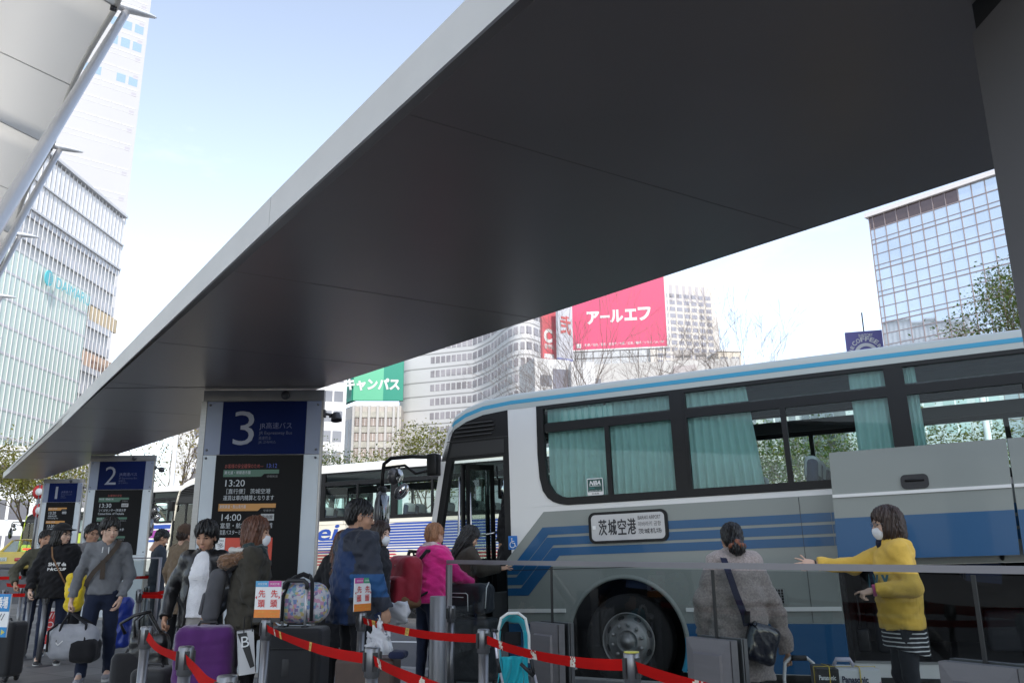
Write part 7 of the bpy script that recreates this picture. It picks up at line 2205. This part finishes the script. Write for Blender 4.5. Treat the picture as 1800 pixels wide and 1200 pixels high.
# holdall carried by the man in grey
hw = W2(t4, arm4['R'][1])
gh = M('pale grey holdall cloth', (.33, .34, .37), .6, var=.08, bump=.2, bs=90)
p = at(128, 1130, 9.15)
t = softbag('holdall', 'pale grey holdall with black ends carried by the man in grey', 'holdall', (p.x, p.y, at(128, 1160, 9.15).z), R(8), (.50, .26, .36), gh, .010, 5, .13)
m = MB(); f = Field((.02, -.2, -.05), (.32, .2, .25), .012); f.box((.13, -.01, .10), (.135, .14, .12), .07, .01); f.folds(.003, .12, 8); f.into(m, 0); m.build('black_end', black_c, t)
m = MB(); top_ = Vector((hw.x-p.x, hw.y-p.y, hw.z-.09-t.location.z)); top_ = Matrix.Rotation(-R(8), 3, 'Z') @ top_
for x, y in ((-.12, -.12), (-.12, .12)):
    m.path([(x, y, .20), (x+.02, y*.7, .36), tuple(top_*.9+Vector((x, y*.3, .0))*.1), tuple(top_)], .013, 6); m.path([(.15, y, .20), (.14, y*.7, .36), tuple(top_*.92+Vector((.15, y*.3, 0))*.1), tuple(top_)], .013, 6)
m.path([(-.20, -.132, .10), (-.21, -.12, .30), (-.15, -.06, .365)], .012, 6); m.build('handles', black_c, t)
m = MB(); m.text('✓', (-.12, -.142, .16), (1, 0, 0), (0, 0, 1), .05, .07); m.build('small_mark', paper, t)
# red lettered paper bag
p = ground(86, 11.3)
t = thing('paper_bag', 'white paper bag with red panels and big white letters, behind the holdall', 'paper bag', (p.x, p.y, 0), R(12))
m = MB(); m.bx(-.13, .13, -.05, .05, .16, .66, 0); m.build('bag_body', paper, t)
m = MB(); m.bx(-.10, .12, -.054, -.051, .22, .34, 0); m.bx(-.10, .12, -.054, -.051, .38, .62, 0); m.build('red_panel', red_ink, t)
m = MB(); m.text('W/', (-.07, -.057, .53), (1, 0, 0), (0, 0, 1), .075, .14); m.text('LO', (-.07, -.057, .42), (1, 0, 0), (0, 0, 1), .075, .14); m.text('EE', (-.07, -.057, .25), (1, 0, 0), (0, 0, 1), .075, .14); m.build('lettering', paper, t)
m = MB(); m.path([(-.06, 0, .66), (-.04, 0, .80), (.04, 0, .80), (.06, 0, .66)], .006, 6); m.build('handles', paper, t)
# yellow padded jacket slung on the capped person
w_ = W2(t2, (-.12, .22, .92))
p = at(132, 1040, 10.6)
t = softbag('padded_jacket', 'bright yellow quilted jacket slung in front of the capped person', 'jacket', (p.x, p.y, at(132, 1074, 10.6).z), R(25), (.22, .16, .46), cloth('yellow quilted nylon', (.70, .50, .015), .5, .08, .2, 60, .2), .022, 6, .075)
m = MB(); m.rbox((-.05, -.085, .26), (.05, .006, .04), .002); m.build('patch', M('grey patch', (.4, .4, .4), .6), t)
# blue carrier behind the man in grey's leg
p = ground(213, 10.1)
softbag('carrier_bag', 'blue carrier bag behind the leg of the man in grey', 'carrier bag', (p.x, p.y, .28), R(10), (.22, .14, .56), M('blue plastic', (.02, .05, .35), .35, var=.15), .012, 7, .06)
# handbag of the woman in leather
hw = W2(t7, arm7['R'][1])
t = softbag('handbag', 'big black soft handbag held by the woman in leather', 'handbag', (hw.x-.06, hw.y-.10, .40), R(4), (.30, .16, .30), leather, .012, 9, .06)
m = MB()
for y in (-.05, .05): m.path([(-.10, y, .27), (-.12, y, .40), (-.04, y*.7, .47), (.06, y*.4, hw.z-.49), (.10, y, .27)], .010, 6)
m.path([(-.18, -.05, .30), (-.22, -.06, .38), (-.12, -.06, .44), (.0, -.03, .47)], .014, 6); m.build('handles', leather, t)
# grey rucksack on the parka
p = W2(t8, (0, -.31, .92))
rz8 = t8.rotation_euler.z
t = softbag('rucksack', 'slim grey rucksack with pink piping on the parka wearer', 'rucksack', (p.x, p.y, .80), rz8, (.28, .13, .40), cloth('grey canvas', (.075, .075, .082), .85, .1, .3, 120), .006, 10, .07)
t.rotation_euler = (R(-8), 0, rz8)
m = MB(); m.path([(-.158, -.05, .10), (-.16, -.04, .22), (-.14, .0, .36), (-.11, .06, .41)], .008, 6, 0); m.build('piping', M('pink piping', (.6, .16, .18), .6, var=0), t)
m = MB(); m.lathe([(0, -.004), (.028, -.004), (.03, 0), (.028, .004), (0, .004)], (-.165, -.06, .10), (-1, -.4, 0), 18); m.build('badge', paper, t)
m = MB(); m.rbox((0, -.07, .13), (.20, .03, .16), .014); m.build('front_pocket', MATS['grey canvas'], t)
m = MB(); m.path([(-.09, .06, .38), (-.12, .14, .46), (-.12, .26, .44)], .016, 6); m.path([(.09, .06, .38), (.12, .14, .46), (.12, .26, .44)], .016, 6); m.build('straps', black_c, t)
m = MB(); m.rbox((-.145, -.02, .30), (.006, .05, .035), .002); m.build('leather_patch', M('tan patch', (.2, .07, .03), .6), t)
# red backpack on the pink fleece
redc = cloth('crimson nylon', (.24, .008, .022), .6, .1, .2, 140, .2)
rz12 = t12.rotation_euler.z
p = W2(t12, (-.05, -.33, .83))
def rk(f): f.box((0, -.13, .15), (.155, .075, .14), .05, .02); f.box((0, .0, .42), (.15, .10, .05), .05, .05)
t = softbag('backpack', 'crimson backpack with a brown suede base on the pink fleece', 'backpack', (p.x, p.y, p.z), rz12, (.42, .24, .50), redc, .006, 11, .10, rk)
t.rotation_euler = (R(-4), 0, rz12)
m = MB(); f = Field((-.22, -.24, -.06), (.22, .16, .12), .011); f.box((0, -.01, .05), (.196, .125, .06), .055, .01); f.folds(.004, .08, 3); f.into(m, 0); m.build('suede_base', M('brown suede', (.15, .08, .04), .9, var=.15), t)
m = MB(); m.rbox((0.02, -.118, .405), (.12, .008, .04), .002, mi=0); m.text('JANSPORT', (-.03, -.1235, .395), (1, 0, 0), (0, 0, 1), .02, .10, 'l', 1); m.build('badge', [M('black badge', (.02, .02, .025), .5), paper], t)
m = MB(); m.path([(-.14, -.16, .24), (-.10, -.205, .25), (.1, -.205, .25), (.14, -.16, .24)], .006, 6, 0); m.path([(.05, -.212, .25), (.055, -.214, .12)], .004, 6, 1); m.path([(-.19, -.02, .1), (-.18, -.02, .38), (-.08, -.04, .50), (.08, -.04, .50), (.18, -.02, .38), (.19, -.02, .1)], .006, 6, 0); m.build('zip', [M('dark red zip', (.12, .005, .012), .6), chrome], t)
m = MB(); m.path([(-.04, .08, .50), (-.03, .07, .55), (.03, .07, .55), (.04, .08, .50)], .012, 6); m.path([(.10, .10, .46), (.14, .16, .56), (.15, .30, .56)], .02, 6); m.path([(.16, .08, .10), (.20, .26, .20), (.17, .36, .34)], .012, 6); m.path([(-.10, .10, .46), (-.14, .16, .56), (-.15, .30, .56)], .02, 6); m.build('straps', black_c, t)
# holdall with white piping on the wrapped suitcase
p = ground(823, 9.0)
t = softbag('holdall', 'dark holdall with white piping, on the wrapped suitcase behind the glass', 'holdall', (p.x, p.y, .70), R(-25), (.52, .28, .30), cloth('dark slate nylon', (.022, .026, .034), .5, .15, .2, 90, .1), .006, 12, .07)
m = MB(); m.path([(.258, -.12, .06), (.262, -.10, .26), (.24, .0, .31)], .006, 6); m.path([(-.22, -.147, .205), (.05, -.149, .205), (.07, -.149, .19), (.075, -.149, .03)], .005, 6); m.path([(-.22, -.147, .17), (.02, -.149, .165)], .004, 6); m.build('piping', paper, t)
# plastic bags
hw = W2(t9, arm9['R'][1])
plast = M('white plastic film', (.66, .66, .68), .35, var=.06); plast.node_tree.nodes['Principled BSDF'].inputs['Transmission Weight'].default_value = .15
def carrier(label, top, h, w, rz, seed):
    t = thing('carrier_bag', label, 'carrier bag', (top.x, top.y, top.z-h), rz)
    f = Field((-w/2-.07, -w/2-.05, -.04), (w/2+.07, w/2+.05, h+.05), .011)
    f.cone((0, 0, h*.32), (0, 0, h*.18), w*.40, w*.42, .04, (1, .6, 1)); f.cone((0, 0, h*.32), (0, 0, h*.92), w*.36, .022, .04, (1, .6, 1)); f.folds(.012, .055, seed, .35)
    m = MB(); f.into(m, 0); m.build('bag_body', plast, t)
    m = MB(); m.path([(-.02, 0, h*.9), (-.015, 0, h*.97), (0, 0, h), (.015, 0, h*.97), (.02, 0, h*.9)], .006, 6); m.build('handles', plast, t)
    return t
p = at(668, 1090, 6.35)
carrier('white carrier bag hanging over the brown travel case', p, p.z-at(668, 1146, 6.35).z+.02, .20, R(-10), 5)
p = at(698, 1058, 7.4)
softbag('carrier_bag', 'crumpled white bag carried low beside the red backpack', 'carrier bag', (p.x, p.y, at(698, 1100, 7.4).z), R(-15), (.22, .10, .20), plast, .03, 15, .05)
p = at(700, 1150, 5.75)
softbag('folded_cloth', 'folded navy cloth lying on the end of the brown travel case', 'cloth', (p.x, p.y, brown['label'] and at(650, 1147, 5.9).z-.02), R(-12), (.11, .12, .05), cloth('navy cloth', (.015, .02, .05)), .006, 16, .03)
# white paper bag by the parka
p = ground(436, 6.45)
t = thing('paper_bag', 'white glossy paper bag with a black print, hanging by the parka wearer', 'paper bag', (p.x, p.y, at(436, 1183, 6.45).z), R(20)); t.rotation_euler = (0, R(-6), R(20))
m = MB(); m.bx(-.045, .07, -.07, .05, 0, .30, 0); m.build('bag_body', M('glossy white paper', (.55, .55, .55), .3, var=.03), t)
m = MB(); m.add([(-.045, -.0725, .29), (.02, -.0725, .29), (.066, -.0725, .05), (.035, -.0725, .04)], [(0, 1, 2, 3)], 0); m.text('B', (-.02, -.0745, .19), (1, 0, 0), (.0, 0, 1), .075, .055, 'l', 1); m.build('print', [M('dark lettering', (.03, .03, .03), .6), paper], t)
m = MB(); m.path([(.0, -.07, .29), (.01, -.07, .40), (.05, -.07, .40), (.06, -.07, .29)], .004, 6); m.build('handles', black_c, t)
# shoulder bag of the woman in wool
p = W2(t15, (.05, -.27, .60))
t = softbag('shoulder_bag', 'shiny dark shoulder bag on the hip of the woman in grey wool', 'shoulder bag', (p.x, p.y, p.z), R(6), (.24, .10, .27), M('patent navy leather', (.010, .012, .022), .2, var=.1, coat=.5), .006, 17, .045, tilt=R(18))
m = MB(); m.path([(-.13, 0, .24), (-.15, .0, .32)], .02, 6); m.lathe([(.014, -.004), (.02, 0), (.014, .004)], (-.10, -.055, .25), (0, -1, 0), 12); m.build('buckle', black_c, t)
# white framed trolley
hw = W2(t15, arm15['R'][1])
wt = M('white painted tube', (.70, .70, .71), .3, var=.03, coat=.3)
p = Vector((hw.x+.06, hw.y-.06, 0))
t = thing('luggage_trolley', 'white tubular trolley held by the woman in grey wool', 'trolley', p, R(-6))
z1 = hw.z-.045
m = MB(); m.path([(-.135, -.10, .08), (-.115, 0, z1-.12), (-.10, 0, z1-.02), (-.06, 0, z1+.015), (.06, 0, z1+.015), (.10, 0, z1-.02), (.115, 0, z1-.12), (.165, -.10, .08)], .013, 10)
m.path([(-.118, -.01, z1-.20), (.125, -.01, z1-.20)], .009, 8); m.path([(-.13, -.06, .30), (.15, -.06, .30)], .009, 8); m.build('frame', wt, t)
m = MB(); m.path([(-.055, 0, z1+.015), (.055, 0, z1+.015)], .019, 12); m.build('grip', rubber, t)
m = MB(); m.path([(-.035, -.02, z1-.195), (-.01, -.03, z1-.175), (.02, -.02, z1-.195)], .012, 6); m.build('blue_tie', M('blue cord', (.05, .2, .5), .6), t)
m = MB(); m.rbox((.015, -.16, .22), (.28, .18, .30), .04); m.build('bag', blacks, t)
m = MB(); [m.lathe([(0, -.02), (.06, -.02), (.065, 0), (.06, .02), (0, .02)], (x, -.06, .065), (1, 0, 0), 16) for x in (-.15, .17)]; m.build('wheels', rubber, t)
# electronics carton
Yb = 5.6; p = at(1482, 1190, Yb)
zt = at(1500, 1172, Yb).z
t = thing('cardboard_carton', 'white and black appliance carton tied with yellow string, in front of the woman in yellow', 'carton', (p.x, p.y, 0), R(-10))
m = MB(); m.bx(-.17, .20, -.12, .14, 0, zt, 0); m.build('carton', M('glossy white carton', (.66, .66, .66), .35, var=.03), t)
m = MB(); m.bx(-.173, -.045, -.1235, .14, .001, zt+.003, 0); m.add([(.15, -.1228, .02), (.2, -.1228, .02), (.2, -.1228, zt-.06), (.165, -.1228, zt-.09)], [(0, 1, 2, 3)], 1); m.lathe([(0, 0), (.09, 0), (.088, .001)], (.04, -.122, zt-.17), (0, -1, 0), 20, 0); m.ell((.175, -.122, zt-.12), (.02, .003, .016), 10, 2)
m.build('print_panel', [M('carton black', (.015, .015, .017), .35, var=.05), M('carton rose', (.5, .32, .36), .4, var=.05), M('carton plum', (.22, .05, .08), .4)], t)
m = MB(); m.text('Panasonic', (-.03, -.1265, zt-.075), (1, 0, 0), (0, 0, 1), .04, .155, 'l', 0, .04); m.build('lettering', M('carton ink', (.03, .03, .06), .5, var=0), t)
m = MB(); m.text('Panasonic', (-.165, -.1265, zt-.06), (1, 0, 0), (0, 0, 1), .028, .10, 'l', 0, .02); m.build('panel_lettering', paper, t)
m = MB()
for x in (-.10, .08): m.path([(x, -.1255, 0), (x, -.1255, zt+.005), (x+.02, .0, zt+.006), (x, .143, zt+.005), (x, .143, 0)], .0035, 5)
m.path([(-.176, -.02, .02), (-.176, -.02, zt+.006), (.203, .03, zt+.006), (.203, .03, .02)], .0035, 5); m.build('string', M('yellow twine', (.65, .48, .08), .7, var=0), t)
m = MB(); m.path([(-.05, .0, zt+.01), (-.03, .0, zt+.05), (.05, .0, zt+.05), (.07, .0, zt+.01)], .012, 8); m.rbox((.01, 0, zt+.045), (.09, .04, .02), .008); m.build('carry_handle', M('clear grey plastic', (.4, .38, .45), .3, var=0), t)
# ---------------- pushchair
Yp = 6.6; p = ground(902, Yp)
zt = at(897, 1077, Yp).z; zm = at(897, 1150, Yp).z
t = thing('pushchair', 'folded turquoise pushchair with a white rimmed hood, seen from behind', 'pushchair', p, R(8))
tq = cloth('turquoise cloth', (.02, .42, .50), .7, .08, .2, 90, .2)
x_ = .115
def hoop(r, up, y): return [(-r, y, zm-.06), (-r*1.02, y, zt-.14), (-r*.80, y, zt-.035), (-r*.35, y, zt-.002), (r*.35, y, zt), (r*.82, y, zt-.04), (r*1.05, y, zt-.16), (r*1.05, y, zm-.06)]
m = MB(); m.path(hoop(x_, 0, 0), .011, 8); m.build('hood_rim', M('white piping cloth', (.66, .66, .62), .7), t)
m = MB()
def hood(u, v):
    a = math.pi*u
    r = x_*(1-.12*v); 
    return (-math.cos(a)*r*1.0, .02+.10*v-.01*math.sin(a*3), zt-.012-.115*(1-math.sin(a))**.9-.055*v-.012*math.sin(u*17+v*5)*v)
m.grid(hood, 28, 8)
for s_ in (-1, 1): m.grid(lambda u, v, s_=s_: (s_*(x_-.030*u+.006*math.sin(v*9)), .015+.05*u, zt-.13-(zt-.13-.22)*v), 4, 12)
m.build('hood', tq, t, solid=.004)
m = MB(); m.grid(lambda u, v: ((u-.5)*.17+.012*math.sin(v*7), .04+.05*math.sin(math.pi*u)+.02*math.sin(u*14+v*4)+.05*v, zm-.02-(zm-.02-.20)*v), 16, 14); m.build('seat_back', tq, t, solid=.006)
m = MB(); m.grid(lambda u, v: ((u-.5)*.14, .07, zt-.14-.10*v), 6, 4); m.build('inner_panel', black_c, t, solid=.004)
al = M('pushchair aluminium', (.62, .60, .68), .28, metal=.6, var=.02)
m = MB(); m.path([(-x_-.035, -.03, zt-.12), (-x_-.01, -.02, zm-.02), (-.07, -.02, .30), (-.02, .0, .06)], .010, 8); m.path([(x_+.005, -.02, zm+.04), (x_+.02, -.02, zm-.06), (x_+.06, -.02, .34), (x_+.10, .0, .06)], .010, 8); m.build('frame', al, t)
m = MB()
for a, b in (((-x_-.012, -.025, zm-.02), (-x_+.01, -.025, zm-.12)), ((x_+.015, -.025, zm-.03), (x_+.035, -.025, zm-.14)), ((-.09, -.02, zm-.22), (-.075, -.02, zm-.30)), ((.05, -.03, zm-.06), (x_+.03, -.03, zm-.15))): m.tube(a, b, .013)
m.path([(-x_-.05, -.05, zt-.115), (-x_-.01, -.02, zt-.125)], .012, 8)
for x in (-.03, .10):
    m.lathe([(.03, -.015), (.06, -.015), (.065, 0), (.06, .015), (.03, .015)], (x, .0, .065), (1, 0, 0), 18)
m.build('joints', rubber, t)
m = MB(); m.path([(-x_+.02, .03, zm-.16), (-x_+.005, -.01, zm-.22), (-x_+.02, .0, zm-.30)], .008, 6); m.build('strap', black_c, t)

# ================================================================== TAXI
p = at(14, 975, 33.0); zg = gz(p.y)
t = thing('taxi', 'yellow taxi seen from behind at the far left', 'taxi', (p.x, p.y, zg), R(4))
ty = coach_paint('taxi yellow', (.62, .47, .10))
f = Field((-1.0, -.6, .1), (1.0, 4.3, 1.6), .045)
f.box((0, 1.85, .62), (.85, 2.3, .30), .12, .05); f.box((0, .35, .80), (.82, .75, .16), .1, .08)
f.plane((0, -.38, .5), (0, -1, .05))
m = MB(); f.into(m, 0)
m.build('body', ty, t)
def roofp(v):  # cabin profile from the boot lid forward
    P = [(.85, .93, .72), (1.15, 1.22, .66), (1.45, 1.40, .60), (2.3, 1.45, .60), (2.9, 1.38, .62), (3.4, .95, .70)]
    return P
P = roofp(0); m = MB()
V = []
for (y, z, w) in P[2:5]: V += [(-w, y, z), (-w*.9, y, z+.05), (w*.9, y, z+.05), (w, y, z)]
m.add(V, [(4*i+j, 4*i+j+1, 4*i+5+j, 4*i+4+j) for i in range(2) for j in range(3)], 0, True)
for s_ in (-1, 1):
    m.path([(s_*.74, .80, .92), (s_*.62, 1.45, 1.41)], [.06, .045], 6); m.path([(s_*.72, 3.4, .95), (s_*.60, 2.9, 1.40)], .04, 6); m.path([(s_*.76, 2.2, .9), (s_*.60, 2.2, 1.43)], .04, 6)
m.build('roof', ty, t)
m = MB(); m.quad((-.70, .82, .93), (.70, .82, .93), (.58, 1.44, 1.40), (-.58, 1.44, 1.40)); m.build('rear_window', coachgl, t)
m = MB(); m.quad((-.68, 3.38, .95), (.68, 3.38, .95), (.58, 2.92, 1.38), (-.58, 2.92, 1.38))
for s_ in (-1, 1): m.quad((s_*.74, .95, .95), (s_*.72, 3.2, .95), (s_*.60, 2.85, 1.38), (s_*.60, 1.5, 1.40))
m.build('glass', coachgl, t)
m = MB(); m.rbox((0, -.40, .42), (1.66, .16, .20), .05); m.build('bumper', M('grey bumper', (.10, .10, .11), .5), t)
for s_ in (-1, 1):
    m = MB(); m.rbox((s_*.62, -.375, .68), (.34, .05, .13), .02); m.build('tail_light', M('tail lamp red', (.4, .02, .02), .2, coat=.5), t)
m = MB(); m.bx(-.17, .17, -.405, -.385, .62, .76); m.build('number_plate', M('plate green white', (.62, .66, .62), .5), t)
m = MB(); m.text('品川 500', (-.10, -.412, .715), (1, 0, 0), (0, 0, 1), .03, .2); m.text('12-34', (-.12, -.412, .635), (1, 0, 0), (0, 0, 1), .06, .24); m.build('plate_lettering', M('plate green ink', (.02, .12, .06), .5), t)
m = MB(); m.rbox((.1, 1.2, 1.08), (.34, .06, .07), .02); m.build('brake_lamp', M('lit red lamp', (.6, .03, .02), .4, emit=(1, .05, .03), es=1.2), t)
m = MB(); m.rbox((0, 2.2, 1.55), (.42, .16, .13), .04); m.build('roof_lamp', M('roof lamp cream', (.66, .62, .5), .4), t)
for x in (-.74, .74):
    for y in (.45, 3.1):
        m = MB(); m.lathe([(0, -.1), (.24, -.1), (.31, -.08), (.31, .08), (.24, .1), (0, .1)], (x, y, .31), (1, 0, 0), 20); m.build('wheel', tyre_m, t)
# round red traffic signs by the first pillar
for v, lab in ((864, 'round red traffic sign beside the first pillar, upper one'), (897, 'round red traffic sign beside the first pillar, lower one')):
    p = at(69, v, 30.5); 
    t = thing('traffic_sign', lab, 'traffic sign', (p.x, p.y, p.z), 0)
    m = MB(); m.lathe([(0, -.02), (.24, -.02), (.25, 0), (0, .01)], (0, 0, 0), (0, -1, 0), 28); m.build('disc', red_ink, t)
    m = MB(); m.lathe([(0, 0), (.13, 0), (.13, .004), (0, .006)], (0, -.022, 0), (0, -1, 0), 24); m.build('white_centre', paper, t)
    m = MB(); m.tube((0, .03, -p.z+gz(30.5)), (0, .03, .25), .04); m.build('pole', post_m, t)
